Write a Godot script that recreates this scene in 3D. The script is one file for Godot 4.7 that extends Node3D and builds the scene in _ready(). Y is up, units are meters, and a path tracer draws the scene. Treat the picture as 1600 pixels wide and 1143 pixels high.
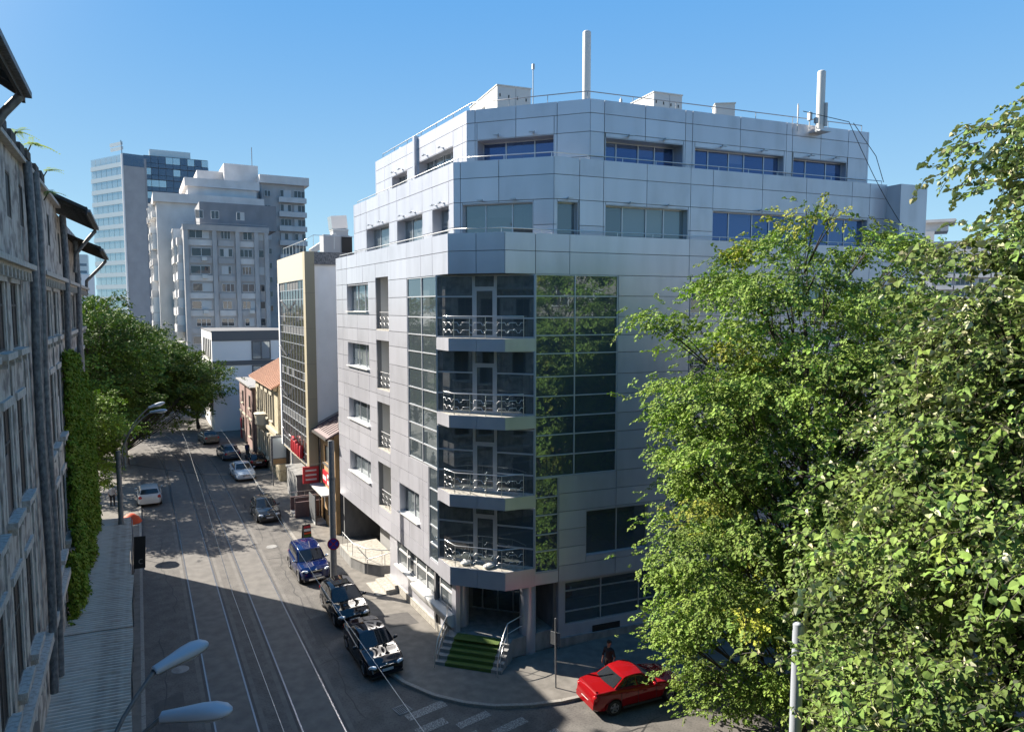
extends Node3D
# World: the street runs along -z, +x is to its right, the camera hangs over the street at z = 0.
var M := {}
var used := {}
var rng := RandomNumberGenerator.new()
var UB: BoxMesh
var UQ: QuadMesh
const UP := Vector3.UP
const ALB := 0.66           # common scale of the base colours of what is not metal, glass or leaf
const TL := 0.02234          # the office's street face turns this much from the street
var fA := Vector3(12.3, 0, -29.45)      # corners of the office's plan
var fB := Vector3(14.2, 0, -27.6)
var dL := Vector3(-0.0223, 0, -0.99975)
var dR := Vector3(0.9942, 0, 0.1075)

# ---------------------------------------------------------------- helpers
func lin(r: float, g: float, b: float, a := 1.0) -> Color:
	var c := Color(r, g, b).linear_to_srgb()
	c.a = a
	return c

func noise_tex(sd: int, freq: float, ramp: Array, size := 512, octaves := 5, kind := FastNoiseLite.TYPE_SIMPLEX_SMOOTH) -> NoiseTexture2D:
	var n := FastNoiseLite.new()
	n.seed = sd
	n.noise_type = kind
	n.frequency = freq
	n.fractal_octaves = octaves
	var t := NoiseTexture2D.new()
	t.width = size
	t.height = size
	t.seamless = true
	t.noise = n
	var g := Gradient.new()
	var off := PackedFloat32Array()
	var col := PackedColorArray()
	for r in ramp:
		off.append(r[0])
		col.append(r[1])
	g.offsets = off
	g.colors = col
	t.color_ramp = g
	return t

func bump_tex(sd: int, freq: float, size := 512, octaves := 4) -> NoiseTexture2D:
	return noise_tex(sd, freq, [[0.0, Color.BLACK], [1.0, Color.WHITE]], size, octaves)

func mat(key: String, col: Color, rough := 0.8, metal := 0.0) -> StandardMaterial3D:
	var m := StandardMaterial3D.new()
	m.resource_name = key
	var k := ALB if metal < 0.3 and not (key.begins_with("leaf") or key.begins_with("block") or key in ["zinc", "pale_plaster", "tower_wall"]) else 1.0
	var l := col.srgb_to_linear()
	m.albedo_color = lin(l.r * k, l.g * k, l.b * k, col.a)
	m.roughness = rough
	m.metallic = metal
	M[key] = m
	return m

func tri_tex(m: StandardMaterial3D, tex: Texture2D, scale: Vector3, height: Texture2D = null, h := 0.0) -> void:
	m.albedo_texture = tex
	m.uv1_triplanar = true
	m.uv1_world_triplanar = true
	m.uv1_scale = scale
	if height:
		m.heightmap_enabled = true
		m.heightmap_texture = height
		m.heightmap_scale = h

func glass(key: String, col: Color, metal: float, rough := 0.02, a := 0.06) -> StandardMaterial3D:
	var m := mat(key, Color(col.r, col.g, col.b, a), rough, metal)
	m.transparency = BaseMaterial3D.TRANSPARENCY_ALPHA
	return m

func numbered(called: String) -> String:
	if not used.has(called):
		used[called] = 0
		return called
	used[called] += 1
	return "%s_%03d" % [called, used[called]]

func tag(o: Node, label := "", category := "", group := "", kind := "") -> Node:
	if label:
		o.set_meta("label", label)
	if category:
		o.set_meta("category", category)
	if group:
		o.set_meta("group", group)
	if kind:
		o.set_meta("kind", kind)
	return o

func thing(called: String, label: String, category: String, at := Vector3.ZERO, turn := 0.0, group := "") -> Node3D:
	var o := Node3D.new()
	o.name = numbered(called)
	add_child(o)
	o.position = at
	o.rotation.y = turn
	tag(o, label, category, group)
	return o

func part(parent: Node, called: String, mesh: Mesh, m: Material = null, xf := Transform3D()) -> MeshInstance3D:
	var o := MeshInstance3D.new()
	o.name = called
	o.mesh = mesh
	if m:
		o.material_override = m
	o.transform = xf
	parent.add_child(o, true)
	return o

func setting(called: String, mesh: Mesh, m: Material) -> MeshInstance3D:
	var o := part(self, numbered(called), mesh, m)
	o.set_meta("kind", "structure")
	return o

func bx(parent: Node, called: String, m: Material, c: Vector3, s: Vector3, b := Basis()) -> MeshInstance3D:
	return part(parent, called, UB, m, Transform3D(Basis(b.x * s.x, b.y * s.y, b.z * s.z), c))

func qd(parent: Node, called: String, m: Material, c: Vector3, w: float, h: float, b := Basis()) -> MeshInstance3D:
	return part(parent, called, UQ, m, Transform3D(Basis(b.x * w, b.y * h, b.z), c))

# collects shapes into one mesh
class MB:
	var v := PackedVector3Array()
	var n := PackedVector3Array()
	var ix := PackedInt32Array()
	func tri(a: Vector3, b: Vector3, c: Vector3) -> void:      # counter-clockwise seen from outside
		var k := v.size()
		var nn := (b - a).cross(c - a).normalized()
		v.append_array([a, b, c])
		n.append_array([nn, nn, nn])
		ix.append_array([k, k + 2, k + 1])
	func quad(a: Vector3, b: Vector3, c: Vector3, d: Vector3) -> void:
		var k := v.size()
		var nn := (c - a).cross(d - b).normalized()
		v.append_array([a, b, c, d])
		n.append_array([nn, nn, nn, nn])
		ix.append_array([k, k + 2, k + 1, k, k + 3, k + 2])
	func box(c: Vector3, s: Vector3, b := Basis()) -> void:
		var x := b.x * s.x * 0.5
		var y := b.y * s.y * 0.5
		var z := b.z * s.z * 0.5
		quad(c - x - y + z, c + x - y + z, c + x + y + z, c - x + y + z)
		quad(c + x - y - z, c - x - y - z, c - x + y - z, c + x + y - z)
		quad(c + x - y + z, c + x - y - z, c + x + y - z, c + x + y + z)
		quad(c - x - y - z, c - x - y + z, c - x + y + z, c - x + y - z)
		quad(c - x + y + z, c + x + y + z, c + x + y - z, c - x + y - z)
		quad(c - x - y - z, c + x - y - z, c + x - y + z, c - x - y + z)
	func grid(rows: Array, wrap := false, flip := false) -> void:   # rows of points, smooth
		var base := v.size()
		var nr := rows.size()
		var nc: int = rows[0].size()
		var acc := PackedVector3Array()
		acc.resize(nr * nc)
		for i in nr - 1:
			for j in (nc if wrap else nc - 1):
				var j2 := (j + 1) % nc
				var a: Vector3 = rows[i][j]
				var b: Vector3 = rows[i][j2]
				var c: Vector3 = rows[i + 1][j2]
				var d: Vector3 = rows[i + 1][j]
				var nn := (c - a).cross(d - b)
				if flip:
					nn = -nn
				acc[i * nc + j] += nn
				acc[i * nc + j2] += nn
				acc[(i + 1) * nc + j] += nn
				acc[(i + 1) * nc + j2] += nn
				var k := [base + i * nc + j, base + i * nc + j2, base + (i + 1) * nc + j2, base + (i + 1) * nc + j]
				if flip:
					ix.append_array([k[0], k[1], k[2], k[0], k[2], k[3]])
				else:
					ix.append_array([k[0], k[2], k[1], k[0], k[3], k[2]])
		for i in nr:
			for j in nc:
				v.append(rows[i][j])
				var q := acc[i * nc + j]
				n.append(q.normalized() if q.length() > 1e-9 else Vector3.UP)
	func tube(pts: Array, radii, sides := 8, cap := true) -> void:
		var rows := []
		var last := Vector3.ZERO
		for i in pts.size():
			var d: Vector3 = (pts[mini(i + 1, pts.size() - 1)] - pts[maxi(i - 1, 0)]).normalized()
			var s := last
			if s == Vector3.ZERO or absf(s.dot(d)) > 0.95:
				s = Vector3.RIGHT if absf(d.x) < 0.8 else Vector3.UP
			s = (s - d * s.dot(d)).normalized()
			last = s
			var t := d.cross(s)
			var r: float = radii if radii is float else radii[i]
			var row := PackedVector3Array()
			for k in sides:
				var a := TAU * k / sides
				row.append(pts[i] + (s * cos(a) + t * sin(a)) * r)
			rows.append(row)
		grid(rows, true)
		if cap:
			for e in [0, pts.size() - 1]:
				for k in sides:
					var a: Vector3 = rows[e][k]
					var b: Vector3 = rows[e][(k + 1) % sides]
					if e == 0:
						tri(pts[e], b, a)
					else:
						tri(pts[e], a, b)
	func lathe(prof: Array, sides := 24, at := Vector3.ZERO, b := Basis()) -> void:    # [radius, height] about local y
		var rows := []
		for p in prof:
			var row := PackedVector3Array()
			for k in sides:
				var a := -TAU * k / sides
				row.append(at + b * Vector3(cos(a) * p[0], p[1], sin(a) * p[0]))
			rows.append(row)
		grid(rows, true)
	func prism(poly: PackedVector2Array, y0: float, y1: float) -> void:     # plan polygon in x, z
		var t := Geometry2D.triangulate_polygon(poly)
		for i in range(0, t.size(), 3):
			var p := [poly[t[i]], poly[t[i + 1]], poly[t[i + 2]]]
			if (p[1] - p[0]).cross(p[2] - p[0]) > 0:
				p = [p[0], p[2], p[1]]
			tri(Vector3(p[0].x, y1, p[0].y), Vector3(p[1].x, y1, p[1].y), Vector3(p[2].x, y1, p[2].y))
			tri(Vector3(p[0].x, y0, p[0].y), Vector3(p[2].x, y0, p[2].y), Vector3(p[1].x, y0, p[1].y))
		var cw := Geometry2D.is_polygon_clockwise(poly)
		for i in poly.size():
			var a := poly[i]
			var b := poly[(i + 1) % poly.size()]
			if not cw:
				var s := a
				a = b
				b = s
			quad(Vector3(a.x, y0, a.y), Vector3(b.x, y0, b.y), Vector3(b.x, y1, b.y), Vector3(a.x, y1, a.y))
	func mesh() -> ArrayMesh:
		var arr := []
		arr.resize(Mesh.ARRAY_MAX)
		arr[Mesh.ARRAY_VERTEX] = v
		arr[Mesh.ARRAY_NORMAL] = n
		arr[Mesh.ARRAY_INDEX] = ix
		var am := ArrayMesh.new()
		am.add_surface_from_arrays(Mesh.PRIMITIVE_TRIANGLES, arr)
		return am

func tube_part(parent: Node, called: String, m: Material, pts: Array, radii, sides := 8) -> MeshInstance3D:
	var b := MB.new()
	b.tube(pts, radii, sides)
	return part(parent, called, b.mesh(), m)

func face(origin: Vector3, n: Vector3) -> Transform3D:       # x runs right as seen from outside, z outward
	var u := UP.cross(n).normalized()
	return Transform3D(Basis(u, UP, n.normalized()), origin)

func cut(r: Rect2, holes: Array) -> Array:
	var out := [r]
	for h: Rect2 in holes:
		var nx := []
		for q: Rect2 in out:
			var i := q.intersection(h)
			if i.size.x <= 0.001 or i.size.y <= 0.001:
				nx.append(q)
				continue
			if i.position.x > q.position.x:
				nx.append(Rect2(q.position, Vector2(i.position.x - q.position.x, q.size.y)))
			if i.end.x < q.end.x:
				nx.append(Rect2(i.end.x, q.position.y, q.end.x - i.end.x, q.size.y))
			if i.position.y > q.position.y:
				nx.append(Rect2(i.position.x, q.position.y, i.size.x, i.position.y - q.position.y))
			if i.end.y < q.end.y:
				nx.append(Rect2(i.position.x, i.end.y, i.size.x, q.end.y - i.end.y))
		out = nx
	return out

func rc(u0: float, y0: float, u1: float, y1: float) -> Rect2:
	return Rect2(minf(u0, u1), minf(y0, y1), absf(u1 - u0), absf(y1 - y0))

# a wall of given thickness behind face T, with openings
func wall(parent: Node, called: String, m: Material, T: Transform3D, r: Rect2, holes: Array, z0 := 0.0, thick := 0.25) -> MeshInstance3D:
	var b := MB.new()
	for q: Rect2 in cut(r, holes):
		b.box(T * Vector3(q.get_center().x, q.get_center().y, z0 - thick * 0.5), Vector3(q.size.x, q.size.y, thick), T.basis)
	return part(parent, called, b.mesh(), m)

# cladding panels over a grid of joints
func panels(parent: Node, m, T: Transform3D, us: Array, ys: Array, holes: Array, gap := 0.028) -> void:
	for i in us.size() - 1:
		for j in ys.size() - 1:
			for q: Rect2 in cut(rc(us[i], ys[j], us[i + 1], ys[j + 1]), holes):
				if q.size.x < 0.09 or q.size.y < 0.09:
					continue
				var b := T.basis * Basis.from_euler(Vector3(rng.randfn(0, 0.0022), rng.randfn(0, 0.0022), 0))
				bx(parent, "panel", m if not m is Array else m[rng.randi() % m.size()], T * Vector3(q.get_center().x, q.get_center().y, -0.03 + rng.randfn(0, 0.0015)), Vector3(q.size.x - gap, q.size.y - gap, 0.05), b)

# a framed window set back in its opening; breaks are u positions of mullions, hbreaks are y positions
func window(parent: Node, T: Transform3D, r: Rect2, breaks: Array, depth: float, o := {}) -> Node3D:
	var fm: Material = o.get("frame", M.alu)
	var gm = o.get("glass", M.win_glass)
	var fw: float = o.get("fw", 0.06)
	var fd: float = o.get("fd", 0.07)
	var hb: Array = o.get("h", [])
	if o.get("reveal", true):
		var rv := MB.new()
		var t := 0.025
		var c := r.get_center()
		var dz := -depth * 0.5 - 0.02
		rv.box(T * Vector3(r.position.x + t * 0.5, c.y, dz), Vector3(t, r.size.y, depth), T.basis)
		rv.box(T * Vector3(r.end.x - t * 0.5, c.y, dz), Vector3(t, r.size.y, depth), T.basis)
		rv.box(T * Vector3(c.x, r.end.y - t * 0.5, dz), Vector3(r.size.x - 2 * t, t, depth), T.basis)
		rv.box(T * Vector3(c.x, r.position.y + t * 0.5, dz), Vector3(r.size.x - 2 * t, t, depth), T.basis)
		part(parent, "reveal", rv.mesh(), o.get("reveal_mat", M.panel))
	if o.has("sill"):
		bx(parent, "sill", M.sill, T * Vector3(r.get_center().x, r.position.y + 0.01, -depth * 0.5 + 0.06), Vector3(r.size.x + 0.02, 0.05, depth + 0.14), T.basis)
	var f := MB.new()
	var xs := [r.position.x] + breaks + [r.end.x]
	var ys := [r.position.y] + hb + [r.end.y]
	for k in xs.size():
		var x: float = xs[k]
		if k == 0:
			x += fw * 0.5
		elif k == xs.size() - 1:
			x -= fw * 0.5
		f.box(T * Vector3(x, r.get_center().y, -depth), Vector3(fw, r.size.y, fd), T.basis)
	for k in ys.size():
		var y: float = ys[k]
		if k == 0:
			y += fw * 0.5
		elif k == ys.size() - 1:
			y -= fw * 0.5
		f.box(T * Vector3(r.get_center().x, y, -depth), Vector3(r.size.x - 0.01, fw * 0.96, fd * 0.92), T.basis)
	var fr := part(parent, o.get("name", "window"), f.mesh(), fm)
	for i in xs.size() - 1:
		for j in ys.size() - 1:
			var q := rc(xs[i] + 0.01, ys[j] + 0.01, xs[i + 1] - 0.01, ys[j + 1] - 0.01)
			var b := T.basis * Basis.from_euler(Vector3(rng.randfn(0, 0.005), rng.randfn(0, 0.005), 0))
			qd(fr, "pane", gm if not gm is Array else gm[rng.randi() % gm.size()], T * Vector3(q.get_center().x, q.get_center().y, -depth - float(o.get("pane_z", 0.005))), q.size.x, q.size.y, b)
	if o.has("blind"):
		for i in xs.size() - 1:
			var part_h: float = o.blind[i % o.blind.size()]
			if part_h > 0.02:
				var h := r.size.y * part_h
				bx(fr, "blind", M.blind, T * Vector3((xs[i] + xs[i + 1]) * 0.5, r.end.y - h * 0.5, -depth - 0.14), Vector3(xs[i + 1] - xs[i] - 0.05, h, 0.01), T.basis)
	return fr

func _ready() -> void:
	# camera
	var cam := Camera3D.new()
	cam.name = "camera"
	add_child(cam)
	cam.fov = rad_to_deg(2.0 * atan(571.5 / 1110.0))
	cam.position = Vector3(0, 15.9, 0)
	cam.rotation = Vector3(deg_to_rad(-4.66), deg_to_rad(-27.79), 0)
	cam.near = 0.1
	cam.far = 4000.0
	cam.current = true
	# sky and air
	var env := Environment.new()
	env.background_mode = Environment.BG_SKY
	var sm := ProceduralSkyMaterial.new()
	sm.sky_top_color = lin(0.024, 0.112, 0.268)
	sm.sky_horizon_color = lin(0.2, 0.3, 0.33)
	sm.sky_curve = 0.15
	sm.ground_bottom_color = lin(0.06, 0.058, 0.055)
	sm.ground_horizon_color = lin(0.15, 0.18, 0.2)
	sm.sun_angle_max = 100.0
	sm.sun_curve = 0.125
	var sky := Sky.new()
	sky.sky_material = sm
	env.sky = sky
	env.background_energy_multiplier = 1.0
	env.tonemap_mode = Environment.TONE_MAPPER_LINEAR
	env.tonemap_exposure = 3.1
	env.sdfgi_enabled = true
	env.ssao_enabled = true
	env.ssil_enabled = true
	var we := WorldEnvironment.new()
	we.name = "environment"
	we.environment = env
	add_child(we)
	# sun: from up the street on the left, 36 degrees high
	var sun := DirectionalLight3D.new()
	sun.name = "sun"
	add_child(sun)
	sun.light_color = Color(1.0, 0.965, 0.91)
	sun.light_energy = 1.6
	sun.light_angular_distance = 0.5
	sun.shadow_enabled = true
	var el := deg_to_rad(36.0)
	var to_sun := Vector3(-0.6 * cos(el), sin(el), -0.8 * cos(el))
	sun.look_at_from_position(Vector3.ZERO, -to_sun, UP)
	# materials and shared shapes
	rng.seed = 7
	UB = BoxMesh.new()
	UB.size = Vector3.ONE
	UQ = QuadMesh.new()
	UQ.size = Vector2.ONE
	materials()
	# large structure, then objects
	ground()
	office()
	old_building()
	houses()
	far_blocks()
	trees()
	cars()
	furniture()
	people()

# ---------------------------------------------------------------- materials
func materials() -> void:
	var m: StandardMaterial3D
	var W := Color.WHITE
	var streak := noise_tex(91, 0.012, [[0.0, Color(0.95, 0.95, 0.948)], [0.42, Color(0.985, 0.985, 0.984)], [0.6, W], [1.0, W]], 512, 6)
	for pv in [["panel_c", 0.965], ["panel_b", 1.03], ["panel", 1.0]]:
		m = mat(pv[0], lin(0.505 * pv[1], 0.505 * pv[1], 0.55 * pv[1]), 0.3, 0.42)
		m.detail_enabled = true
		m.detail_blend_mode = BaseMaterial3D.BLEND_MODE_MUL
		m.detail_uv_layer = BaseMaterial3D.DETAIL_UV_2
		m.uv2_triplanar = true
		m.uv2_world_triplanar = true
		m.uv2_scale = Vector3(0.14, 0.02, 0.14)
		m.detail_albedo = streak
	tri_tex(m, noise_tex(3, 0.006, [[0.0, Color(0.93, 0.93, 0.93)], [0.5, Color(0.98, 0.98, 0.98)], [1.0, W]], 512, 5), Vector3(0.25, 0.12, 0.25))
	m.normal_enabled = true
	var nb := noise_tex(8, 0.004, [[0.0, Color.BLACK], [1.0, W]], 512, 2)
	nb.as_normal_map = true
	nb.bump_strength = 2.2
	m.normal_texture = nb
	m.normal_scale = 0.1
	mat("alu", lin(0.42, 0.44, 0.47), 0.38, 0.6)
	mat("mullion", lin(0.42, 0.43, 0.45), 0.4, 0.35)
	mat("sill", lin(0.72, 0.72, 0.70), 0.5)
	mat("backing", lin(0.3, 0.3, 0.3), 0.9)
	mat("room", lin(0.42, 0.42, 0.40), 0.9)
	mat("room_floor", lin(0.22, 0.2, 0.18), 0.8)
	mat("blind", lin(0.66, 0.68, 0.69), 0.85)
	glass("win_glass", lin(0.24, 0.29, 0.32), 0.55)
	glass("wall_glass", lin(0.19, 0.24, 0.27), 0.72)
	glass("bronze_glass", lin(0.07, 0.065, 0.055), 0.5, 0.03, 0.75)
	glass("blue_dark", lin(0.07, 0.13, 0.3), 0.7, 0.02, 0.1)
	glass("blue_glass", lin(0.1, 0.19, 0.42), 0.58, 0.02, 0.1)
	glass("shop_glass", lin(0.3, 0.34, 0.36), 0.3)
	glass("far_glass", lin(0.07, 0.08, 0.09), 0.35, 0.02, 0.8)
	glass("car_glass", lin(0.03, 0.035, 0.04), 0.15, 0.02, 0.93)
	m = mat("tile_floor", lin(0.62, 0.59, 0.53), 0.7)
	tri_tex(m, noise_tex(21, 0.02, [[0.0, Color(0.75, 0.74, 0.72)], [1.0, W]]), Vector3(0.4, 0.4, 0.4))
	mat("steel", lin(0.55, 0.55, 0.54), 0.3, 0.85)
	mat("rail_dark", lin(0.28, 0.28, 0.29), 0.4, 0.7)
	m = mat("asphalt", W, 0.93)
	tri_tex(m, noise_tex(5, 0.011, [[0.0, lin(0.115, 0.107, 0.10)], [0.42, lin(0.15, 0.139, 0.128)], [0.58, lin(0.165, 0.153, 0.141)], [1.0, lin(0.205, 0.19, 0.173)]], 1024, 7), Vector3(0.09, 0.09, 0.09), bump_tex(6, 0.35, 512, 3), 0.35)
	m.detail_enabled = true
	m.detail_blend_mode = BaseMaterial3D.BLEND_MODE_MUL
	m.detail_uv_layer = BaseMaterial3D.DETAIL_UV_2
	m.uv2_triplanar = true
	m.uv2_world_triplanar = true
	m.uv2_scale = Vector3(0.55, 0.55, 0.55)
	m.detail_albedo = noise_tex(61, 0.03, [[0.0, Color(0.72, 0.72, 0.73)], [0.46, Color(0.97, 0.97, 0.97)], [1.0, W]], 512, 6)
	m = mat("patch_asphalt", W, 0.92)
	tri_tex(m, noise_tex(15, 0.03, [[0.0, lin(0.085, 0.08, 0.077)], [1.0, lin(0.12, 0.112, 0.105)]], 512, 6), Vector3(0.2, 0.2, 0.2))
	mat("tar", lin(0.045, 0.043, 0.042), 0.7)
	m = mat("track_bed", W, 0.9)
	tri_tex(m, noise_tex(16, 0.02, [[0.0, lin(0.13, 0.122, 0.113)], [0.5, lin(0.17, 0.159, 0.147)], [1.0, lin(0.215, 0.2, 0.183)]], 512, 6), Vector3(0.12, 0.12, 0.12), bump_tex(7, 0.3), 0.3)
	m = mat("pavement", W, 0.93)
	tri_tex(m, noise_tex(9, 0.012, [[0.0, lin(0.15, 0.138, 0.122)], [0.5, lin(0.2, 0.184, 0.163)], [1.0, lin(0.255, 0.235, 0.208)]], 1024, 7), Vector3(0.12, 0.12, 0.12), bump_tex(10, 0.3), 0.3)
	m = mat("kerb", W, 0.9)
	tri_tex(m, noise_tex(11, 0.03, [[0.0, lin(0.26, 0.24, 0.215)], [1.0, lin(0.42, 0.40, 0.36)]]), Vector3(0.5, 0.5, 0.5), bump_tex(12, 0.15), 0.4)
	m = mat("road_paint", W, 0.8)
	tri_tex(m, noise_tex(13, 0.045, [[0.0, lin(0.14, 0.13, 0.12)], [0.42, lin(0.2, 0.19, 0.18)], [0.56, lin(0.4, 0.39, 0.37)], [1.0, lin(0.5, 0.49, 0.46)]], 512, 6), Vector3(0.5, 0.5, 0.5))
	mat("rail_steel", lin(0.26, 0.26, 0.27), 0.35, 0.9)
	m = mat("old_plaster", W, 0.95)
	tri_tex(m, noise_tex(31, 0.012, [[0.0, lin(0.4, 0.365, 0.33)], [0.35, lin(0.57, 0.525, 0.48)], [0.5, lin(0.65, 0.6, 0.55)], [0.66, lin(0.7, 0.65, 0.595)], [1.0, lin(0.76, 0.71, 0.655)]], 1024, 7), Vector3(0.4, 0.05, 0.4), bump_tex(32, 0.06, 512, 5), 1.2)
	m.detail_enabled = true
	m.detail_blend_mode = BaseMaterial3D.BLEND_MODE_MUL
	m.detail_uv_layer = BaseMaterial3D.DETAIL_UV_2
	m.uv2_triplanar = true
	m.uv2_world_triplanar = true
	m.uv2_scale = Vector3(0.16, 0.2, 0.16)
	m.detail_albedo = noise_tex(33, 0.013, [[0.0, Color(0.5, 0.49, 0.5)], [0.4, Color(0.85, 0.84, 0.84)], [0.52, Color(0.97, 0.97, 0.96)], [1.0, W]], 512, 6)
	m = mat("old_trim", W, 0.95)
	tri_tex(m, noise_tex(34, 0.02, [[0.0, lin(0.36, 0.33, 0.3)], [0.5, lin(0.62, 0.575, 0.52)], [1.0, lin(0.74, 0.69, 0.63)]], 512, 6), Vector3(0.5, 0.3, 0.5), bump_tex(35, 0.08), 1.0)
	m = mat("old_metal", W, 0.6, 0.5)
	tri_tex(m, noise_tex(36, 0.03, [[0.0, lin(0.06, 0.062, 0.068)], [0.6, lin(0.17, 0.175, 0.185)], [1.0, lin(0.27, 0.275, 0.28)]]), Vector3(0.5, 0.25, 0.5))
	mat("dark_wood", lin(0.06, 0.053, 0.048), 0.85)
	m = mat("timber", W, 0.9)
	tri_tex(m, noise_tex(37, 0.03, [[0.0, lin(0.07, 0.06, 0.052)], [1.0, lin(0.19, 0.17, 0.15)]]), Vector3(0.5, 0.5, 0.5))
	mat("shutter_grey", lin(0.11, 0.115, 0.12), 0.7)
	mat("dark_pane", lin(0.03, 0.032, 0.036), 0.55).metallic_specular = 0.25  # opaque near-black panes; the darkness of rooms behind is in the colour
	mat("white_paper", lin(0.6, 0.62, 0.64), 0.8)
	m = mat("zinc", W, 0.6, 0.1)
	tri_tex(m, noise_tex(38, 0.02, [[0.0, lin(0.24, 0.17, 0.125)], [0.3, lin(0.42, 0.34, 0.275)], [0.5, lin(0.5, 0.42, 0.35)], [1.0, lin(0.57, 0.49, 0.42)]], 512, 6), Vector3(0.12, 0.12, 0.4))
	m = mat("concrete", W, 0.9)
	tri_tex(m, noise_tex(41, 0.015, [[0.0, lin(0.2, 0.198, 0.195)], [0.5, lin(0.3, 0.297, 0.29)], [1.0, lin(0.38, 0.375, 0.365)]], 512, 6), Vector3(0.3, 0.12, 0.3), bump_tex(42, 0.1), 0.5)
	m = mat("lamp_grey", lin(0.5, 0.54, 0.6), 0.5, 0.15)
	m = mat("pole_grey", W, 0.6, 0.2)
	tri_tex(m, noise_tex(43, 0.04, [[0.0, lin(0.16, 0.165, 0.17)], [1.0, lin(0.3, 0.305, 0.31)]]), Vector3(0.6, 0.2, 0.6))
	mat("white_metal", lin(0.74, 0.74, 0.72), 0.5)
	mat("grey_metal", lin(0.5, 0.51, 0.52), 0.5, 0.2)
	mat("black", lin(0.012, 0.012, 0.013), 0.6)
	mat("rubber", lin(0.018, 0.018, 0.019), 0.85)
	mat("interior_dark", lin(0.2, 0.19, 0.18), 0.9)
	mat("rim", lin(0.5, 0.5, 0.52), 0.3, 0.85)
	mat("chrome", lin(0.7, 0.7, 0.7), 0.12, 1.0)
	mat("lens", lin(0.62, 0.65, 0.68), 0.12, 0.35)
	mat("red_lens", lin(0.45, 0.012, 0.014), 0.15)
	mat("plate", lin(0.7, 0.7, 0.68), 0.5)
	mat("eu_blue", lin(0.01, 0.03, 0.3), 0.5)
	for c in [["navy", lin(0.006, 0.008, 0.018)], ["black_paint", lin(0.006, 0.006, 0.008)], ["blue_paint", lin(0.005, 0.014, 0.085)], ["graphite", lin(0.035, 0.038, 0.042)], ["pale_blue", lin(0.42, 0.5, 0.6)], ["steel_blue", lin(0.09, 0.11, 0.15)], ["silver_grey", lin(0.16, 0.17, 0.165)], ["white_paint", lin(0.66, 0.66, 0.65)], ["red_paint", lin(0.3, 0.007, 0.01)], ["dark_maroon", lin(0.03, 0.012, 0.014)]]:
		m = mat(c[0], c[1], 0.4, 0.0)
		m.clearcoat_enabled = true
		m.clearcoat = 1.0
		m.clearcoat_roughness = 0.03
		m.metallic_specular = 0.0
	mat("plastic", lin(0.03, 0.03, 0.032), 0.7)
	m = mat("grass_carpet", W, 1.0)
	tri_tex(m, noise_tex(44, 0.1, [[0.0, lin(0.07, 0.115, 0.018)], [1.0, lin(0.12, 0.19, 0.032)]]), Vector3(0.8, 0.8, 0.8), bump_tex(45, 0.4), 1.0)
	mat("red_sign", lin(0.55, 0.012, 0.025), 0.5)
	mat("white_print", lin(0.75, 0.72, 0.7), 0.6)
	mat("sign_blue", lin(0.01, 0.025, 0.35), 0.5)
	mat("sign_red", lin(0.4, 0.01, 0.02), 0.5)
	mat("orange", lin(0.75, 0.08, 0.008), 0.7)
	# the row of houses
	m = mat("orange_plaster", W, 0.92)
	tri_tex(m, noise_tex(51, 0.015, [[0.0, lin(0.48, 0.29, 0.13)], [1.0, lin(0.6, 0.38, 0.18)]]), Vector3(0.3, 0.2, 0.3))
	m = mat("grey_plaster", W, 0.92)
	tri_tex(m, noise_tex(52, 0.012, [[0.0, lin(0.15, 0.15, 0.155)], [1.0, lin(0.24, 0.24, 0.245)]]), Vector3(0.3, 0.14, 0.3))
	m = mat("pale_plaster", W, 0.92)
	tri_tex(m, noise_tex(53, 0.01, [[0.0, lin(0.8, 0.775, 0.74)], [1.0, lin(0.88, 0.855, 0.82)]]), Vector3(0.16, 0.1, 0.16))
	m = mat("beige_render", W, 0.92)
	tri_tex(m, noise_tex(92, 0.012, [[0.0, lin(0.36, 0.33, 0.29)], [1.0, lin(0.46, 0.43, 0.385)]]), Vector3(0.16, 0.1, 0.16))
	mat("ochre_panel", lin(0.46, 0.4, 0.27), 0.6)
	mat("cream_panel", lin(0.6, 0.54, 0.42), 0.6)
	m = mat("brown_roof", W, 0.6)
	tri_tex(m, noise_tex(54, 0.03, [[0.0, lin(0.14, 0.085, 0.085)], [1.0, lin(0.2, 0.13, 0.13)]]), Vector3(0.4, 0.4, 0.4))
	m = mat("yellow_plaster", W, 0.95)
	tri_tex(m, noise_tex(55, 0.02, [[0.0, lin(0.25, 0.2, 0.13)], [0.4, lin(0.52, 0.44, 0.29)], [1.0, lin(0.62, 0.54, 0.38)]], 512, 6), Vector3(0.3, 0.15, 0.3), bump_tex(56, 0.06), 1.0)
	m = mat("pink_plaster", W, 0.95)
	tri_tex(m, noise_tex(57, 0.02, [[0.0, lin(0.28, 0.17, 0.15)], [1.0, lin(0.42, 0.29, 0.26)]]), Vector3(0.3, 0.15, 0.3))
	m = mat("rust", W, 0.8)
	tri_tex(m, noise_tex(58, 0.02, [[0.0, lin(0.2, 0.085, 0.045)], [0.5, lin(0.4, 0.17, 0.085)], [1.0, lin(0.52, 0.29, 0.18)]], 512, 6), Vector3(0.6, 0.3, 0.3))
	m = mat("tin", W, 0.6, 0.2)
	tri_tex(m, noise_tex(59, 0.02, [[0.0, lin(0.3, 0.28, 0.26)], [1.0, lin(0.5, 0.49, 0.48)]]), Vector3(0.4, 0.4, 0.4))
	for k in 3:
		mat("brick%d" % k, lin(0.3 + 0.05 * k, 0.13 + 0.02 * k, 0.085 + 0.01 * k), 0.95)
	mat("mortar", lin(0.3, 0.26, 0.22), 0.95)
	m = mat("block_grey", W, 0.9)
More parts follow.
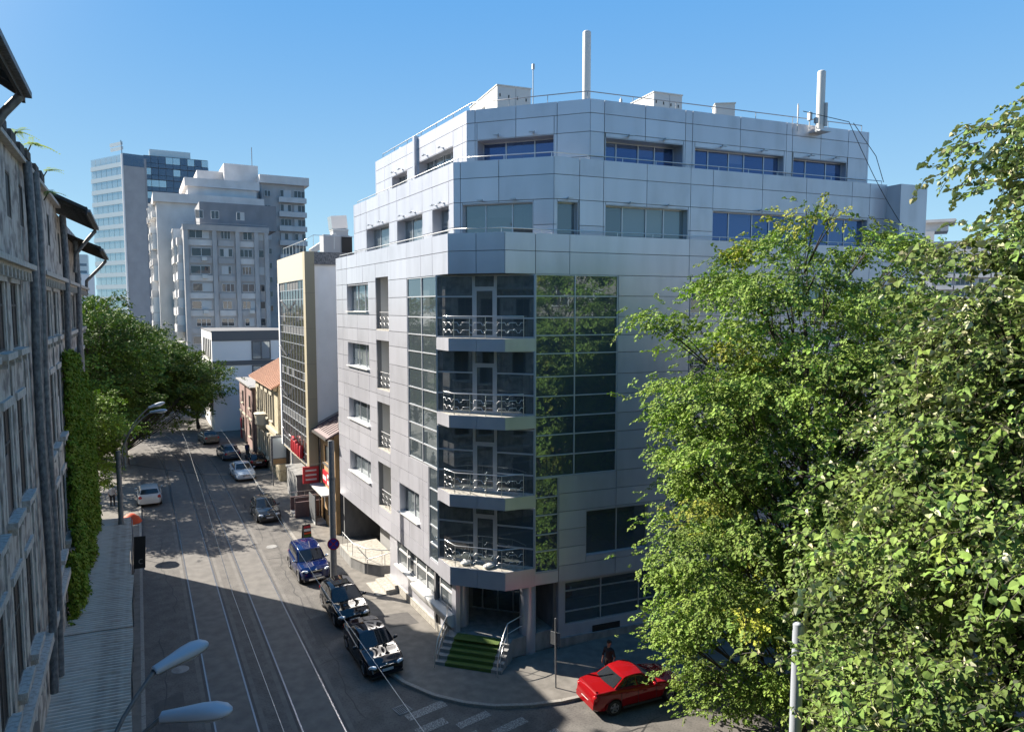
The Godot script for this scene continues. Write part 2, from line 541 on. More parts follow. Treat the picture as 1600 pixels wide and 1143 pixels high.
	tri_tex(m, noise_tex(71, 0.012, [[0.0, lin(0.3, 0.295, 0.295)], [1.0, lin(0.41, 0.4, 0.4)]], 512, 6), Vector3(0.06, 0.04, 0.06))
	m = mat("block_light", W, 0.9)
	tri_tex(m, noise_tex(72, 0.012, [[0.0, lin(0.48, 0.46, 0.445)], [1.0, lin(0.6, 0.58, 0.565)]], 512, 6), Vector3(0.06, 0.04, 0.06))
	m = mat("block_dark", W, 0.9)
	tri_tex(m, noise_tex(73, 0.012, [[0.0, lin(0.17, 0.175, 0.19)], [1.0, lin(0.23, 0.235, 0.25)]], 512, 6), Vector3(0.06, 0.04, 0.06))
	mat("white_wall", lin(1.0, 0.99, 0.98), 0.85)
	mat("slate", lin(0.16, 0.16, 0.165), 0.8)
	mat("white_frame", lin(0.7, 0.7, 0.7), 0.6)
	glass("tower_glass", lin(0.5, 0.6, 0.64), 0.7, 0.06, 0.5)
	glass("tower_dark", lin(0.1, 0.14, 0.2), 0.6, 0.06, 0.6)
	mat("tower_spandrel", lin(0.46, 0.52, 0.54), 0.35, 0.3)
	m = mat("tower_wall", W, 0.85)
	tri_tex(m, noise_tex(74, 0.01, [[0.0, lin(0.25, 0.255, 0.27)], [1.0, lin(0.32, 0.325, 0.34)]]), Vector3(0.05, 0.05, 0.05))
	# plants
	m = mat("bark", W, 0.95)
	tri_tex(m, noise_tex(81, 0.03, [[0.0, lin(0.035, 0.03, 0.024)], [1.0, lin(0.11, 0.095, 0.075)]]), Vector3(1.0, 0.25, 1.0), bump_tex(82, 0.06), 1.5)
	for L in [["leaf_top", lin(0.115, 0.175, 0.04), lin(0.14, 0.2, 0.04)], ["leaf_under", lin(0.56, 0.58, 0.38), lin(0.14, 0.18, 0.08)], ["leaf_plain", lin(0.16, 0.24, 0.05), lin(0.2, 0.3, 0.04)], ["leaf_far", lin(0.07, 0.115, 0.02), lin(0.12, 0.19, 0.02)], ["leaf_ivy", lin(0.12, 0.17, 0.016), lin(0.14, 0.2, 0.015)]]:
		m = mat(L[0], L[1], 0.5)
		m.roughness = 0.7
		m.metallic_specular = 0.3
		m.vertex_color_use_as_albedo = true
		m.backlight_enabled = true
		m.backlight = L[2].lightened(0.2)
		m.cull_mode = BaseMaterial3D.CULL_DISABLED
	mat("skin", lin(0.4, 0.24, 0.17), 0.7)
	mat("cloth_blue", lin(0.02, 0.03, 0.12), 0.95)
	mat("cloth_dark", lin(0.02, 0.02, 0.024), 0.95)
	mat("cloth_white", lin(0.5, 0.5, 0.52), 0.95)
	mat("hair", lin(0.02, 0.015, 0.012), 0.8)

# ---------------------------------------------------------------- the office building on the corner
const ROWS := [2.83, 3.6, 4.45, 5.3, 6.15, 7.0, 7.85, 8.83, 9.72, 10.6, 11.5, 12.45, 13.45, 14.25, 15.1, 16.05, 17.0]

func rebase(o: Node3D, base: Vector3, lift := 0.0) -> void:
	for c: Node3D in o.get_children():
		c.position -= base
	o.position = base + Vector3(0, lift, 0)

func P2(a: Vector3) -> Vector2:
	return Vector2(a.x, a.z)

func railing(parent: Node, called: String, m: Material, pts: Array, h: float, post_step: float, wave := false) -> void:
	# a handrail along a path of floor points, with posts and, if asked, wavy middle bars
	var b := MB.new()
	var top := []
	for p in pts:
		top.append(p + UP * h)
	b.tube(top, 0.024, 7)
	for i in pts.size() - 1:
		var a: Vector3 = pts[i]
		var d: Vector3 = pts[i + 1] - a
		var nposts := maxi(1, roundi(d.length() / post_step))
		for k in nposts + (1 if i == pts.size() - 2 else 0):
			var q := a + d * (float(k) / nposts)
			b.tube([q, q + UP * h], 0.018, 6)
		if wave:
			for lvl in [0.38, 0.72]:
				var w := []
				var nseg := maxi(1, roundi(d.length() / 0.62))
				for k in nseg:
					for e in [[0.0, 0.0], [0.3, 0.0], [0.42, -0.12], [0.62, -0.12], [0.74, 0.0]]:
						w.append(a + d * ((k + e[0]) / nseg) + UP * (h * lvl + e[1]))
				w.append(a + d + UP * h * lvl)
				b.tube(w, 0.014, 5)
	part(parent, called, b.mesh(), m)

func wall_spot(parent: Node, T: Transform3D, u: float, y: float) -> void:
	var b := MB.new()
	b.box(T * Vector3(u, y, 0.03), Vector3(0.08, 0.08, 0.06), T.basis)
	b.tube([T * Vector3(u, y, 0.05), T * Vector3(u, y + 0.06, 0.18), T * Vector3(u, y + 0.03, 0.26)], 0.015, 5)
	b.box(T * Vector3(u, y + 0.01, 0.28), Vector3(0.26, 0.06, 0.12), T.basis)
	part(parent, "spot_fitting", b.mesh(), M.alu)

func office() -> void:
	var o := thing("office_building", "silver panel-clad corner office with stepped upper floors, glazed chamfer and balconies", "office building")
	var nL := Vector3(-0.99975, 0, 0.0223)
	var PN := [M.panel, M.panel, M.panel_b, M.panel_c]
	var nR := Vector3(-0.1075, 0, 0.9942)
	var TLf := face(fA, nL)
	var TRf := face(fB, nR)
	var uC := (fB - fA).normalized()
	var nC := uC.cross(UP)
	var TCf := face(fA, nC)
	var cw := (fB - fA).length()
	var GA := fA + dL * 1.38
	var GB := fB + dR * 1.45
	var uG := (GB - GA).normalized()
	var TG := face(GA, uG.cross(UP))
	var gw := (GB - GA).length()
	var Lend := fA + dL * 18.43
	var Rend := fB + dR * 25.0
	var back := Lend + Vector3(22, 0, -0.5)
	var back2 := Rend + Vector3(0.5, 0, -15)
	# ---- street face
	var hl := []
	var wins_l := []
	for y in [[15.27, 16.93], [11.84, 13.33], [8.43, 9.78], [5.0, 6.33]]:
		wins_l.append(rc(-15.9, y[0], -11.55, y[1]))
	wins_l.append(rc(-6.6, 4.6, -3.77, 6.17))
	var slots := []
	for y in [[14.3, 17.2], [10.9, 13.68], [7.45, 10.15], [4.05, 6.65]]:
		slots.append(rc(-10.16, y[0], -8.0, y[1]))
	var cwl := rc(-5.17, 7.89, -1.35, 17.0)
	var cwn := rc(-2.52, 3.3, -1.35, 7.89)
	hl = wins_l + slots + [cwl, cwn, rc(-1.35, 2.7, 0.2, 17.0)]
	wall(o, "street_wall", M.backing, TLf, rc(-18.43, 2.83, 0, 18.75), hl, -0.06, 0.24)
	var us_l := [-18.43, -16.95, -15.9, -13.75, -11.55, -10.16, -8.0, -5.17, -3.26, -1.35]
	panels(o, PN, TLf, us_l, ROWS, hl)
	panels(o, PN, TLf, [-18.43, -16.95, -15.9, -13.75, -12.6, -10.16, -8.0, -5.17, -3.26, -1.8, 0.0], [17.0, 18.0, 18.8], slots)
	for k in 5:
		var r: Rect2 = wins_l[k]
		var w := r.size.x
		var br := [r.position.x + w * 0.34, r.position.x + w * 0.67] if k < 4 else [r.position.x + w * 0.52]
		window(o, TLf, r, br, 0.32, {"sill": 1, "blind": [[0.5, 0.45, 0.5], [0.7, 0.95, 0.9], [0.0, 0.12, 0.0], [0.2, 0.9, 0.85], [0.6, 0.1]][k]})
	for r: Rect2 in slots:
		# a loggia: side walls, ceiling, floor, back wall with a door, railing
		var b := MB.new()
		var dz := 0.85
		var c := r.get_center()
		b.box(TLf * Vector3(r.position.x - 0.05, c.y, -dz * 0.5 - 0.31), Vector3(0.1, r.size.y, dz), TLf.basis)
		b.box(TLf * Vector3(r.end.x + 0.05, c.y, -dz * 0.5 - 0.31), Vector3(0.1, r.size.y, dz), TLf.basis)
		b.box(TLf * Vector3(c.x, r.end.y + 0.05, -dz * 0.5 - 0.31), Vector3(r.size.x, 0.1, dz), TLf.basis)
		b.box(TLf * Vector3(c.x, c.y, -dz - 0.36), Vector3(r.size.x, r.size.y, 0.1), TLf.basis)
		part(o, "loggia_wall", b.mesh(), M.white_metal)
		bx(o, "loggia_floor", M.tile_floor, TLf * Vector3(c.x, r.position.y - 0.04, -dz * 0.5 - 0.02), Vector3(r.size.x, 0.12, dz), TLf.basis)
		railing(o, "loggia_railing", M.rail_dark, [TLf * Vector3(r.position.x + 0.1, r.position.y, -0.18), TLf * Vector3(r.end.x - 0.1, r.position.y, -0.18)], 0.95, 0.6, true)
	var cwo := {"reveal": false, "frame": M.mullion, "glass": M.wall_glass, "fw": 0.055, "name": "curtain_wall", "h": [8.84, 9.69, 10.62, 11.52, 12.49, 13.34, 14.2, 15.06, 16.05]}
	var c1 := window(o, TLf, cwl, [-3.26], 0.06, cwo)
	cwo["h"] = [4.1, 5.0, 5.9, 6.8]
	window(o, TLf, cwn, [], 0.06, cwo)
	for k in 3:                                    # blinds and a cupboard behind the corner glass
		for i in 2:
			bx(c1, "blind", M.blind, TLf * Vector3(-4.0 + i * 1.9, 15.5 - (0.1 if i else 0.0) - k * 3.46, -0.5 - 0.2 * k), Vector3(1.3, 2.2 if k == 0 else 1.1, 0.012), TLf.basis)
	# ---- side street face
	var wins_r := []
	for y in [[15.2, 16.78], [11.65, 13.05], [8.0, 9.55]]:
		for u in [9.65, 14.6, 19.6]:
			wins_r.append(rc(u, y[0], u + 3.4, y[1]))
	wins_r.append(rc(4.06, 3.9, 7.44, 6.05))
	wins_r.append(rc(10.6, 3.9, 14.0, 6.05))
	wins_r.append(rc(16.6, 3.9, 20.0, 6.05))
	var cwr := rc(1.45, 7.81, 5.65, 17.0)
	var cwrn := rc(1.45, 3.4, 2.65, 7.81)
	var hr: Array = wins_r + [cwr, cwrn, rc(-0.2, 2.7, 1.45, 17.0)]
	wall(o, "side_wall", M.backing, TRf, rc(0, 2.83, 25.0, 18.75), hr, -0.06, 0.24)
	panels(o, PN, TRf, [1.45, 2.65, 5.65, 9.6, 13.05, 17.9, 21.5, 25.0], ROWS, hr)
	panels(o, PN, TRf, [0.0, 1.45, 3.13, 9.53, 12.1, 13.9, 17.4, 21.2, 25.0], [17.0, 18.0, 18.8], [])
	for r: Rect2 in wins_r:
		window(o, TRf, r, [r.get_center().x], 0.16, {"glass": M.wall_glass})
	cwo["h"] = [8.81, 9.75, 10.59, 11.52, 12.41, 13.45, 14.27, 15.07, 16.03]
	window(o, TRf, cwr, [3.42], 0.06, cwo)
	cwo["h"] = [4.39, 5.17, 6.06, 6.9]
	window(o, TRf, cwrn, [], 0.06, cwo)
	# ---- the chamfer: cornice panels, glazing, balconies
	wall(o, "corner_wall", M.backing, TCf, rc(0, 17.0, cw, 18.75), [], -0.06, 0.2)
	panels(o, PN, TCf, [0.0, cw * 0.5, cw], [17.0, 18.0, 18.8], [])
	var levels := [14.15, 10.68, 7.05, 3.65]
	var tops := [17.0, 13.6, 10.05, 6.45]
	for k in 4:
		var y0: float = levels[k]
		var y1: float = tops[k]
		var door := rc(1.87, y0, 2.9, y0 + 2.25)
		var side_h := [y0 + 0.9, y0 + 1.87]
		var go := {"reveal": false, "frame": M.mullion, "glass": M.wall_glass, "fw": 0.07, "name": "corner_glazing", "h": side_h}
		window(o, TG, rc(0.0, y0, 1.87, y1), [], 0.0, go)
		window(o, TG, rc(2.9, y0, gw, y1), [], 0.0, go)
		window(o, TG, rc(1.87, y0 + 2.25, 2.9, y1), [], 0.0, {"reveal": false, "frame": M.mullion, "glass": M.wall_glass, "name": "corner_glazing"})
		window(o, TG, door, [], 0.01, {"reveal": false, "frame": M.mullion, "glass": M.wall_glass, "fw": 0.13, "name": "balcony_door"})
		# slab with tiled top and clad fascia
		var yb: float = y0 - (0.56 if k < 3 else 0.84)
		var b := MB.new()
		b.prism(PackedVector2Array([P2(GA), P2(fA + nL * -0.06 - nC * 0.02), P2(fB - nR * 0.06 - nC * 0.02), P2(GB)]), yb, y0 - 0.03)
		part(o, "balcony_slab", b.mesh(), M.panel)
		b = MB.new()
		b.prism(PackedVector2Array([P2(GA - nL * 0.05), P2(fA - nL * 0.05 + uC * 0.0), P2(fB - nR * 0.05), P2(GB - nR * 0.05)]), y0 - 0.03, y0)
		part(o, "balcony_floor", b.mesh(), M.tile_floor)
		for e in [[TLf, -1.36, 0.0], [TCf, 0.0, cw * 0.5], [TCf, cw * 0.5, cw], [TRf, 0.0, 1.44]]:
			var T: Transform3D = e[0]
			bx(o, "fascia_panel", M.panel, T * Vector3((e[1] + e[2]) * 0.5, (yb + y0) * 0.5, -0.025), Vector3(e[2] - e[1] - 0.012, y0 - yb + 0.01, 0.045), T.basis)
		railing(o, "balcony_railing", M.steel, [GA + dL * -0.45 - nL * 0.16 + UP * y0, fA - nL * 0.16 + uC * 0.1 + UP * y0, fB - nR * 0.16 - uC * 0.1 + UP * y0, GB - dR * 0.5 - nR * 0.16 + UP * y0], 0.98, 0.7, true)
	for e in [[0.62, -0.52], [1.75, -0.42]]:                    # two pale stones lie on the lowest balcony
		var st := MB.new()
		st.lathe([[0.0, 0.0], [0.2, 0.01], [0.27, 0.07], [0.23, 0.14], [0.1, 0.18], [0.0, 0.185]], 14)
		var s := thing("balcony_cushion", ["pale round cushion lying on the lowest balcony, left of its door", "pale round cushion lying on the lowest balcony, at its outer corner"][0 if e[0] < 1.0 else 1], "cushion", TCf * Vector3(e[0], 3.66 + 0.4, e[1]), 0.3, "cushions on the lowest balcony")
		part(s, "cushion_body", st.mesh(), M.sill, Transform3D(Basis.from_scale(Vector3(1.2, 1, 0.85))))
	# ---- floors and the inner core, seen through the glass
	var plan := PackedVector2Array([P2(GA - nL * 0.35), P2(GB - nR * 0.35), P2(Rend - nR * 0.35), P2(back2), P2(back), P2(Lend - nL * 0.35)])
	for y in [3.2, 6.7, 10.3, 13.75, 17.55]:
		var b := MB.new()
		b.prism(plan, y, y + 0.4)
		part(o, "floor_slab", b.mesh(), M.room_floor)
	var cb := MB.new()
	cb.prism(PackedVector2Array([Vector2(18.6, -34.0), Vector2(36, -31.5), Vector2(36, -36), Vector2(20.5, -46), Vector2(18.6, -46)]), -0.35, 24.3)
	part(o, "core_wall", cb.mesh(), M.room)
	for e in [[Lend, back], [back, back2], [back2, Rend]]:
		var mid: Vector3 = (e[0] + e[1]) * 0.5
		var d: Vector3 = e[1] - e[0]
		bx(o, "rear_wall", M.grey_plaster, Vector3(mid.x, 9.2, mid.z) + d.normalized().cross(UP) * -0.15, Vector3(0.25, 19.1, d.length() - 0.6), Basis.looking_at(d.normalized(), UP))
	# ---- fifth and sixth storeys, each set back
	var A5 := Vector3(13.46, 0, -31.48)
	var B5 := Vector3(16.94, 0, -28.06)
	var A6 := Vector3(14.82, 0, -32.95)
	var B6 := Vector3(19.1, 0, -28.38)
	upper(o, A5, B5, 16.1, 20.4, 17.95, 22.35, [19.3, 20.45, 21.55],
		[rc(-13.45, 18.3, -9.13, 20.5), rc(-7.77, 18.3, -3.94, 20.45), rc(-2.61, 18.3, -0.57, 20.45)],
		[rc(0.44, 18.3, 3.9, 20.36)], [rc(0.16, 18.3, 1.25, 20.36), rc(2.65, 18.3, 7.28, 20.32), rc(8.73, 18.3, 19.1, 20.36)],
		[-16.1, -14.6, -13.45, -10.9, -9.13, -7.77, -5.7, -3.94, -2.61, -0.57, 0.0], [0.0, 0.35, 2.25, -1.0], [0.0, 1.3, 2.55, 4.9, 7.4, 8.73, 11.8, 14.7, 17.9, 19.2, 20.4], 0.42, 5)
	upper(o, A6, B6, 14.15, 17.4, 21.3, 25.25, [22.6, 23.75, 24.6],
		[rc(-11.0, 22.0, -8.33, 23.75), rc(-6.42, 22.0, -1.65, 23.85)],
		[rc(0.55, 22.0, 4.5, 23.76)], [rc(0.82, 22.0, 5.2, 23.55), rc(5.87, 22.0, 11.52, 23.5), rc(12.13, 22.0, 15.9, 23.48)],
		[-14.15, -12.4, -11.0, -8.33, -6.7, -4.0, -1.65, -0.5, 0.0], [0.0, 0.45, 2.58, 4.65, -1.0], [0.0, 0.75, 3.0, 5.3, 5.72, 8.65, 11.65, 12.05, 14.0, 15.96, 17.4], 0.85, 6)
	# a clad pier ends the fifth storey, and a rib runs up the sixth
	var p5 := B5 + dR * 21.45
	bx(o, "corner_pier", M.panel, Vector3(p5.x, 20.2, p5.z) + nR * 0.1, Vector3(2.0, 4.1, 1.6), TRf.basis)
	var t6 := face(A6, nL)
	bx(o, "wall_rib", M.panel, t6 * Vector3(-6.72, 23.3, 0.05), Vector3(0.28, 4.1, 0.3), t6.basis)
	for e in [[5.05, 24.55], [17.0, 22.3]]:
		pass
	# terraces and roof
	var up := PackedVector2Array([P2(fA - nL * 0.3 - nC * 0.2), P2(fB - nR * 0.3 - nC * 0.2), P2(Rend - nR * 0.3), P2(back2), P2(back), P2(Lend - nL * 0.3)])
	var b7 := MB.new()
	b7.prism(up, 17.96, 18.1)
	part(o, "terrace", b7.mesh(), M.concrete)
	# parapet rails
	railing(o, "parapet_rail", M.steel, [Lend - nL * 0.3 + UP * 18.78, fA - nL * 0.3 + uC * 0.05 + UP * 18.78, fB - nR * 0.3 - uC * 0.05 + UP * 18.78, Rend - nR * 0.3 + UP * 18.78], 0.22, 1.9)
	railing(o, "parapet_rail", M.steel, [A5 + dL * 16.0 - nL * 0.25 + UP * 22.33, A5 - nL * 0.25 + UP * 22.33, B5 - nR * 0.25 + UP * 22.33, B5 + dR * 20.3 - nR * 0.25 + UP * 22.33], 0.24, 1.9)
	railing(o, "parapet_rail", M.rail_dark, [A6 + dL * 13.5 - nL * 0.3 + UP * 25.23, A6 - nL * 0.3 + UP * 25.23, B6 - nR * 0.3 + UP * 25.23, B6 + dR * 17.2 - nR * 0.3 + UP * 25.23], 0.42, 2.3)
	# ---- ground floor: street side base with display windows
	var base_holes := [rc(-7.85, 1.2, -0.45, 2.7)]
	var TLb := face(fA - nL * 0.28, nL)
	wall(o, "base_wall", M.panel, TLb, rc(-9.1, -0.42, 0.0, 2.82), base_holes, 0.0, 0.22)
	window(o, TLb, base_holes[0], [-6.45, -5.1, -3.72, -1.98], 0.1, {"h": [2.1], "glass": M.shop_glass, "frame": M.white_frame, "reveal": false, "name": "display_window", "fw": 0.1})
	for e in [[-5.9, 1.55, 0.3], [-2.9, 1.6, 0.34], [-1.2, 1.65, 0.3]]:
		bx(o, "display_poster", M.cloth_white, TLb * Vector3(e[0], e[1], -0.3), Vector3(0.55, 0.7, 0.03), TLb.basis)
	var sb := MB.new()
	var sprof := [Vector2(0.0, 1.24), Vector2(0.34, 1.2), Vector2(0.36, 1.13), Vector2(0.3, 0.86), Vector2(0.16, 0.66), Vector2(0.0, 0.6)]
	var rows := []
	for u in [-4.95, -0.25]:
		var row := PackedVector3Array()
		for p in sprof:
			row.append(TLb * Vector3(u, p.y, p.x))
		rows.append(row)
	sb.grid(rows, false, true)
	for e in 2:
		for k in sprof.size() - 2:
			if e == 0:
				sb.tri(rows[e][0], rows[e][k + 2], rows[e][k + 1])
			else:
				sb.tri(rows[e][0], rows[e][k + 1], rows[e][k + 2])
	part(o, "window_tray", sb.mesh(), M.sill)
	bx(o, "window_ledge", M.sill, TLb * Vector3(-6.5, 1.2, 0.08), Vector3(2.9, 0.07, 0.24), TLb.basis)
	bx(o, "plinth", M.tile_floor, TLb * Vector3(-4.6, -0.16, 0.04), Vector3(9.0, 0.5, 0.08), TLb.basis)
	bx(o, "cellar_vent", M.black, TLb * Vector3(-2.2, 0.3, 0.01), Vector3(0.7, 0.35, 0.03), TLb.basis)
	# passage under the street wing
	var under := fA + dL * 13.6
	bx(o, "passage_rear_wall", M.grey_plaster, Vector3(17.2, 1.2, under.z), Vector3(0.2, 3.3, 9.4))
	bx(o, "passage_end_wall", M.grey_plaster, Vector3(14.7, 1.2, -47.75), Vector3(5.2, 3.3, 0.2))
	bx(o, "passage_side_wall", M.panel, Vector3(14.9, 1.2, -38.45), Vector3(4.6, 3.3, 0.2))
	var pier := face(Vector3(13.5, 0, -41.0), Vector3(0, 0, 1))
	wall(o, "pier", M.backing, pier, rc(0, -0.42, 3.5, 2.82), [], -0.06, 3.0)
	panels(o, PN, pier, [0, 3.5], [-0.4, 0.4, 1.2, 2.0, 2.82], [])
	panels(o, PN, face(Vector3(13.5, 0, -41.0), Vector3(-1, 0, 0)), [-3.0, 0.0], [-0.4, 0.4, 1.2, 2.0, 2.82], [])
	bx(o, "soffit", M.panel, fA + dL * 13.7 + Vector3(2.6, 2.86, 0), Vector3(5.0, 0.08, 9.3))
	# ramp and steps to the passage door
	var rb := MB.new()
	rb.prism(PackedVector2Array([Vector2(11.0, -44.6), Vector2(11.0, -42.0), Vector2(11.45, -40.6), Vector2(12.2, -39.7), Vector2(13.4, -39.2), Vector2(13.4, -44.6)]), -0.42, 0.32)
	part(o, "ramp_wall", rb.mesh(), M.concrete)
	rb = MB.new()
	rb.prism(PackedVector2Array([Vector2(10.98, -44.6), Vector2(10.98, -42.0), Vector2(11.43, -40.57), Vector2(12.2, -39.66), Vector2(13.4, -39.16), Vector2(13.4, -44.6)]), 0.325, 0.375)
	part(o, "ramp_floor", rb.mesh(), M.tile_floor)
	railing(o, "ramp_railing", M.steel, [Vector3(11.12, 0.37, -44.4), Vector3(11.12, 0.37, -42.0), Vector3(11.55, 0.37, -40.65), Vector3(12.3, 0.37, -39.85), Vector3(13.3, 0.37, -39.4)], 0.85, 1.1)
	railing(o, "ramp_railing", M.rail_dark, [Vector3(11.55, -0.2, -40.3), Vector3(12.3, 0.3, -39.3), Vector3(13.3, 0.6, -38.9)], 0.85, 1.1)
	for k in 3:
		bx(o, "entry_step", M.tile_floor, Vector3(11.85 + k * 0.3, -0.33 + k * 0.17, -38.0), Vector3(1.5 - k * 0.45, 0.17, 2.1 - k * 0.1))
	# ---- corner entrance
	var TE := face((fA + fB) * 0.5, nC)
	for k in 6:
		var w := 3.1 - 0.0 * k
		var d := 1.75 - k * 0.29
		var nm := "entrance_step"
		bx(o, nm, M.concrete, TE * Vector3(0.05, -0.4 + k * 0.16 - 0.08 + 0.08, d * 0.5 - 0.1), Vector3(w, 0.158, d + 0.2), TE.basis)
		bx(o, "carpet", M.grass_carpet, TE * Vector3(0.05, -0.4 + k * 0.16 + 0.088, d - 0.145), Vector3(2.15, 0.016, 0.29 if k < 5 else 0.6), TE.basis)
		bx(o, "carpet", M.grass_carpet, TE * Vector3(0.05, -0.4 + k * 0.16, d + 0.006), Vector3(2.15, 0.15, 0.012), TE.basis)
	var fl := MB.new()
	fl.prism(PackedVector2Array([P2(fA - nC * 0.0), P2(fB - nC * 0.0), P2(fB + dR * 2.6 - nR * 0.4), Vector2(17.5, -32.5), P2(fA + dL * 2.0 - nL * 0.4)]), -0.41, 0.46)
	part(o, "entrance_floor", fl.mesh(), M.concrete)
	for s in [-1.0, 1.0]:
		var b := MB.new()
		var p0 := TE * Vector3(s * 1.45 + 0.05, -0.35, 1.75)
		var p1 := TE * Vector3(s * 1.45 + 0.05, 0.45, 0.25)
		var p2 := TE * Vector3(s * 1.9 + 0.05, 0.45, -0.9)
		b.tube([p0, p0 + UP * 0.55, p0.lerp(p1, 0.25) + UP * 0.95, p0.lerp(p1, 0.6) + UP * 1.02, p1 + UP * 0.98, p2 + UP * 0.98, p2], 0.025, 7)
		for t in [0.3, 0.62, 1.0]:
			var q := p0.lerp(p1, t)
			b.tube([q, q + UP * 0.98], 0.018, 6)
		b.tube([p0.lerp(p1, 0.2) + UP * 0.4, p0.lerp(p1, 0.5) + UP * 0.55, p1 + UP * 0.5, p2 + UP * 0.5], 0.014, 5)
		part(o, "stair_railing", b.mesh(), M.steel)
	for c in [Vector3(13.15, 0, -30.2), Vector3(15.55, 0, -27.95)]:
		var b := MB.new()
		b.lathe([[0.38, 0.0], [0.38, 3.3]], 28, c + Vector3(0, -0.45, 0))
		part(o, "column", b.mesh(), M.panel)
	var TD := face(fA.lerp(fB, 0.5) - nC * 3.0, nC)
	wall(o, "entrance_wall", M.grey_plaster, TD, rc(-3.2, 0.4, 3.2, 2.84), [rc(-1.6, 0.4, 1.6, 2.6)], 0, 0.2)
	window(o, TD, rc(-1.6, 0.46, 1.6, 2.6), [-0.8, 0.0, 0.8], 0.08, {"reveal": false, "glass": M.wall_glass, "name": "entrance_door"})
	bx(o, "entrance_side_wall", M.grey_plaster, fA + dL * 2.3 + Vector3(1.5, 1.2, 0), Vector3(2.6, 3.26, 0.2))
	bx(o, "entrance_side_wall", M.grey_plaster, fB + dR * 2.7 + Vector3(0, 1.2, -1.6), Vector3(0.2, 3.26, 2.4))
	# ---- side street base
	var TRb := face(fB - nR * 0.2, nR)
	var rh := [rc(3.05, 0.62, 13.6, 2.7), rc(15.2, 0.62, 22.5, 2.7)]
	wall(o, "side_base_wall", M.panel, TRb, rc(2.75, -0.45, 25.0, 2.82), rh, 0.0, 0.22)
	window(o, TRb, rh[0], [5.0, 7.1, 9.2, 11.4], 0.06, {"h": [1.25, 2.25], "reveal": false, "glass": M.wall_glass, "name": "display_window"})
	window(o, TRb, rh[1], [17.6, 20.0], 0.06, {"h": [1.25, 2.25], "reveal": false, "glass": M.wall_glass, "name": "display_window"})
	bx(o, "side_plinth", M.concrete, TRb * Vector3(13.9, -0.2, 0.05), Vector3(22.2, 0.5, 0.1), TRb.basis)
	bx(o, "cellar_vent", M.black, TRb * Vector3(5.3, 0.2, 0.012), Vector3(1.5, 0.32, 0.03), TRb.basis)
	rebase(o, fA, 0.4)
	office_roof()

func upper(o: Node3D, A: Vector3, B: Vector3, ll: float, lr: float, y0: float, y1: float, joints: Array, hl: Array, hc: Array, hr: Array, ul: Array, uc: Array, ur: Array, depth: float, level: int) -> void:
	var nL := Vector3(-0.99975, 0, 0.0223)
	var PN := [M.panel, M.panel, M.panel_b, M.panel_c]
	var nR := Vector3(-0.1075, 0, 0.9942)
	var u := (B - A).normalized()
	var w := (B - A).length()
	uc[-1] = w
	var nC := u.cross(UP)
	var ys := [y0] + joints + [y1]
	var faces := [[face(A, nL), hl, ul, -ll, 0.0], [face(A, nC), hc, uc, 0.0, w], [face(B, nR), hr, ur, 0.0, lr]]
	for f in faces:
		var T: Transform3D = f[0]
		wall(o, "upper_wall", M.backing, T, rc(f[3], y0, f[4], y1 - 0.05), f[1], -0.06, 0.2)
		panels(o, PN, T, f[2], ys, f[1])
		for r: Rect2 in f[1]:
			var n := 1
			if r.size.x > 1.5:
				n = roundi(r.size.x / 1.25)
			var br := []
			for k in n - 1:
				br.append(r.position.x + r.size.x * (k + 1 + (0.08 if k % 2 else -0.06)) / n)
			var on_street: bool = T.basis.z.x < -0.9
			var dp := depth
			var op := {"glass": M.win_glass if on_street else [M.blue_glass, M.blue_dark]}
			if on_street:
				dp = 0.5
				op["blind"] = [0.3, 0.8, 0.0, 0.5]
			elif level == 5 and f[4] == lr:
				dp = 0.35
				op["glass"] = M.win_glass if r.position.x < 8.0 else [M.blue_glass, M.blue_dark, M.blue_glass]
				if r.position.x < 8.0:
					op["blind"] = [0.0, 0.75, 0.75, 0.6]
			elif level == 5:
				dp = 0.3
				op["blind"] = [0.0, 0.3, 0.0]
				op["glass"] = M.wall_glass
			elif r.position.x > 5.0:
				dp = 0.4
			if not op.has("blind"):
				op["blind"] = [0.0, 0.0, 0.35, 0.0, 0.75, 0.2]
			window(o, T, r, br, dp, op)
			if r.size.x > 1.5:
				wall_spot(o, T, r.position.x + r.size.x * 0.28, r.end.y + 0.12)
				wall_spot(o, T, r.position.x + r.size.x * 0.74, r.end.y + 0.12)
			else:
				wall_spot(o, T, r.get_center().x, r.end.y + 0.12)
	var plan := PackedVector2Array([P2(A - nL * 0.26 - nC * 0.15), P2(B - nR * 0.26 - nC * 0.15), P2(B + dR * lr - nR * 0.26), P2(B + dR * lr + Vector3(0.3, 0, -13)), P2(A + dL * ll + Vector3(17, 0, -0.2)), P2(A + dL * ll - nL * 0.26)])
	var b := MB.new()
	b.prism(plan, y1 - 0.75, y1 - 0.45)
	part(o, "roof_slab", b.mesh(), M.concrete)
	if level == 5:
		b = MB.new()
		b.prism(plan, y1 - 1.4, y1 - 1.15)
		part(o, "ceiling", b.mesh(), M.room)
	for e in [[A + dL * ll, A + dL * ll + Vector3(17, 0, -0.2)], [B + dR * lr, B + dR * lr + Vector3(0.3, 0, -13)]]:
		var mid: Vector3 = (e[0] + e[1]) * 0.5
		var d: Vector3 = e[1] - e[0]
		bx(o, "end_wall", M.panel, Vector3(mid.x, (y0 + y1) * 0.5, mid.z), Vector3(0.12, y1 - y0 - 0.02, d.length()), Basis.looking_at(d.normalized(), UP))

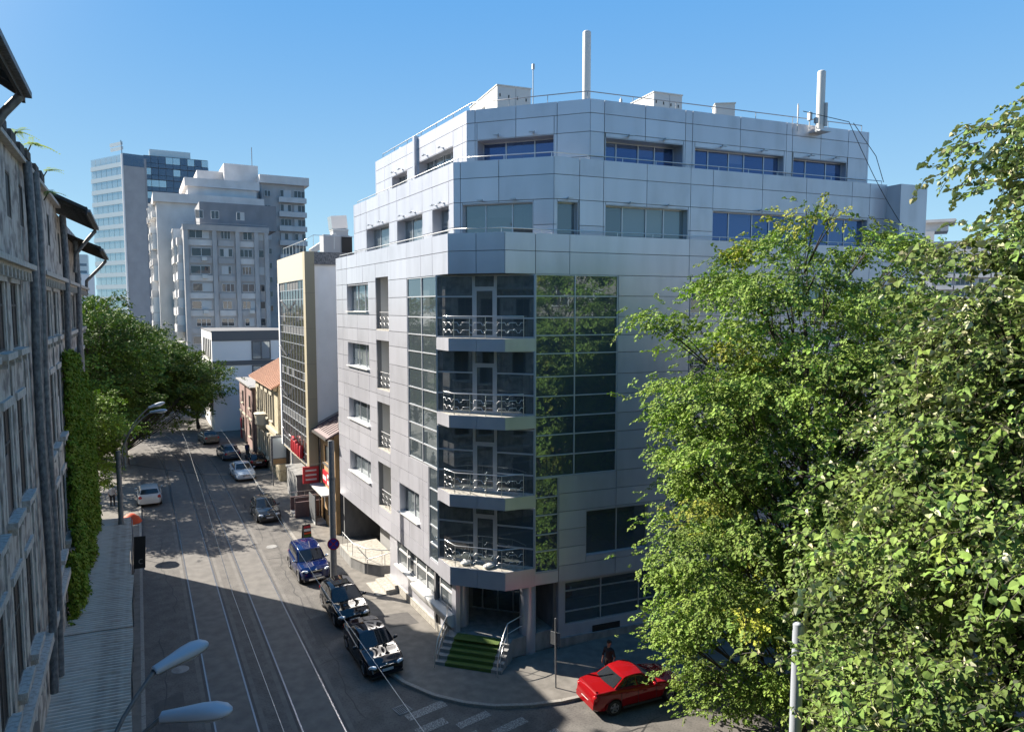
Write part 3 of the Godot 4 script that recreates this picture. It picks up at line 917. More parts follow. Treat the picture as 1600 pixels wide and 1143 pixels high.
func office_roof() -> void:
	# plant and masts standing on the top roof (roof at 24.8 + 0.4)
	var ry := 25.2
	var ac_label := ["long white rooftop ventilation unit with a louvred street flank beside the thin mast", "white rooftop ventilation unit between the low condenser and the small white box"]
	var spots := [[Vector3(19.0, ry, -35.8), 2.0, 4.8], [Vector3(27.4, ry, -32.8), 1.9, 4.4]]
	for k in 2:
		var t := thing("ventilation_unit", ac_label[k], "ventilation unit", spots[k][0], -0.108, "ventilation units on the office roof")
		var W: float = spots[k][1]
		var D: float = spots[k][2]
		var b := MB.new()
		for x in [-0.45, 0.45]:
			for z in [0.08, 0.5, 0.92]:
				b.box(Vector3(x * W, 0.2, -z * D), Vector3(0.1, 0.4, 0.1))
		part(t, "stand", b.mesh(), M.alu)
		bx(t, "housing", M.white_metal, Vector3(0, 1.65, -D * 0.5), Vector3(W, 2.5, D))
		bx(t, "lid", M.white_metal, Vector3(0, 2.93, -D * 0.5), Vector3(W + 0.08, 0.06, D + 0.08))
		bx(t, "intake", M.shutter_grey, Vector3(-W * 0.5 - 0.01, 1.45, -D * 0.68), Vector3(0.03, 1.7, D * 0.5))
		for j in 7:
			bx(t, "louvre", M.grey_metal, Vector3(-W * 0.5 - 0.04, 0.72 + j * 0.24, -D * 0.68), Vector3(0.07, 0.05, D * 0.5), Basis(Vector3(0, 0, 1), 0.5))
		for j in 4:
			bx(t, "latch", M.black, Vector3(-W * 0.42 + j * W * 0.26, 2.4 - 0.04 * j, 0.015), Vector3(0.05, 0.16, 0.03))
		bx(t, "panel_seam", M.grey_metal, Vector3(0.1, 1.65, 0.01), Vector3(0.02, 2.4, 0.02))
	var t := thing("condenser_unit", "low grey condenser with a dark grille at the foot of the thick mast", "air conditioner", Vector3(21.6, ry, -31.4), -0.62)
	bx(t, "housing", M.white_metal, Vector3(0.55, 0.55, 0), Vector3(2.0, 1.0, 0.9))
	bx(t, "grille", M.black, Vector3(-0.85, 0.6, 0.1), Vector3(0.8, 0.9, 0.9))
	for j in 4:
		bx(t, "fan_cover", M.grey_metal, Vector3(-0.15 + j * 0.48, 0.6, 0.47), Vector3(0.36, 0.5, 0.04))
	t = thing("roof_box", "small plain white box standing on the office roof", "box", Vector3(27.9, ry, -28.9), -0.6)
	bx(t, "housing", M.white_metal, Vector3(0, 0.7, 0), Vector3(1.0, 1.3, 0.9))
	bx(t, "lid", M.white_metal, Vector3(0, 1.37, 0), Vector3(1.08, 0.05, 0.98))
	var masts := [[Vector3(22.7, ry, -34.15), 6.0, 0.23, "thick white cylindrical antenna mast behind the dark condenser grille"], [Vector3(32.55, ry, -26.6), 3.2, 0.21, "white cylindrical antenna mast near the roof end with the cable"]]
	for e in masts:
		t = thing("antenna_mast", e[3], "antenna", e[0], 0.0, "antenna masts on the office roof")
		var b := MB.new()
		b.lathe([[e[2], 0.0], [e[2], e[1] - 0.06], [e[2] - 0.05, e[1]], [0.0, e[1]]], 20)
		part(t, "radome", b.mesh(), M.white_metal)
		bx(t, "base_plate", M.alu, Vector3(0, 0.03, 0), Vector3(0.8, 0.06, 0.8))
		bx(t, "junction_box", M.grey_metal, Vector3(0.1, e[1] * 0.28, e[2] + 0.06), Vector3(0.14, 1.2, 0.1))
	t = thing("thin_mast", "thin steel mast with a small sensor at its tip", "mast", Vector3(19.17, ry, -33.96))
	tube_part(t, "pole", M.steel, [Vector3.ZERO, Vector3(0, 3.4, 0)], 0.035, 7)
	bx(t, "sensor", M.grey_metal, Vector3(0, 3.5, 0), Vector3(0.12, 0.28, 0.12))
	var antennas := -1
	for e in [[Vector3(31.2, ry, -26.9), 1.4, 0.03], [Vector3(31.75, ry, -26.6), 1.0, 0.09], [Vector3(32.0, ry, -26.4), 0.7, 0.08], [Vector3(22.9, ry, -31.2), 1.7, 0.06]]:
		antennas += 1
		t = thing("small_antenna", ["thin bare antenna rod on the roof edge before the far white mast", "stubby boxed antenna nearest the far white mast", "shortest boxed antenna between the far white mast and roof end", "grey antenna rod beside the low condenser"][antennas], "antenna", e[0], 0.0, "small antennas by the masts")
		tube_part(t, "rod", M.white_metal, [Vector3.ZERO, Vector3(0, e[1], 0)], 0.03, 6)
		bx(t, "head", M.grey_metal, Vector3(0, e[1] * 0.75, 0), Vector3(e[2] * 2, e[1] * 0.4, e[2] * 2))
	t = thing("flue", "pair of rusty brown flue pipes with dark caps at the far roof end", "chimney", Vector3(16.6, ry, -46.6))
	for x in [-0.22, 0.22]:
		var b := MB.new()
		b.lathe([[0.15, 0.0], [0.15, 1.25]], 14, Vector3(x, 0, x))
		part(t, "pipe", b.mesh(), M.rust)
		b = MB.new()
		b.lathe([[0.0, 1.5], [0.28, 1.48], [0.28, 1.25], [0.17, 1.2]], 14, Vector3(x, 0, x))
		part(t, "cap", b.mesh(), M.old_metal)
	t = thing("roof_cable", "black cable sagging from the roof end down past the corner pier", "cable", Vector3(32.7, ry, -24.9))
	var q0 := Vector3(-3.0, 0.45, -0.4)
	var pts := [q0, Vector3(-0.2, 0.15, 0.1)]
	for k in range(1, 13):
		var f := k / 12.0
		pts.append(Vector3(-0.2, 0.15, 0.1).lerp(Vector3(3.2, -6.5, 2.1), f) + Vector3(0, -0.5 * sin(f * PI), 0))
	tube_part(t, "strand", M.black, pts, 0.018, 5)
	tube_part(t, "strand", M.black, [Vector3(0, 0.1, 0.2), Vector3(0.9, -1.6, 0.9), Vector3(1.3, -2.9, 1.1)], 0.018, 5)

# ---------------------------------------------------------------- ground, streets, kerbs, rails
func bend(z: float) -> float:            # the street swings left far away
	return -0.0034 * pow(maxf(0.0, -z - 72.0), 2.0)

func strip(x0: float, x1: float, z0: float, z1: float, y: float, step := 4.0) -> ArrayMesh:
	var b := MB.new()
	var n := int(ceil(absf(z1 - z0) / step))
	var rows := []
	for k in n + 1:
		var z := lerpf(z0, z1, float(k) / n)
		rows.append(PackedVector3Array([Vector3(x0 + bend(z), y, z), Vector3(x1 + bend(z), y, z)]))
	b.grid(rows)
	return b.mesh()

func bar(x: float, w: float, h: float, z0: float, z1: float, y: float) -> ArrayMesh:
	var b := MB.new()
	var n := int(ceil(absf(z1 - z0) / 4.0))
	for k in n:
		var a := lerpf(z0, z1, float(k) / n)
		var c := lerpf(z0, z1, float(k + 1) / n)
		var p0 := Vector3(x + bend(a), y, a)
		var p1 := Vector3(x + bend(c), y, c)
		var d := p1 - p0
		b.box((p0 + p1) * 0.5, Vector3(w, h, d.length() + 0.002), Basis.looking_at(d.normalized(), UP))
	return b.mesh()

func sheet(poly: Array, y: float) -> ArrayMesh:
	var b := MB.new()
	b.prism(PackedVector2Array(poly), y - 0.003, y)
	return b.mesh()

func ground() -> void:
	var b := MB.new()
	b.quad(Vector3(-2500, -0.05, 2500), Vector3(2500, -0.05, 2500), Vector3(2500, -0.05, -2500), Vector3(-2500, -0.05, -2500))
	setting("ground", b.mesh(), M.pavement)
	setting("road", strip(-0.3, 9.0, 40, -190, 0.0), M.asphalt)
	var curb := [Vector2(9.0, -31.0), Vector2(9.1, -29.2), Vector2(9.45, -27.7), Vector2(10.2, -26.2), Vector2(11.1, -25.1), Vector2(12.1, -24.3), Vector2(13.3, -23.75), Vector2(14.6, -23.4), Vector2(60, -18.5)]
	var side := [Vector2(8.99, 40), Vector2(8.99, -31.0)] + curb.slice(1) + [Vector2(60, -9.5), Vector2(14, -12.0), Vector2(11.2, -11.0), Vector2(10.0, -8.6), Vector2(9.6, -5), Vector2(9.6, 40)]
	b = MB.new()
	b.prism(PackedVector2Array(side), -0.04, 0.001)
	setting("side_street", b.mesh(), M.asphalt)
	# pavements
	b = MB.new()
	b.prism(PackedVector2Array([Vector2(9.1, -86), Vector2(9.12, -31.0)] + curb.slice(1) + [Vector2(60, -30), Vector2(13.9, -26.9), Vector2(13.9, -86)]), -0.04, 0.1)
	setting("pavement", b.mesh(), M.pavement)
	b = MB.new()
	b.prism(PackedVector2Array([Vector2(-4.5, 40), Vector2(-0.42, 40), Vector2(-0.42, -72), Vector2(-4.5, -72)]), -0.04, 0.12)
	setting("pavement", b.mesh(), M.pavement)
	b = MB.new()
	b.prism(PackedVector2Array([Vector2(60, -9.5), Vector2(14, -12.0), Vector2(11.2, -11.0), Vector2(10.0, -8.6), Vector2(9.6, -5), Vector2(9.6, 40), Vector2(60, 40)]), -0.04, 0.12)
	setting("pavement", b.mesh(), M.pavement)
	# kerbs, stone by stone
	var k := Node3D.new()
	k.name = "kerb"
	add_child(k)
	k.set_meta("kind", "structure")
	var z := -31.0
	while z > -78.0:
		bx(k, "kerb_stone", M.kerb, Vector3(9.05, 0.05 + rng.randf_range(-0.006, 0.006), z - 0.5), Vector3(0.16, 0.13, 0.985))
		z -= 1.0
	z = -14.0
	while z > -72.0:
		bx(k, "kerb_stone", M.kerb, Vector3(-0.36, 0.06 + rng.randf_range(-0.006, 0.006), z - 0.5), Vector3(0.15, 0.14, 0.985))
		z -= 1.0
	for i in curb.size() - 1:
		var p: Vector2 = curb[i]
		var q: Vector2 = curb[i + 1]
		if i == curb.size() - 2:
			q = p + (q - p).normalized() * 8.0
		var n := maxi(1, roundi(p.distance_to(q) / 1.0))
		var d := (q - p) / n
		for j in n:
			var c := p + d * (j + 0.5)
			bx(k, "kerb_stone", M.kerb, Vector3(c.x, 0.055 + rng.randf_range(-0.006, 0.006), c.y), Vector3(0.17, 0.14, d.length() - 0.012), Basis.looking_at(Vector3(d.x, 0, d.y).normalized(), UP))
	# tram tracks
	for cx in [2.76, 5.66]:
		var t := Node3D.new()
		t.name = numbered("tram_track")
		add_child(t)
		t.set_meta("kind", "structure")
		part(t, "track_bed", strip(cx - 1.05, cx + 1.05, 35, -140, 0.004), M.track_bed)
		for s in [-1.0, 1.0]:
			part(t, "rail", bar(cx + s * 0.7175, 0.055, 0.016, 35, -140, 0.006), M.rail_steel)
			part(t, "joint_strip", bar(cx + s * 0.81, 0.1, 0.008, 35, -140, 0.0035), M.patch_asphalt)
	# repairs, markings, iron covers
	for e in [[[7.0, -33.0], [8.3, -33.3], [8.2, -36.2], [7.1, -36.0]], [[0.1, -24.0], [1.2, -24.2], [1.1, -31.5], [0.0, -31.0]], [[10.2, -34.6], [11.9, -34.3], [12.0, -32.8], [10.5, -33.0]], [[7.1, -57], [8.1, -57.2], [8.0, -64], [7.2, -63.7]], [[13.2, -20.4], [15.9, -20.9], [16.1, -18.2], [13.5, -17.6]]]:
		var poly := []
		for p in e:
			poly.append(Vector2(p[0], p[1]))
		var pm := setting("road_patch", sheet(poly, 0.106 if e[0][0] > 10.0 and e[0][1] < -30 else 0.008), M.patch_asphalt)
	# tar-sealed cracks wandering over the asphalt
	var cg := RandomNumberGenerator.new()
	cg.seed = 41
	for e in [[0.6, -22.0, 0.05, -1.0, 16.0], [7.3, -26.0, 0.02, -1.0, 22.0], [1.2, -40.0, 0.03, -1.0, 14.0], [7.0, -50.0, 0.02, -1.0, 16.0], [0.0, -34.0, 1.0, 0.05, 2.0], [6.6, -31.0, 1.0, -0.1, 2.2], [6.6, -46.2, 1.0, 0.12, 2.3], [10.5, -21.5, 1.0, 0.2, 7.0], [13.5, -19.0, 0.9, -0.35, 5.0], [9.3, -36.8, 1.0, 0.1, 2.6], [10.0, -46.0, 0.1, -1.0, 8.0]]:
		var cb := MB.new()
		var p := Vector2(e[0], e[1])
		var dir := Vector2(e[2], e[3]).normalized()
		var yy := 0.107 if e[0] >= 9.3 and e[1] < -30.0 else 0.009
		var prev := []
		var steps := int(e[4] / 0.45)
		for q in steps:
			var nrm := Vector2(-dir.y, dir.x)
			var wd := cg.randf_range(0.012, 0.035) * (0.4 if q == 0 or q == steps - 1 else 1.0)
			var cur := [p + nrm * wd, p - nrm * wd]
			if prev:
				cb.quad(Vector3(prev[0].x, yy, prev[0].y), Vector3(prev[1].x, yy, prev[1].y), Vector3(cur[1].x, yy, cur[1].y), Vector3(cur[0].x, yy, cur[0].y))
			prev = cur
			p += (dir + nrm * cg.randfn(0, 0.16)) * 0.45
		setting("tar_seam", cb.mesh(), M.tar)
	for e in [[9.55, -25.45, 1.75, 0.46], [9.35, -24.35, 1.3, 0.46], [10.95, -24.0, 1.45, 0.4], [12.0, -22.95, 1.5, 0.42], [9.7, -22.9, 2.2, 0.44], [12.4, -21.6, 2.3, 0.44], [10.4, -21.4, 1.6, 0.44]]:
		var bb := Basis(UP, -0.2)
		var poly := []
		for c in [[-1, -1], [1, -1.1], [1.02, 1], [-0.98, 1]]:
			var q: Vector3 = bb * Vector3(c[0] * e[2] * 0.5, 0, c[1] * e[3] * 0.5)
			poly.append(Vector2(e[0] + q.x, e[1] - q.z))
		setting("crossing_stripe", sheet(poly, 0.01), M.road_paint)
	var g := thing("drain_grate", "iron drain grate set in the asphalt beside the corner kerb", "drain grate", Vector3(8.75, 0.0, -25.95), 0.2)
	b = MB.new()
	for s in [-1, 1]:
		b.box(Vector3(s * 0.28, 0.012, 0), Vector3(0.05, 0.02, 0.6))
		b.box(Vector3(0, 0.012, s * 0.28), Vector3(0.6, 0.02, 0.05))
	part(g, "frame", b.mesh(), M.concrete)
	for i in 6:
		bx(g, "bar", M.concrete, Vector3(-0.2 + i * 0.08, 0.012, 0), Vector3(0.035, 0.018, 0.52))
	bx(g, "pit", M.patch_asphalt, Vector3(0, 0.003, 0), Vector3(0.54, 0.006, 0.54))
	for e in [[1.1, -33.5, "beside the left rails"], [7.4, -48.5, "between the right rails and the kerb"]]:
		var c := thing("manhole_cover", "round iron manhole cover in the roadway " + e[2], "manhole cover", Vector3(e[0], 0.0, e[1]))
		b = MB.new()
		b.lathe([[0.36, 0.002], [0.36, 0.014], [0.31, 0.016], [0.0, 0.016]], 24)
		part(c, "lid", b.mesh(), M.concrete)
	# overhead wires
	for cx in [2.76, 5.66]:
		var w := thing("overhead_wire", "bare tram contact wire strung above the %s track" % ("left-hand" if cx < 4 else "kerb-side"), "wire", Vector3(cx, 5.9, 0), 0.0, "tram wires")
		var pts := []
		for i in 40:
			var zz := -i * 4.0
			pts.append(Vector3(bend(zz) + 0.15 * (1 if int(i / 8.0) % 2 else -1) * (1.0 - absf(fmod(i, 8.0) - 4.0) / 4.0), 0.12 * pow(absf(fmod(i, 8.0) - 4.0) / 4.0, 2.0), zz - 10.0))
		tube_part(w, "strand", M.steel, pts, 0.008, 5)
	for e in [[-46.2, -39.5], [-80.0, -76.0]]:
		var w := thing("span_wire", "thin cross wire holding the tram wires between poles %s" % ("by the tin awning" if e[0] > -60 else "under the street trees"), "wire", Vector3(-1.2, 7.0, e[0]), 0.0, "span wires")
		tube_part(w, "strand", M.black, [Vector3.ZERO, Vector3(4.0, -0.55, (e[1] - e[0]) * 0.38), Vector3(6.9, -0.55, (e[1] - e[0]) * 0.66), Vector3(10.3, 0.3, e[1] - e[0])], 0.009, 5)

# ---------------------------------------------------------------- street furniture
func lamp_head(parent: Node, at: Vector3, dir: Vector3, s := 1.0) -> void:
	var f := dir.normalized()
	var side := f.cross(UP).normalized()
	var up := side.cross(f)
	var b := MB.new()
	var rows := []
	for e in [[0.0, 0.055, 0.05, 0.05], [0.02, 0.085, 0.085, 0.06], [0.3, 0.11, 0.11, 0.07], [0.55, 0.155, 0.13, 0.06], [0.72, 0.165, 0.125, 0.06], [0.86, 0.135, 0.09, 0.05], [0.93, 0.07, 0.04, 0.03], [0.95, 0.005, 0.0, 0.0]]:
		var row := PackedVector3Array()
		for k in 17:
			var a := PI * k / 16.0
			row.append(at + f * e[0] * s + side * cos(a) * e[1] * s + up * (pow(sin(a), 0.75) * e[2] * s))
		row.append(at + f * e[0] * s - side * e[1] * 0.94 * s - up * e[3] * 0.6 * s)
		row.append(at + f * e[0] * s + side * e[1] * 0.94 * s - up * e[3] * 0.6 * s)
		rows.append(row)
	b.grid(rows, true, true)
	var h := part(parent, "lamp_head", b.mesh(), M.lamp_grey)
	b = MB.new()
	rows = []
	for e in [[0.36, 0.01, 0.0], [0.38, 0.1, 0.03], [0.6, 0.13, 0.09], [0.8, 0.11, 0.06], [0.9, 0.02, 0.0]]:
		var row := PackedVector3Array()
		for k in 9:
			var a := PI * k / 8.0
			row.append(at + f * e[0] * s + side * cos(a) * e[1] * s - up * (0.035 + sin(a) * e[2]) * s)
		rows.append(row)
	b.grid(rows)
	part(h, "lens", b.mesh(), M.lens)

func lamp_post(label: String, z: float, heads: Array, turn := 0.0) -> Node3D:
	var t := thing("street_lamp", label, "street lamp", Vector3(-1.26 + bend(z), 0.1, z), turn, "tram poles with lamps on the left pavement")
	var b := MB.new()
	b.lathe([[0.19, 0.0], [0.19, 0.25], [0.16, 0.3], [0.155, 3.5], [0.14, 3.52], [0.135, 7.6], [0.0, 7.62]], 16)
	part(t, "pole", b.mesh(), M.pole_grey)
	b = MB.new()
	for y in [6.7, 7.2]:
		b.lathe([[0.19, y], [0.19, y + 0.08]], 16)
	part(t, "clamp", b.mesh(), M.old_metal)
	for h in heads:
		var root := Vector3(0.2, 6.6, 0)
		var tip: Vector3 = h[0]
		var c := MB.new()
		var pts := [root, root + Vector3(0.02, 1.1, 0)]
		var p1 := root + Vector3(0.02, 1.1, 0)
		for k in range(1, 7):
			var f := k / 6.0
			pts.append(p1.lerp(tip, f) + Vector3(-0.12, 0.22, 0) * sin(f * PI))
		c.tube(pts, 0.034, 8)
		part(t, "arm", c.mesh(), M.pole_grey)
		lamp_head(t, tip, h[1], h[2])
	return t

func furniture() -> void:
	lamp_post("tram pole with twin grey lamp heads close above the roadway", -11.9, [[Vector3(1.28, 9.85, -0.75), Vector3(0.85, 0.08, -0.55), 1.08], [Vector3(1.34, 9.82, 0.7), Vector3(0.86, 0.05, 0.34), 1.08]])
	lamp_post("tram pole with twin lamp heads rising through the tin awning", -46.2, [[Vector3(1.65, 9.95, -0.35), Vector3(1, 0.28, -0.25), 1.0], [Vector3(1.7, 9.75, 0.25), Vector3(1, 0.1, 0.2), 1.0]])
	lamp_post("tram pole with a single lamp head among the street trees", -80.0, [[Vector3(1.9, 9.9, 0), Vector3(1, 0.2, 0), 1.0]])
	# banner on the second pole
	var t := thing("banner_sign", "narrow black vertical banner with pale letters hung from the tram pole", "banner", Vector3(-0.38, 0.75, -45.9), 0.0)
	bx(t, "board", M.black, Vector3(0, 0.95, 0), Vector3(0.6, 1.9, 0.04), Basis(Vector3(0, 0, 1), -0.04))
	var tm := TextMesh.new()
	tm.text = "C"
	tm.font_size = 40
	tm.pixel_size = 0.01
	tm.depth = 0.01
	part(t, "letter", tm, M.concrete, Transform3D(Basis(Vector3(0, 0, 1), 0.0), Vector3(0.02, 0.42, 0.03)))
	for y in [0.1, 1.85]:
		tube_part(t, "bracket", M.old_metal, [Vector3(-0.75, y, -0.2), Vector3(0.2, y, 0.0)], 0.02, 6)
	# poles on the right pavement
	t = thing("tram_pole", "tall dark steel tram pole carrying the round no-parking sign", "pole", Vector3(9.35, 0.1, -39.5))
	var b := MB.new()
	b.lathe([[0.21, 0.0], [0.21, 0.3], [0.19, 0.34], [0.17, 8.4], [0.0, 8.42]], 18)
	part(t, "shaft", b.mesh(), M.pole_grey)
	b = MB.new()
	b.lathe([[0.2, 6.2], [0.2, 6.3]], 18)
	part(t, "collar", b.mesh(), M.old_metal)
	t = thing("no_parking_sign", "round blue no-parking sign with red rim and red cross on the tram pole", "road sign", Vector3(9.32, 2.65, -39.28), -0.35)
	b = MB.new()
	b.lathe([[0.0, 0.0], [0.34, 0.0], [0.34, 0.012], [0.0, 0.012]], 32, Vector3.ZERO, Basis(Vector3.RIGHT, PI / 2))
	part(t, "plate", b.mesh(), M.sign_blue)
	b = MB.new()
	b.lathe([[0.28, 0.013], [0.34, 0.013], [0.34, 0.018], [0.28, 0.018], [0.28, 0.013]], 32, Vector3.ZERO, Basis(Vector3.RIGHT, PI / 2))
	part(t, "rim", b.mesh(), M.sign_red)
	for s in [-1, 1]:
		bx(t, "cross_bar", M.sign_red, Vector3(0, 0, 0.015 + 0.001 * s), Vector3(0.58, 0.055, 0.004), Basis(Vector3(0, 0, 1), s * PI / 4))
	t = thing("tram_pole", "plain pale grey tram pole standing among the linden branches", "pole", Vector3(9.45, 0.12, -7.8))
	b = MB.new()
	b.lathe([[0.16, 0.0], [0.13, 4.0], [0.1, 4.05], [0.095, 10.6], [0.0, 10.62]], 16)
	part(t, "shaft", b.mesh(), M.lamp_grey)
	tube_part(t, "wire_tie", M.black, [Vector3(-0.12, 8.6, 0.05), Vector3(0.02, 8.5, 0.14), Vector3(0.12, 8.62, 0.04), Vector3(0.0, 8.56, -0.12)], 0.012, 5)
	t = thing("sign_post", "thin grey sign post with a small edge-on plate by the entrance steps", "sign post", Vector3(14.9, 0.1, -24.35))
	tube_part(t, "post", M.pole_grey, [Vector3.ZERO, Vector3(-0.03, 3.0, 0)], 0.032, 8)
	bx(t, "plate", M.pole_grey, Vector3(0.0, 2.1, -0.05), Vector3(0.03, 0.55, 0.45), Basis(UP, 0.5))
	# sandwich board
	t = thing("pavement_board", "small colourful folding advertising board on the pavement by the kerb", "sign board", Vector3(9.75, 0.1, -48.8), 0.15)
	for s in [-1, 1]:
		bx(t, "board", M.plastic, Vector3(0, 0.5, s * 0.14), Vector3(0.55, 1.0, 0.03), Basis(Vector3.RIGHT, -s * 0.2))
	for e in [[0.86, 0.14, "red_sign"], [0.66, 0.16, "plate"], [0.45, 0.12, "orange"], [0.26, 0.16, "grass_carpet"]]:
		bx(t, "print", M[e[2]], Vector3(0, e[0], 0.165 + (1.0 - e[0]) * 0.2 - 0.06), Vector3(0.47, e[1], 0.01), Basis(Vector3.RIGHT, -0.2))
	# orange parasol behind the awning
	t = thing("orange_parasol", "orange round parasol standing at the kerb past the tin awning", "parasol", Vector3(-0.85, 0.1, -50.6))
	b = MB.new()
	b.lathe([[0.0, 2.75], [0.25, 2.7], [0.5, 2.5], [0.66, 2.2], [0.64, 2.16], [0.48, 2.44], [0.0, 2.66]], 10)
	part(t, "canopy", b.mesh(), M.orange)
	tube_part(t, "pole", M.white_metal, [Vector3.ZERO, Vector3(0, 2.7, 0)], 0.022, 7)
	# low bin bag and boxes by the far ramp
	t = thing("rubbish_bag", "dark blue rubbish bag lying on the roadside behind the dark hatchback", "bag", Vector3(8.75, 0.0, -61.2))
	b = MB.new()
	b.lathe([[0.0, 0.0], [0.32, 0.02], [0.4, 0.15], [0.3, 0.34], [0.1, 0.42], [0.05, 0.5], [0.0, 0.5]], 10)
	part(t, "bag_body", b.mesh(), M.cloth_blue)

# ---------------------------------------------------------------- the derelict building along the left pavement
func old_building() -> void:
	var o := thing("derelict_building", "long derelict grey plaster building with tall windows, stained pilasters and broken eaves", "building")
	var X := -2.9
	var T := face(Vector3(X, 0, 0), Vector3(1, 0, 0))     # u = -z
	var holes := []
	var wins := []
	for u in [9.2, 11.5, 13.9, 16.2, 18.5, 20.9, 23.2, 25.6, 28.0, 30.4, 32.9]:
		wins.append([rc(u - 0.4, 18.3, u + 0.4, 19.5), 0])
	for u in [38.6, 40.2, 41.8]:
		wins.append([rc(u - 0.42, 17.9, u + 0.42, 19.3), 0])
	for u in [18.4, 20.8, 23.0, 29.0, 31.0, 33.6, 38.7, 40.2, 41.7, 45.2, 46.6, 48.6]:
		wins.append([rc(u - 0.55, 14.85, u + 0.55, 16.55), 1])
		wins.append([rc(u - 0.55, 10.85, u + 0.55, 13.5), 2])
		wins.append([rc(u - 0.55, 6.65, u + 0.55, 9.3), 2])
	for u in [18.6, 22.8, 29.9, 33.6]:
		wins.append([rc(u - 0.7, 2.0, u + 0.7, 5.0), 3])
	for w in wins:
		holes.append(w[0])
	wall(o, "street_wall", M.old_plaster, T, rc(-25, 0.0, 36.2, 20.2), holes, 0.0, 0.5)
	wall(o, "street_wall", M.old_plaster, T, rc(36.2, 0.0, 51.6, 20.1), holes, -0.12, 0.5)
	bx(o, "end_wall", M.old_plaster, Vector3(X - 6.4, 10.0, -51.45), Vector3(11.6, 20.0, 0.3))
	bx(o, "inner_wall", M.interior_dark, Vector3(X - 2.5, 10.0, -13.2), Vector3(0.3, 20.0, 75.6))
	bx(o, "rear_wall", M.old_plaster, Vector3(X - 12.2, 10.0, -13.2), Vector3(0.3, 20.0, 75.6))
	for y in [5.6, 9.9, 14.1, 17.4]:
		bx(o, "floor_slab", M.concrete, Vector3(X - 1.5, y, -13.2), Vector3(1.9, 0.3, 75.6))
	bx(o, "roof_deck", M.tin, Vector3(X - 6.2, 20.05, -13.2), Vector3(11.8, 0.25, 76.0))
	# windows: old frames, opaque panes painted dark like unlit rooms, some boarded
	for w in wins:
		var r: Rect2 = w[0]
		var kind: int = w[1]
		var dp := 0.03 if r.position.x < 36 else 0.15
		if kind == 0:
			window(o, T, r, [], dp, {"reveal": false, "frame": M.timber, "glass": M.dark_pane, "fw": 0.05, "fd": 0.03})
		elif kind == 3:
			bx(o, "shutter", M.shutter_grey, T * Vector3(r.get_center().x, r.get_center().y, -dp), Vector3(r.size.x, r.size.y, 0.06), T.basis)
			var arch := MB.new()
			var pts := []
			for k in 13:
				var a := PI * k / 12.0
				pts.append(T * Vector3(r.get_center().x + cos(a) * 0.78, r.end.y - 0.1 + sin(a) * 0.5, 0.04))
			arch.tube(pts, 0.11, 6)
			part(o, "arch_moulding", arch.mesh(), M.old_trim)
		else:
			var h := [lerpf(r.position.y, r.end.y, 0.66)]
			window(o, T, r, [r.get_center().x], dp, {"reveal": false, "frame": M.timber, "glass": M.dark_pane, "h": h, "fw": 0.06, "fd": 0.03})
			if rng.randf() < 0.3:
				bx(o, "window_board", M.white_paper if rng.randf() < 0.4 else M.shutter_grey, T * Vector3(r.get_center().x - 0.24, r.position.y + r.size.y * 0.3, -dp + 0.02), Vector3(0.5, r.size.y * 0.55, 0.02), T.basis)
		if kind > 0 and kind < 3:
			# surround and sill
			bx(o, "sill", M.old_trim, T * Vector3(r.get_center().x, r.position.y - 0.1, 0.08), Vector3(r.size.x + 0.4, 0.16, 0.28), T.basis)
			var s := MB.new()
			s.box(T * Vector3(r.position.x - 0.14, r.get_center().y, 0.0), Vector3(0.2, r.size.y, 0.05), T.basis)
			s.box(T * Vector3(r.end.x + 0.14, r.get_center().y, 0.0), Vector3(0.2, r.size.y, 0.05), T.basis)
			s.box(T * Vector3(r.get_center().x, r.end.y + 0.1, 0.03), Vector3(r.size.x + 0.5, 0.2, 0.1), T.basis)
			part(o, "window_surround", s.mesh(), M.old_trim)
			for e in [-0.5, 0.5]:
				bx(o, "bracket", M.old_trim, T * Vector3(r.get_center().x + e, r.position.y - 0.28, 0.08), Vector3(0.14, 0.2, 0.2), T.basis)
	# cornice with brackets, mouldings, parapet
	var seg := [[-25.0, 25.2], [27.8, 36.2], [37.2, 43.2], [44.2, 51.6]]
	for e in seg:
		var c := MB.new()
		var mid: float = (e[0] + e[1]) * 0.5
		var len: float = e[1] - e[0]
		c.box(T * Vector3(mid, 17.06, 0.17), Vector3(len, 0.14, 0.36), T.basis)
		c.box(T * Vector3(mid, 16.94, 0.1), Vector3(len, 0.1, 0.22), T.basis)
		part(o, "cornice", c.mesh(), M.old_trim)
		var u: float = maxf(e[0], 17.0) + 0.3
		while u < e[1] - 0.2:
			bx(o, "cornice_bracket", M.old_trim, T * Vector3(u, 16.78, 0.13), Vector3(0.15, 0.24, 0.26), T.basis)
			u += 0.62
	bx(o, "upper_moulding", M.old_trim, T * Vector3(5.6, 20.2, 0.08), Vector3(61.2, 0.12, 0.22), T.basis)
	bx(o, "parapet", M.old_plaster, T * Vector3(5.6, 20.36, -0.2), Vector3(61.2, 0.3, 0.4), T.basis)
	for u in [17.0, 18.6, 20.1, 22.4, 24.0, 25.7, 27.2, 29.3, 31.0]:
		bx(o, "parapet_cap", M.dark_wood, T * Vector3(u, 20.62 + 0.05 * sin(u * 7), -0.16), Vector3(0.9, 0.28, 0.5), T.basis * Basis.from_euler(Vector3(0.0, 0.0, 0.06 * sin(u * 3))))
	# pilasters, a base course, downpipes
	for u in [17.2, 19.6, 21.9, 24.4, 28.0 - 0.1, 30.0, 32.3, 35.0, 39.45, 40.95]:
		bx(o, "pilaster", M.old_plaster, T * Vector3(u, 11.6, 0.0 if u < 36 else -0.12), Vector3(0.36, 10.6, 0.09), T.basis)
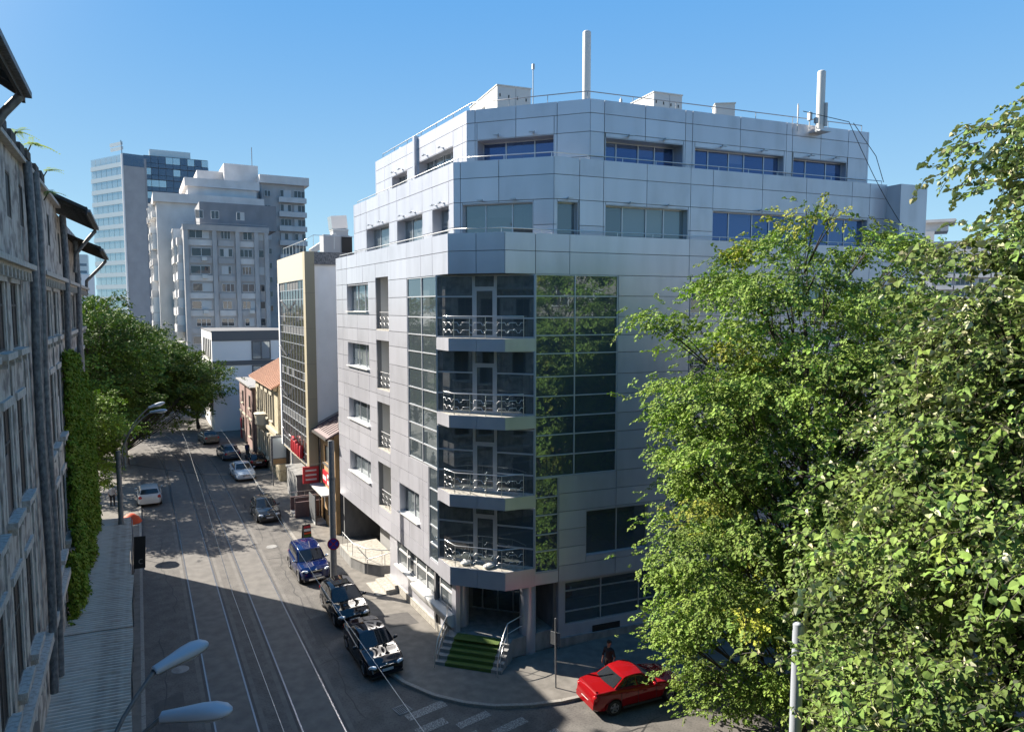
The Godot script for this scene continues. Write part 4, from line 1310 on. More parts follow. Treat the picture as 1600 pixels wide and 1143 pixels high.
	bx(o, "string_course", M.old_trim, T * Vector3(5.6, 5.72, 0.12), Vector3(61.2, 0.26, 0.26), T.basis)
	for e in [[25.6, 0.12, 20.2, 3.9], [27.4, 0.12, 20.2, 3.6], [36.75, 0.13, 19.9, 4.0], [43.7, 0.13, 19.4, 5.0], [26.4, 0.06, 18.0, 6.0]]:
		var pts := []
		for k in 9:
			var f := k / 8.0
			pts.append(T * Vector3(e[0] + 0.05 * sin(k * 2.1), lerpf(e[2], e[3], f), 0.2 + 0.04 * sin(k * 1.3)))
		tube_part(o, "downpipe", M.old_metal, pts, e[1], 10)
	# broken eaves: boards, fascia, struts
	for e in [[-20.0, 18.3, -1.95, 20.45, 22.6], [35.4, 43.2, -1.75, 20.1, 21.7], [43.3, 51.5, -1.6, 19.05, 20.6]]:
		var zc: float = -(e[0] + e[1]) * 0.5
		var len: float = e[1] - e[0]
		var p_out := Vector3(e[2], e[3], zc)
		var p_in := Vector3(-5.2, e[4], zc)
		var d := p_in - p_out
		var bs := Basis(d.normalized(), d.normalized().cross(Vector3(0, 0, 1)) * -1.0, Vector3(0, 0, 1))
		bx(o, "roof_slope", M.dark_wood, (p_out + p_in) * 0.5, Vector3(d.length(), 0.12, len), bs)
		bx(o, "fascia", M.dark_wood, p_out + Vector3(0.02, -0.1, 0), Vector3(0.06, 0.34, len))
		bx(o, "gutter", M.old_metal, p_out + Vector3(0.1, -0.1, 0), Vector3(0.14, 0.12, len))
		tube_part(o, "gutter_pipe", M.old_metal, [Vector3(e[2] + 0.02, e[3] - 0.25, -e[1] + 0.5), Vector3(e[2] - 0.3, e[3] - 0.65, -e[1] + 0.5), Vector3(X + 0.25, e[3] - 1.5, -e[1] + 0.6), Vector3(X + 0.2, e[3] - 2.4, -e[1] + 0.6)], 0.09, 8)
		var u: float = maxf(e[0], 15.0) + 0.4
		while u < e[1]:
			bx(o, "rafter", M.timber, (p_out * 0.75 + p_in * 0.25) + Vector3(0, -0.13, -u - zc), Vector3(d.length() * 0.5, 0.14, 0.1), bs)
			u += 0.9
	rebase(o, Vector3(X, 0, -48))
	# the tin awning over the pavement
	var a := thing("tin_awning", "corrugated grey metal awning roof over the left pavement", "awning")
	for e in [[14.0, 27.2, 3.36, -2.95], [27.0, 31.0, 3.42, -2.9], [30.7, 36.9, 3.46, -2.95], [36.7, 47.6, 3.38, -2.95]]:
		var n := int((e[1] - e[0]) / 0.21) * 8
		var rows := []
		for k in n + 1:
			var u: float = lerpf(e[0], e[1], float(k) / n)
			var y: float = e[2] + 0.05 * clampf(1.7 * sin(TAU * u / 0.21), -1.0, 1.0)
			var xe := -0.62 + 0.03 * sin(u * 0.9) - (0.12 if u > 36.8 else 0.0)
			rows.append(PackedVector3Array([Vector3(e[3], y + 0.1, -u), Vector3(lerpf(e[3], xe, 0.5), y + 0.05 + 0.012 * sin(u * 1.7), -u), Vector3(xe, y - 0.02 + 0.01 * sin(u * 2.3), -u)]))
		var b := MB.new()
		b.grid(rows)
		part(a, "sheet", b.mesh(), M.zinc)
	var fr := MB.new()
	for u in [15.0, 19.0, 23.0, 27.0, 31.0, 35.0, 39.0, 43.0, 47.2]:
		fr.tube([Vector3(-0.72, 0.1, -u), Vector3(-0.72, 3.3, -u)], 0.03, 6)
		fr.tube([Vector3(-0.72, 3.3, -u), Vector3(-2.88, 3.38, -u)], 0.025, 6)
	fr.tube([Vector3(-0.72, 3.3, -14.2), Vector3(-0.72, 3.3, -47.4)], 0.025, 6)
	part(a, "frame", fr.mesh(), M.old_metal)
	rebase(a, Vector3(-0.72, 0.1, -30))

# ---------------------------------------------------------------- cars (front towards local +z)
func curve_at(pts: Array, x: float) -> float:
	for i in pts.size() - 1:
		if x <= pts[i + 1][0]:
			var f := clampf((x - pts[i][0]) / maxf(1e-6, pts[i + 1][0] - pts[i][0]), 0.0, 1.0)
			return lerpf(pts[i][1], pts[i + 1][1], f * f * (3.0 - 2.0 * f) * 0.5 + f * 0.5)
	return pts[-1][1]

func wheel_mesh(r: float, w: float) -> Array:
	var b := MB.new()
	var rr := r * 0.64
	b.lathe([[rr, -w * 0.48], [r * 0.93, -w * 0.5], [r, -w * 0.36], [r, w * 0.36], [r * 0.93, w * 0.5], [rr, w * 0.48]], 28, Vector3.ZERO, Basis(Vector3(0, 0, 1), -PI / 2))
	var tyre := b.mesh()
	b = MB.new()
	b.lathe([[rr, w * 0.47], [rr * 0.92, w * 0.45], [rr * 0.88, w * 0.2], [0.0, w * 0.2]], 28, Vector3.ZERO, Basis(Vector3(0, 0, 1), -PI / 2))
	b.lathe([[0.07, w * 0.46], [0.0, w * 0.48]], 12, Vector3.ZERO, Basis(Vector3(0, 0, 1), -PI / 2))
	var disc := b.mesh()
	b = MB.new()
	for k in 5:
		var bs := Basis(Vector3.RIGHT, TAU * k / 5.0)
		b.box(bs * Vector3(w * 0.4, rr * 0.5, 0), Vector3(0.035, rr * 0.95, 0.075), bs)
	b.lathe([[rr * 0.99, w * 0.44], [rr * 0.86, w * 0.46], [rr * 0.86, w * 0.4]], 28, Vector3.ZERO, Basis(Vector3(0, 0, 1), -PI / 2))
	b.lathe([[0.08, w * 0.36], [0.075, w * 0.47], [0.0, w * 0.48]], 12, Vector3.ZERO, Basis(Vector3(0, 0, 1), -PI / 2))
	return [tyre, disc, b.mesh()]

func car(label: String, kind: String, paint: Material, at: Vector3, turn: float, roll := 0.0, o := {}) -> Node3D:
	var called := "parked_car"
	var t := thing(called, label, "car", at, turn, "cars parked along the kerbs")
	t.rotation.z = roll
	var L: float = o.get("len", 4.4)
	var W: float = o.get("wid", 1.75)
	var H: float = o.get("hgt", 1.45)
	var hl := L * 0.5
	var wr: float = o.get("wheel", 0.315)
	var zf := hl - L * 0.19
	var zr := -hl + L * 0.2
	var clr := 0.2 if kind != "suv" else 0.26
	var S := H / 1.45
	# height of bonnet, belt line and boot along the car, rear to front
	var topc: Array
	var roof: Array           # z and y of: rear base, rear top, front top, front base
	match kind:
		"sedan":
			topc = [[-hl, 0.62 * S], [-hl + 0.05, 0.92 * S], [-hl + 0.14, 1.0 * S], [-hl + 0.75, 1.03 * S], [0.0, 0.95 * S], [hl - 1.35, 0.94 * S], [hl - 0.55, 0.82 * S], [hl - 0.14, 0.70 * S], [hl - 0.03, 0.58 * S], [hl, 0.45 * S]]
			roof = [[-hl + 0.74, 1.02 * S], [-hl + 1.4, 1.38 * S], [hl - 2.0, 1.4 * S], [hl - 1.22, 0.93 * S]]
		"hatch":
			topc = [[-hl, 0.6 * S], [-hl + 0.05, 0.88 * S], [-hl + 0.16, 1.0 * S], [0.0, 0.95 * S], [hl - 1.3, 0.95 * S], [hl - 0.5, 0.83 * S], [hl - 0.12, 0.68 * S], [hl - 0.03, 0.55 * S], [hl, 0.42 * S]]
			roof = [[-hl + 0.1, 1.0 * S], [-hl + 0.62, 1.4 * S], [hl - 2.0, 1.42 * S], [hl - 1.12, 0.94 * S]]
		_:
			topc = [[-hl, 0.66], [-hl + 0.04, 1.0], [-hl + 0.12, 1.1], [0.0, 1.05], [hl - 1.2, 1.06], [hl - 0.4, 0.98], [hl - 0.1, 0.86], [hl - 0.03, 0.7], [hl, 0.5]]
			roof = [[-hl + 0.1, 1.08], [-hl + 0.42, H - 0.06], [hl - 1.75, H - 0.04], [hl - 1.05, 1.05]]
	var stations := PackedFloat32Array()
	var n := 84
	for i in n + 1:
		var f := float(i) / n
		stations.append(-hl * cos(PI * f) * 0.35 + lerpf(-hl, hl, f) * 0.65)
	var rows := []
	for z in stations:
		var e := absf(z) / hl
		var w := W * 0.5 * (1.0 - 0.2 * pow(e, 7.0) - 0.02 * e * e)
		var top := curve_at(topc, z)
		var bot := clr + 0.1 * pow(e, 8.0)
		var arch := 0.0
		for az in [zf, zr]:
			var R := wr + 0.065
			var d: float = absf(z - az)
			if d < R:
				arch = maxf(arch, wr + sqrt(R * R - d * d))
		var ys := [bot, bot, bot + 0.07, bot + (top - bot) * 0.45, top - (top - bot) * 0.22, top - 0.045, top - 0.004, top + 0.02]
		var xs := [0.0, 0.9, 0.97, 1.0, 0.985, 0.95, 0.86, 0.0]
		var row := PackedVector3Array()
		for j in 8:
			var y: float = ys[j]
			if j < 4:
				y = maxf(y, minf(arch, top - 0.16 + 0.02 * j))
			row.append(Vector3(xs[j] * w, y, z))
		for j in range(7, -1, -1):
			if j == 7 or j == 0:
				continue
			row.append(Vector3(-row[j].x, row[j].y, z))
		rows.append(row)
	var b := MB.new()
	b.grid(rows, true)
	for e in [0, n]:
		var c := Vector3(0, 0.5, stations[e])
		for k in rows[e].size():
			var p: Vector3 = rows[e][k]
			var q: Vector3 = rows[e][(k + 1) % rows[e].size()]
			if e == 0:
				b.tri(c, q, p)
			else:
				b.tri(c, p, q)
	part(t, "body", b.mesh(), paint)
	bx(t, "underbody", M.plastic, Vector3(0, clr + 0.16, 0), Vector3(W * 0.62, 0.3, L * 0.9))
	# cabin
	var rb := Vector2(roof[0][0], roof[0][1])
	var rt := Vector2(roof[1][0], roof[1][1])
	var ft := Vector2(roof[2][0], roof[2][1])
	var fb := Vector2(roof[3][0], roof[3][1])
	var wb := W * 0.5 * 0.9
	var wt := W * 0.5 * (0.68 if kind != "suv" else 0.73)
	var across := func(zy: Vector2, half: float, s: float, bow: float, drop: float) -> Vector3:
		return Vector3(half * s, zy.y - drop * s * s, zy.x - bow * s * s)
	var NS := 10
	var line := func(zy: Vector2, half: float, bow: float, drop: float) -> PackedVector3Array:
		var r := PackedVector3Array()
		for k in NS + 1:
			r.append(across.call(zy, half, lerpf(-1, 1, float(k) / NS), bow, drop))
		return r
	b = MB.new()
	var rws := [line.call(rb - Vector2(0.0, 0.06), wb * 0.95, -0.1, 0.0), line.call(rb.lerp(rt, 0.92), lerpf(wb * 0.95, wt, 0.92), -0.07, 0.03), line.call(rt + Vector2(0.05, 0.02), wt, -0.05, 0.045), line.call(rt.lerp(ft, 0.5) + Vector2(0, 0.05), wt * 1.02, 0.0, 0.05), line.call(ft + Vector2(-0.06, 0.015), wt, 0.05, 0.045), line.call(ft.lerp(fb, 0.08), lerpf(wt, wb, 0.08), 0.06, 0.035), line.call(fb - Vector2(0, 0.04), wb, 0.16, 0.0)]
	b.grid(rws)
	var edge := func(side: float, a: float, v: float) -> Vector3:       # a: 0 rear .. 1 front, v: 0 belt .. 1 roof
		var lo := Vector3(side * lerpf(wb * 0.95, wb, a), lerpf(rb.y, fb.y, a) - 0.04, lerpf(rb.x + 0.1, fb.x - 0.16, a))
		var hi := Vector3(side * wt, lerpf(rt.y, ft.y, a) - 0.045 + 0.045 * 4 * a * (1 - a), lerpf(rt.x + 0.07, ft.x - 0.1, a))
		return lo.lerp(hi, v) + Vector3(side * 0.035 * sin(v * PI), 0, 0)
	for side in [-1.0, 1.0]:
		var g := []
		for i in 9:
			var r := PackedVector3Array()
			for j in 5:
				r.append(edge.call(side, i / 8.0, j / 4.0))
			g.append(r)
		b.grid(g, false, side > 0)
	part(t, "cabin", b.mesh(), paint)
	# glass
	var pane := func(z0: Vector2, h0: float, bow0: float, z1: Vector2, h1: float, bow1: float, f0: float, f1: float, called2: String, out: Vector3) -> void:
		var pb := MB.new()
		var pr := []
		for i in 5:
			var f := lerpf(f0, f1, i / 4.0)
			var r := PackedVector3Array()
			for k in 11:
				var s := lerpf(-0.9, 0.9, k / 10.0)
				r.append((across.call(z0, h0, s, bow0, 0.0) as Vector3).lerp(across.call(z1, h1, s, bow1, 0.04), f) + out)
			pr.append(r)
		pb.grid(pr, false, out.z > 0)
		part(t, called2, pb.mesh(), M.car_glass)
	pane.call(fb - Vector2(0, 0.04), wb, 0.16, ft + Vector2(-0.03, 0.0), wt, 0.055, 0.1, 0.9, "windscreen", Vector3(0, 0.02, 0.016))
	pane.call(rb - Vector2(0, 0.06), wb * 0.95, -0.1, rt + Vector2(0.02, 0.0), wt, -0.055, 0.16, 0.86, "rear_window", Vector3(0, 0.02, -0.016))
	var cuts := [[0.05, 0.2], [0.23, 0.54], [0.57, 0.93]] if kind != "sedan" else [[0.1, 0.2], [0.22, 0.53], [0.56, 0.93]]
	for side in [-1.0, 1.0]:
		for c in cuts:
			var pb := MB.new()
			var pr := []
			for i in 5:
				var r := PackedVector3Array()
				for j in 4:
					var v := lerpf(0.14, 0.86, j / 3.0)
					r.append((edge.call(side, lerpf(c[0], c[1], i / 4.0), v) as Vector3) + Vector3(side * 0.012, 0.004, 0))
				pr.append(r)
			pb.grid(pr, false, side > 0)
			part(t, "side_window", pb.mesh(), M.car_glass)
	# wheels
	var wm := wheel_mesh(wr, 0.2)
	for s in [-1.0, 1.0]:
		for z in [zf, zr]:
			var wn := Node3D.new()
			wn.name = "wheel"
			t.add_child(wn, true)
			wn.position = Vector3(s * (W * 0.5 - 0.105), wr, z)
			wn.rotation.y = 0.0 if s > 0 else PI
			part(wn, "tyre", wm[0], M.rubber)
			part(wn, "hub", wm[1], M.plastic)
			part(wn, "rim", wm[2], M.rim)
	# lamps, grille, plates, mirrors, handles, seams
	var yh := curve_at(topc, hl - 0.22)
	for s in [-1.0, 1.0]:
		b = MB.new()
		b.lathe([[0.0, -0.1], [0.12, -0.085], [0.17, 0.0], [0.14, 0.05], [0.0, 0.075]], 16, Vector3.ZERO, Basis(Vector3.RIGHT, PI / 2))
		var hx := W * 0.5 * 0.7
		part(t, "headlight", b.mesh(), M.lens, Transform3D(Basis(UP, s * 0.5).scaled_local(Vector3(1.15, 0.58, 1.0)), Vector3(s * hx, yh - 0.1, hl - 0.125 - (0.02 if kind == "suv" else 0.0))))
		b = MB.new()
		b.lathe([[0.0, -0.09], [0.12, -0.08], [0.15, 0.0], [0.11, 0.045], [0.0, 0.06]], 14, Vector3.ZERO, Basis(Vector3.RIGHT, -PI / 2))
		part(t, "tail_light", b.mesh(), M.red_lens, Transform3D(Basis(UP, -s * 0.45).scaled_local(Vector3(0.95, 1.1 if kind != "sedan" else 0.85, 1.0)), Vector3(s * W * 0.5 * 0.76, 0.78 * S if kind != "suv" else 0.85, -hl + 0.09)))
		var zc := fb.x - 0.42
		b = MB.new()
		b.lathe([[0.0, -0.1], [0.07, -0.09], [0.1, 0.0], [0.07, 0.09], [0.0, 0.1]], 12, Vector3.ZERO, Basis(Vector3(0, 0, 1), PI / 2))
		part(t, "mirror", b.mesh(), paint if kind != "suv" else M.chrome, Transform3D(Basis.from_scale(Vector3(1.0, 0.8, 0.75)), Vector3(s * (W * 0.5 + 0.06), fb.y + 0.05, zc)))
		bx(t, "mirror_arm", M.plastic, Vector3(s * W * 0.475, fb.y + 0.0, zc), Vector3(0.14, 0.04, 0.06))
		for zd in [0.12, -0.72]:
			bx(t, "door_handle", paint if kind != "suv" else M.plastic, Vector3(s * (W * 0.5 * 0.978), curve_at(topc, zd) - 0.19, zd), Vector3(0.045, 0.035, 0.16))
		for zd in [zc + 0.14, -0.2, -0.98]:
			bx(t, "door_seam", M.plastic, Vector3(s * (W * 0.5 * 0.99), 0.58 * S, zd), Vector3(0.016, 0.52, 0.012))
		bx(t, "sill_trim", M.plastic, Vector3(s * W * 0.485, clr + 0.06, (zf + zr) * 0.5), Vector3(0.05, 0.1 if kind != "suv" else 0.18, zf - zr - 2 * wr - 0.14))
		b = MB.new()
		for az in [zf, zr]:
			var pts := []
			for k in 13:
				var a := PI * (0.03 + 0.94 * k / 12.0)
				pts.append(Vector3(s * (W * 0.5 - 0.012), wr + sin(a) * (wr + 0.07), az + cos(a) * (wr + 0.07)))
			b.tube(pts, 0.018 if kind != "suv" else 0.045, 6)
		part(t, "arch_lip", b.mesh(), M.plastic if kind == "suv" else paint)
		b = MB.new()                                         # wiper
		b.tube([Vector3(s * 0.1 - 0.3, fb.y - 0.01, fb.x + 0.02), Vector3(s * 0.1 + 0.2, fb.lerp(ft, 0.16).y + 0.03, fb.lerp(ft, 0.16).x + 0.03)], 0.012, 5)
		part(t, "wiper", b.mesh(), M.black)
	var zg := hl - 0.03
	bx(t, "grille", M.black, Vector3(0, yh - 0.15, zg - 0.035), Vector3(W * 0.34, 0.11, 0.08))
	bx(t, "grille_trim", M.chrome, Vector3(0, yh - 0.085, zg - 0.04), Vector3(W * 0.36, 0.022, 0.085))
	bx(t, "lower_grille", M.black, Vector3(0, clr + 0.13, zg - 0.015), Vector3(W * 0.6, 0.1, 0.07))
	bx(t, "number_plate", M.plate, Vector3(0, clr + 0.27, hl + 0.008), Vector3(0.52, 0.11, 0.012))
	bx(t, "plate_band", M.eu_blue, Vector3(-0.24, clr + 0.27, hl + 0.015), Vector3(0.04, 0.11, 0.004))
	bx(t, "number_plate", M.plate, Vector3(0, 0.72 if kind != "sedan" else 0.5, -hl - (0.006 if kind == "sedan" else -0.005)), Vector3(0.52, 0.11, 0.02))
	bx(t, "rear_bumper", M.plastic if kind == "suv" else paint, Vector3(0, clr + 0.24, -hl + 0.06), Vector3(W * 0.78, 0.2, 0.16))
	bx(t, "front_bumper_lip", M.plastic, Vector3(0, clr + 0.02, hl - 0.14), Vector3(W * 0.8, 0.07, 0.2))
	bx(t, "bonnet_seam", M.plastic, Vector3(0, curve_at(topc, fb.x + 0.1) + 0.018, fb.x + 0.1), Vector3(W * 0.78, 0.012, 0.016))
	var em := MB.new()
	em.lathe([[0.05, 0.0], [0.045, 0.012], [0.0, 0.014]], 12, Vector3(0, yh - 0.05, hl - 0.055), Basis(Vector3.RIGHT, PI / 2.4))
	part(t, "badge", em.mesh(), M.chrome)
	if kind == "suv":
		for s in [-1.0, 1.0]:
			tube_part(t, "roof_rail", M.chrome, [Vector3(s * wt * 0.93, rt.y - 0.03, rt.x + 0.1), Vector3(s * wt * 0.95, rt.y + 0.07, rt.x + 0.25), Vector3(s * wt * 0.95, ft.y + 0.07, ft.x - 0.35), Vector3(s * wt * 0.93, ft.y - 0.03, ft.x - 0.15)], 0.022, 7)
		bx(t, "skid_plate", M.chrome, Vector3(0, clr + 0.1, hl - 0.02), Vector3(W * 0.5, 0.1, 0.06))
	elif o.get("sunroof", false):
		bx(t, "sunroof", M.car_glass, Vector3(0, ft.y + 0.045, ft.x - 0.55), Vector3(wt * 1.3, 0.02, 0.6))
	if o.get("lid_lip", false):
		bx(t, "boot_lip", paint, Vector3(0, 1.02 * S, -hl + 0.17), Vector3(W * 0.72, 0.03, 0.08))
	return t

func cars() -> void:
	var rl := 0.062
	car("dark navy saloon parked nose to the corner, last of the row before the crossing", "sedan", M.navy, Vector3(8.95, 0.05, -30.6), 0.0, rl, {"len": 4.5, "wid": 1.74, "hgt": 1.44})
	car("glossy black hatchback parked right behind the navy saloon", "hatch", M.black_paint, Vector3(9.05, 0.05, -36.0), 0.0, rl, {"len": 4.3, "wid": 1.78, "hgt": 1.48, "sunroof": true})
	car("bright blue off-roader with silver roof rails by the no-parking pole", "suv", M.blue_paint, Vector3(8.6, 0.02, -42.6), 0.01, 0.03, {"len": 4.3, "wid": 1.8, "hgt": 1.66, "wheel": 0.35})
	car("dark grey hatchback parked in the sun short of the folding board", "hatch", M.graphite, Vector3(8.1, 0.0, -55.9), 0.02, 0.0, {"len": 4.0, "wid": 1.72, "hgt": 1.48})
	car("pale blue saloon facing down the street in tree shade", "sedan", M.pale_blue, Vector3(8.25, 0.0, -70.4), 0.05, 0.0, {"len": 4.6, "wid": 1.8, "hgt": 1.45})
	car("dark maroon car parked on the pavement beside the pale blue saloon", "hatch", M.dark_maroon, Vector3(10.05, 0.1, -74.4), PI, 0.0, {"len": 4.2, "wid": 1.72, "hgt": 1.46})
	car("steel blue saloon parked by the yellow old house", "sedan", M.steel_blue, Vector3(8.1, 0.0, -80.4), PI + 0.1, 0.0, {"len": 4.6, "wid": 1.8, "hgt": 1.46})
	car("silver grey saloon seen from behind, farthest up the row", "sedan", M.silver_grey, Vector3(7.0, 0.0, -91.0), PI + 0.12, 0.0, {"len": 4.5, "wid": 1.76, "hgt": 1.45})
	car("white hatchback with red tail lamps under the left-hand trees", "hatch", M.white_paint, Vector3(0.35, 0.0, -65.0), PI, 0.0, {"len": 4.3, "wid": 1.8, "hgt": 1.48})
	car("bright red saloon parked in the side street by the linden", "sedan", M.red_paint, Vector3(17.3, 0.0, -22.4), 1.5, 0.0, {"len": 4.3, "wid": 1.72, "hgt": 1.43, "lid_lip": true})

# ---------------------------------------------------------------- the row of houses up the street
var fwin_cache := {}

func fwin(parent: Node, T: Transform3D, u: float, y: float, w: float, h: float, n: int, fm: Material, gm: Material, z := 0.03, called := "window") -> Node3D:
	var key := "%.2f_%.2f_%d" % [w, h, n]
	if not fwin_cache.has(key):
		var b := MB.new()
		var t := maxf(0.05, minf(w, h) * 0.06)
		b.box(Vector3(-w * 0.5 + t * 0.5, 0, 0), Vector3(t, h, 0.1))
		b.box(Vector3(w * 0.5 - t * 0.5, 0, 0), Vector3(t, h, 0.1))
		b.box(Vector3(0, h * 0.5 - t * 0.5, 0), Vector3(w - t * 2, t, 0.1))
		b.box(Vector3(0, -h * 0.5 + t * 0.5, 0), Vector3(w - t * 2, t, 0.1))
		for k in n - 1:
			b.box(Vector3(-w * 0.5 + w * (k + 1) / n, 0, 0), Vector3(t, h - 2 * t, 0.09))
		fwin_cache[key] = b.mesh()
	var f := part(parent, called, fwin_cache[key], fm, T * Transform3D(Basis(), Vector3(u, y, z)))
	for k in n:
		qd(f, "pane", gm if rng.randf() > 0.22 or gm != M.far_glass else M.blind, Vector3(-w * 0.5 + w * (k + 0.5) / n, 0, 0.01), w / n - 0.02, h - 0.03)
	return f

func houses() -> void:
	# pale tall building with glass street face
	var o := thing("glass_front_building", "tall pale building with cream top band, ochre edge and dark gridded glass street front", "building")
	var zs := -53.0
	var x0 := 10.9
	bx(o, "side_wall", M.pale_plaster, Vector3(18.3, 11.6, zs - 5.6), Vector3(14.0, 15.6, 10.8))
	bx(o, "ochre_edge", M.ochre_panel, Vector3(x0 + 0.35, 11.9, zs - 0.35), Vector3(0.7, 16.2, 0.75))
	for y in [6.6, 9.2, 11.8, 14.4, 17.0]:
		bx(o, "panel_joint", M.mortar, Vector3(x0 + 0.35, y, zs - 0.34), Vector3(0.706, 0.02, 0.756))
	bx(o, "top_band", M.cream_panel, Vector3(x0 + 0.33, 19.0, zs - 6.0), Vector3(0.66, 2.0, 10.55))
	bx(o, "far_edge", M.white_wall, Vector3(x0 + 0.3, 11.0, zs - 11.1), Vector3(0.6, 14.0, 0.4))
	var T := face(Vector3(x0 + 0.1, 0, zs - 0.75), Vector3(-1, 0, 0))
	var ys := [4.1]
	var yy := 4.1
	while yy < 17.3:
		for d in [0.75, 1.35, 0.75, 0.6]:
			yy += d
			if yy < 17.9:
				ys.append(yy)
	ys.append(17.98)
	var xs := []
	for k in 10:
		xs.append(-10.1 + k * 10.1 / 9.0 if k else -10.1)
	var fr := MB.new()
	for x in xs:
		fr.box(T * Vector3(x, 11.05, 0.0), Vector3(0.045, 13.9, 0.07), T.basis)
	for y in ys:
		fr.box(T * Vector3(-5.05, y, 0.0), Vector3(10.1, 0.04, 0.066), T.basis)
	var cwp := part(o, "curtain_wall", fr.mesh(), M.alu)
	for i in xs.size() - 1:
		for j in ys.size() - 1:
			var g: Material = M.bronze_glass if (j % 4) != 3 or rng.randf() < 0.4 else M.shutter_grey
			qd(cwp, "pane", g, T * Vector3((xs[i] + xs[i + 1]) * 0.5, (ys[j] + ys[j + 1]) * 0.5, 0.0), xs[i + 1] - xs[i] - 0.05, ys[j + 1] - ys[j] - 0.04, T.basis * Basis.from_euler(Vector3(rng.randfn(0, 0.006), rng.randfn(0, 0.006), 0)))
	for e in [[-6.3, 16.1], [-7.4, 12.4], [-7.6, 9.0], [-7.2, 5.6], [-4.1, 5.4]]:
		var hinge := Basis(Vector3(0, 0, 1), -0.5)
		bx(cwp, "open_vent", M.mullion, T * Vector3(e[0], e[1], 0.32), Vector3(0.05, 0.95, 0.8), Basis(Vector3(0, 0, 1), 0.55))
	bx(o, "soffit", M.cream_panel, Vector3(x0 + 1.8, 3.98, zs - 5.7), Vector3(3.4, 0.12, 10.4))
	bx(o, "ground_wall", M.grey_plaster, Vector3(19.5, 1.9, zs - 5.6), Vector3(12.0, 3.9, 10.4))
	bx(o, "roof_edge", M.old_metal, Vector3(18.4, 19.55, zs - 0.3), Vector3(13.6, 0.9, 0.5))
	bx(o, "roof_deck", M.concrete, Vector3(18.2, 19.6, zs - 5.8), Vector3(13.6, 0.4, 10.2))
	railing(o, "roof_railing", M.steel, [Vector3(x0 + 0.4, 20.0, zs - 10.5), Vector3(x0 + 0.4, 20.0, zs - 2.2), Vector3(x0 + 0.8, 20.3, zs - 0.6), Vector3(24, 20.3, zs - 0.4)], 0.95, 1.5)
	# red letters on the glass
	var fat := ["S", "m", "i", "l", "e"]
	for k in 4:
		var r := MB.new()
		r.tube([T * Vector3(-4.9 + k * 0.95, 4.45, 0.22), T * Vector3(-4.7 + k * 0.95, 5.5 - 0.15 * k, 0.22), T * Vector3(-4.3 + k * 0.95, 5.35, 0.22), T * Vector3(-4.35 + k * 0.95, 4.4, 0.22)], 0.17, 8)
		part(o, "red_letter", r.mesh(), M.red_sign)
	rebase(o, Vector3(x0, 0, zs))
	# its plant
	var t := thing("duct_unit", "grey metal duct tower on the roof of the glass-fronted building", "ventilation unit", Vector3(14.6, 19.8, zs - 4.5))
	bx(t, "shaft", M.grey_metal, Vector3(0, 1.2, 0), Vector3(1.2, 2.4, 1.1))
	bx(t, "cowl", M.steel, Vector3(-0.1, 2.9, 0), Vector3(1.25, 1.0, 1.15), Basis(Vector3(0, 0, 1), 0.1))
	bx(t, "band", M.white_metal, Vector3(0, 2.3, 0), Vector3(1.26, 0.12, 1.16))
	bx(t, "sloped_duct", M.white_metal, Vector3(-1.3, 1.2, 0.2), Vector3(2.4, 0.45, 0.8), Basis(Vector3(0, 0, 1), 0.62))
	t = thing("cooling_unit", "square beige cooling unit with a dark grille on the pale building's roof", "air conditioner", Vector3(13.6, 19.8, zs - 1.9))
	bx(t, "housing", M.grey_metal, Vector3(0, 0.8, 0), Vector3(2.0, 1.6, 1.3))
	bx(t, "grille", M.black, Vector3(0.75, 0.85, 0.72), Vector3(0.8, 1.4, 0.05))
	t = thing("white_cabinet", "large white cabinet on the pale building's roof next to the office", "ventilation unit", Vector3(18.2, 19.8, zs - 2.2))
	bx(t, "housing", M.white_metal, Vector3(0, 1.2, 0), Vector3(3.6, 2.4, 2.0))
	bx(t, "seam", M.grey_metal, Vector3(0.4, 1.2, 1.01), Vector3(0.06, 2.3, 0.03))
	# small orange house
	o = thing("orange_house", "small orange plaster house with brown metal roof and red signs", "house")
	x0 = 11.75
	var T2 := face(Vector3(x0, 0, -48.6), Vector3(-1, 0, 0))
	var h2 := [rc(-3.2, 4.7, -1.5, 6.0), rc(-4.1, 0.0, -3.2, 2.5), rc(-2.6, 0.9, -0.4, 2.5)]
	wall(o, "street_wall", M.orange_plaster, T2, rc(-4.4, 0.0, 0.0, 7.2), h2, 0.0, 0.3)
	bx(o, "side_wall", M.grey_plaster, Vector3(15.9, 4.2, -48.75), Vector3(7.6, 8.4, 0.28))
	bx(o, "rear_room", M.interior_dark, Vector3(14.5, 3.4, -50.9), Vector3(4.4, 6.8, 3.6))
	window(o, T2, h2[0], [-2.35], 0.12, {"reveal": false, "frame": M.timber, "glass": M.win_glass, "blind": [0.4, 0.5]})
	window(o, T2, h2[2], [-1.5], 0.1, {"reveal": false, "frame": M.white_frame, "glass": M.shop_glass, "name": "shop_window"})
	bx(o, "door", M.dark_wood, T2 * Vector3(-3.65, 1.25, -0.12), Vector3(0.86, 2.45, 0.06), T2.basis)
	bx(o, "shop_poster", M.red_sign, T2 * Vector3(-0.95, 1.55, 0.02), Vector3(0.85, 1.35, 0.03), T2.basis)
	bx(o, "door_canopy", M.sill, T2 * Vector3(-2.4, 2.85, 0.4), Vector3(3.9, 0.1, 0.9), T2.basis)
	bx(o, "door_step", M.sill, T2 * Vector3(-3.6, 0.16, 0.4), Vector3(1.1, 0.2, 0.8), T2.basis)
	bx(o, "window_frame_trim", M.timber, T2 * Vector3(-2.35, 4.62, 0.05), Vector3(1.9, 0.12, 0.12), T2.basis)
	var rb := MB.new()
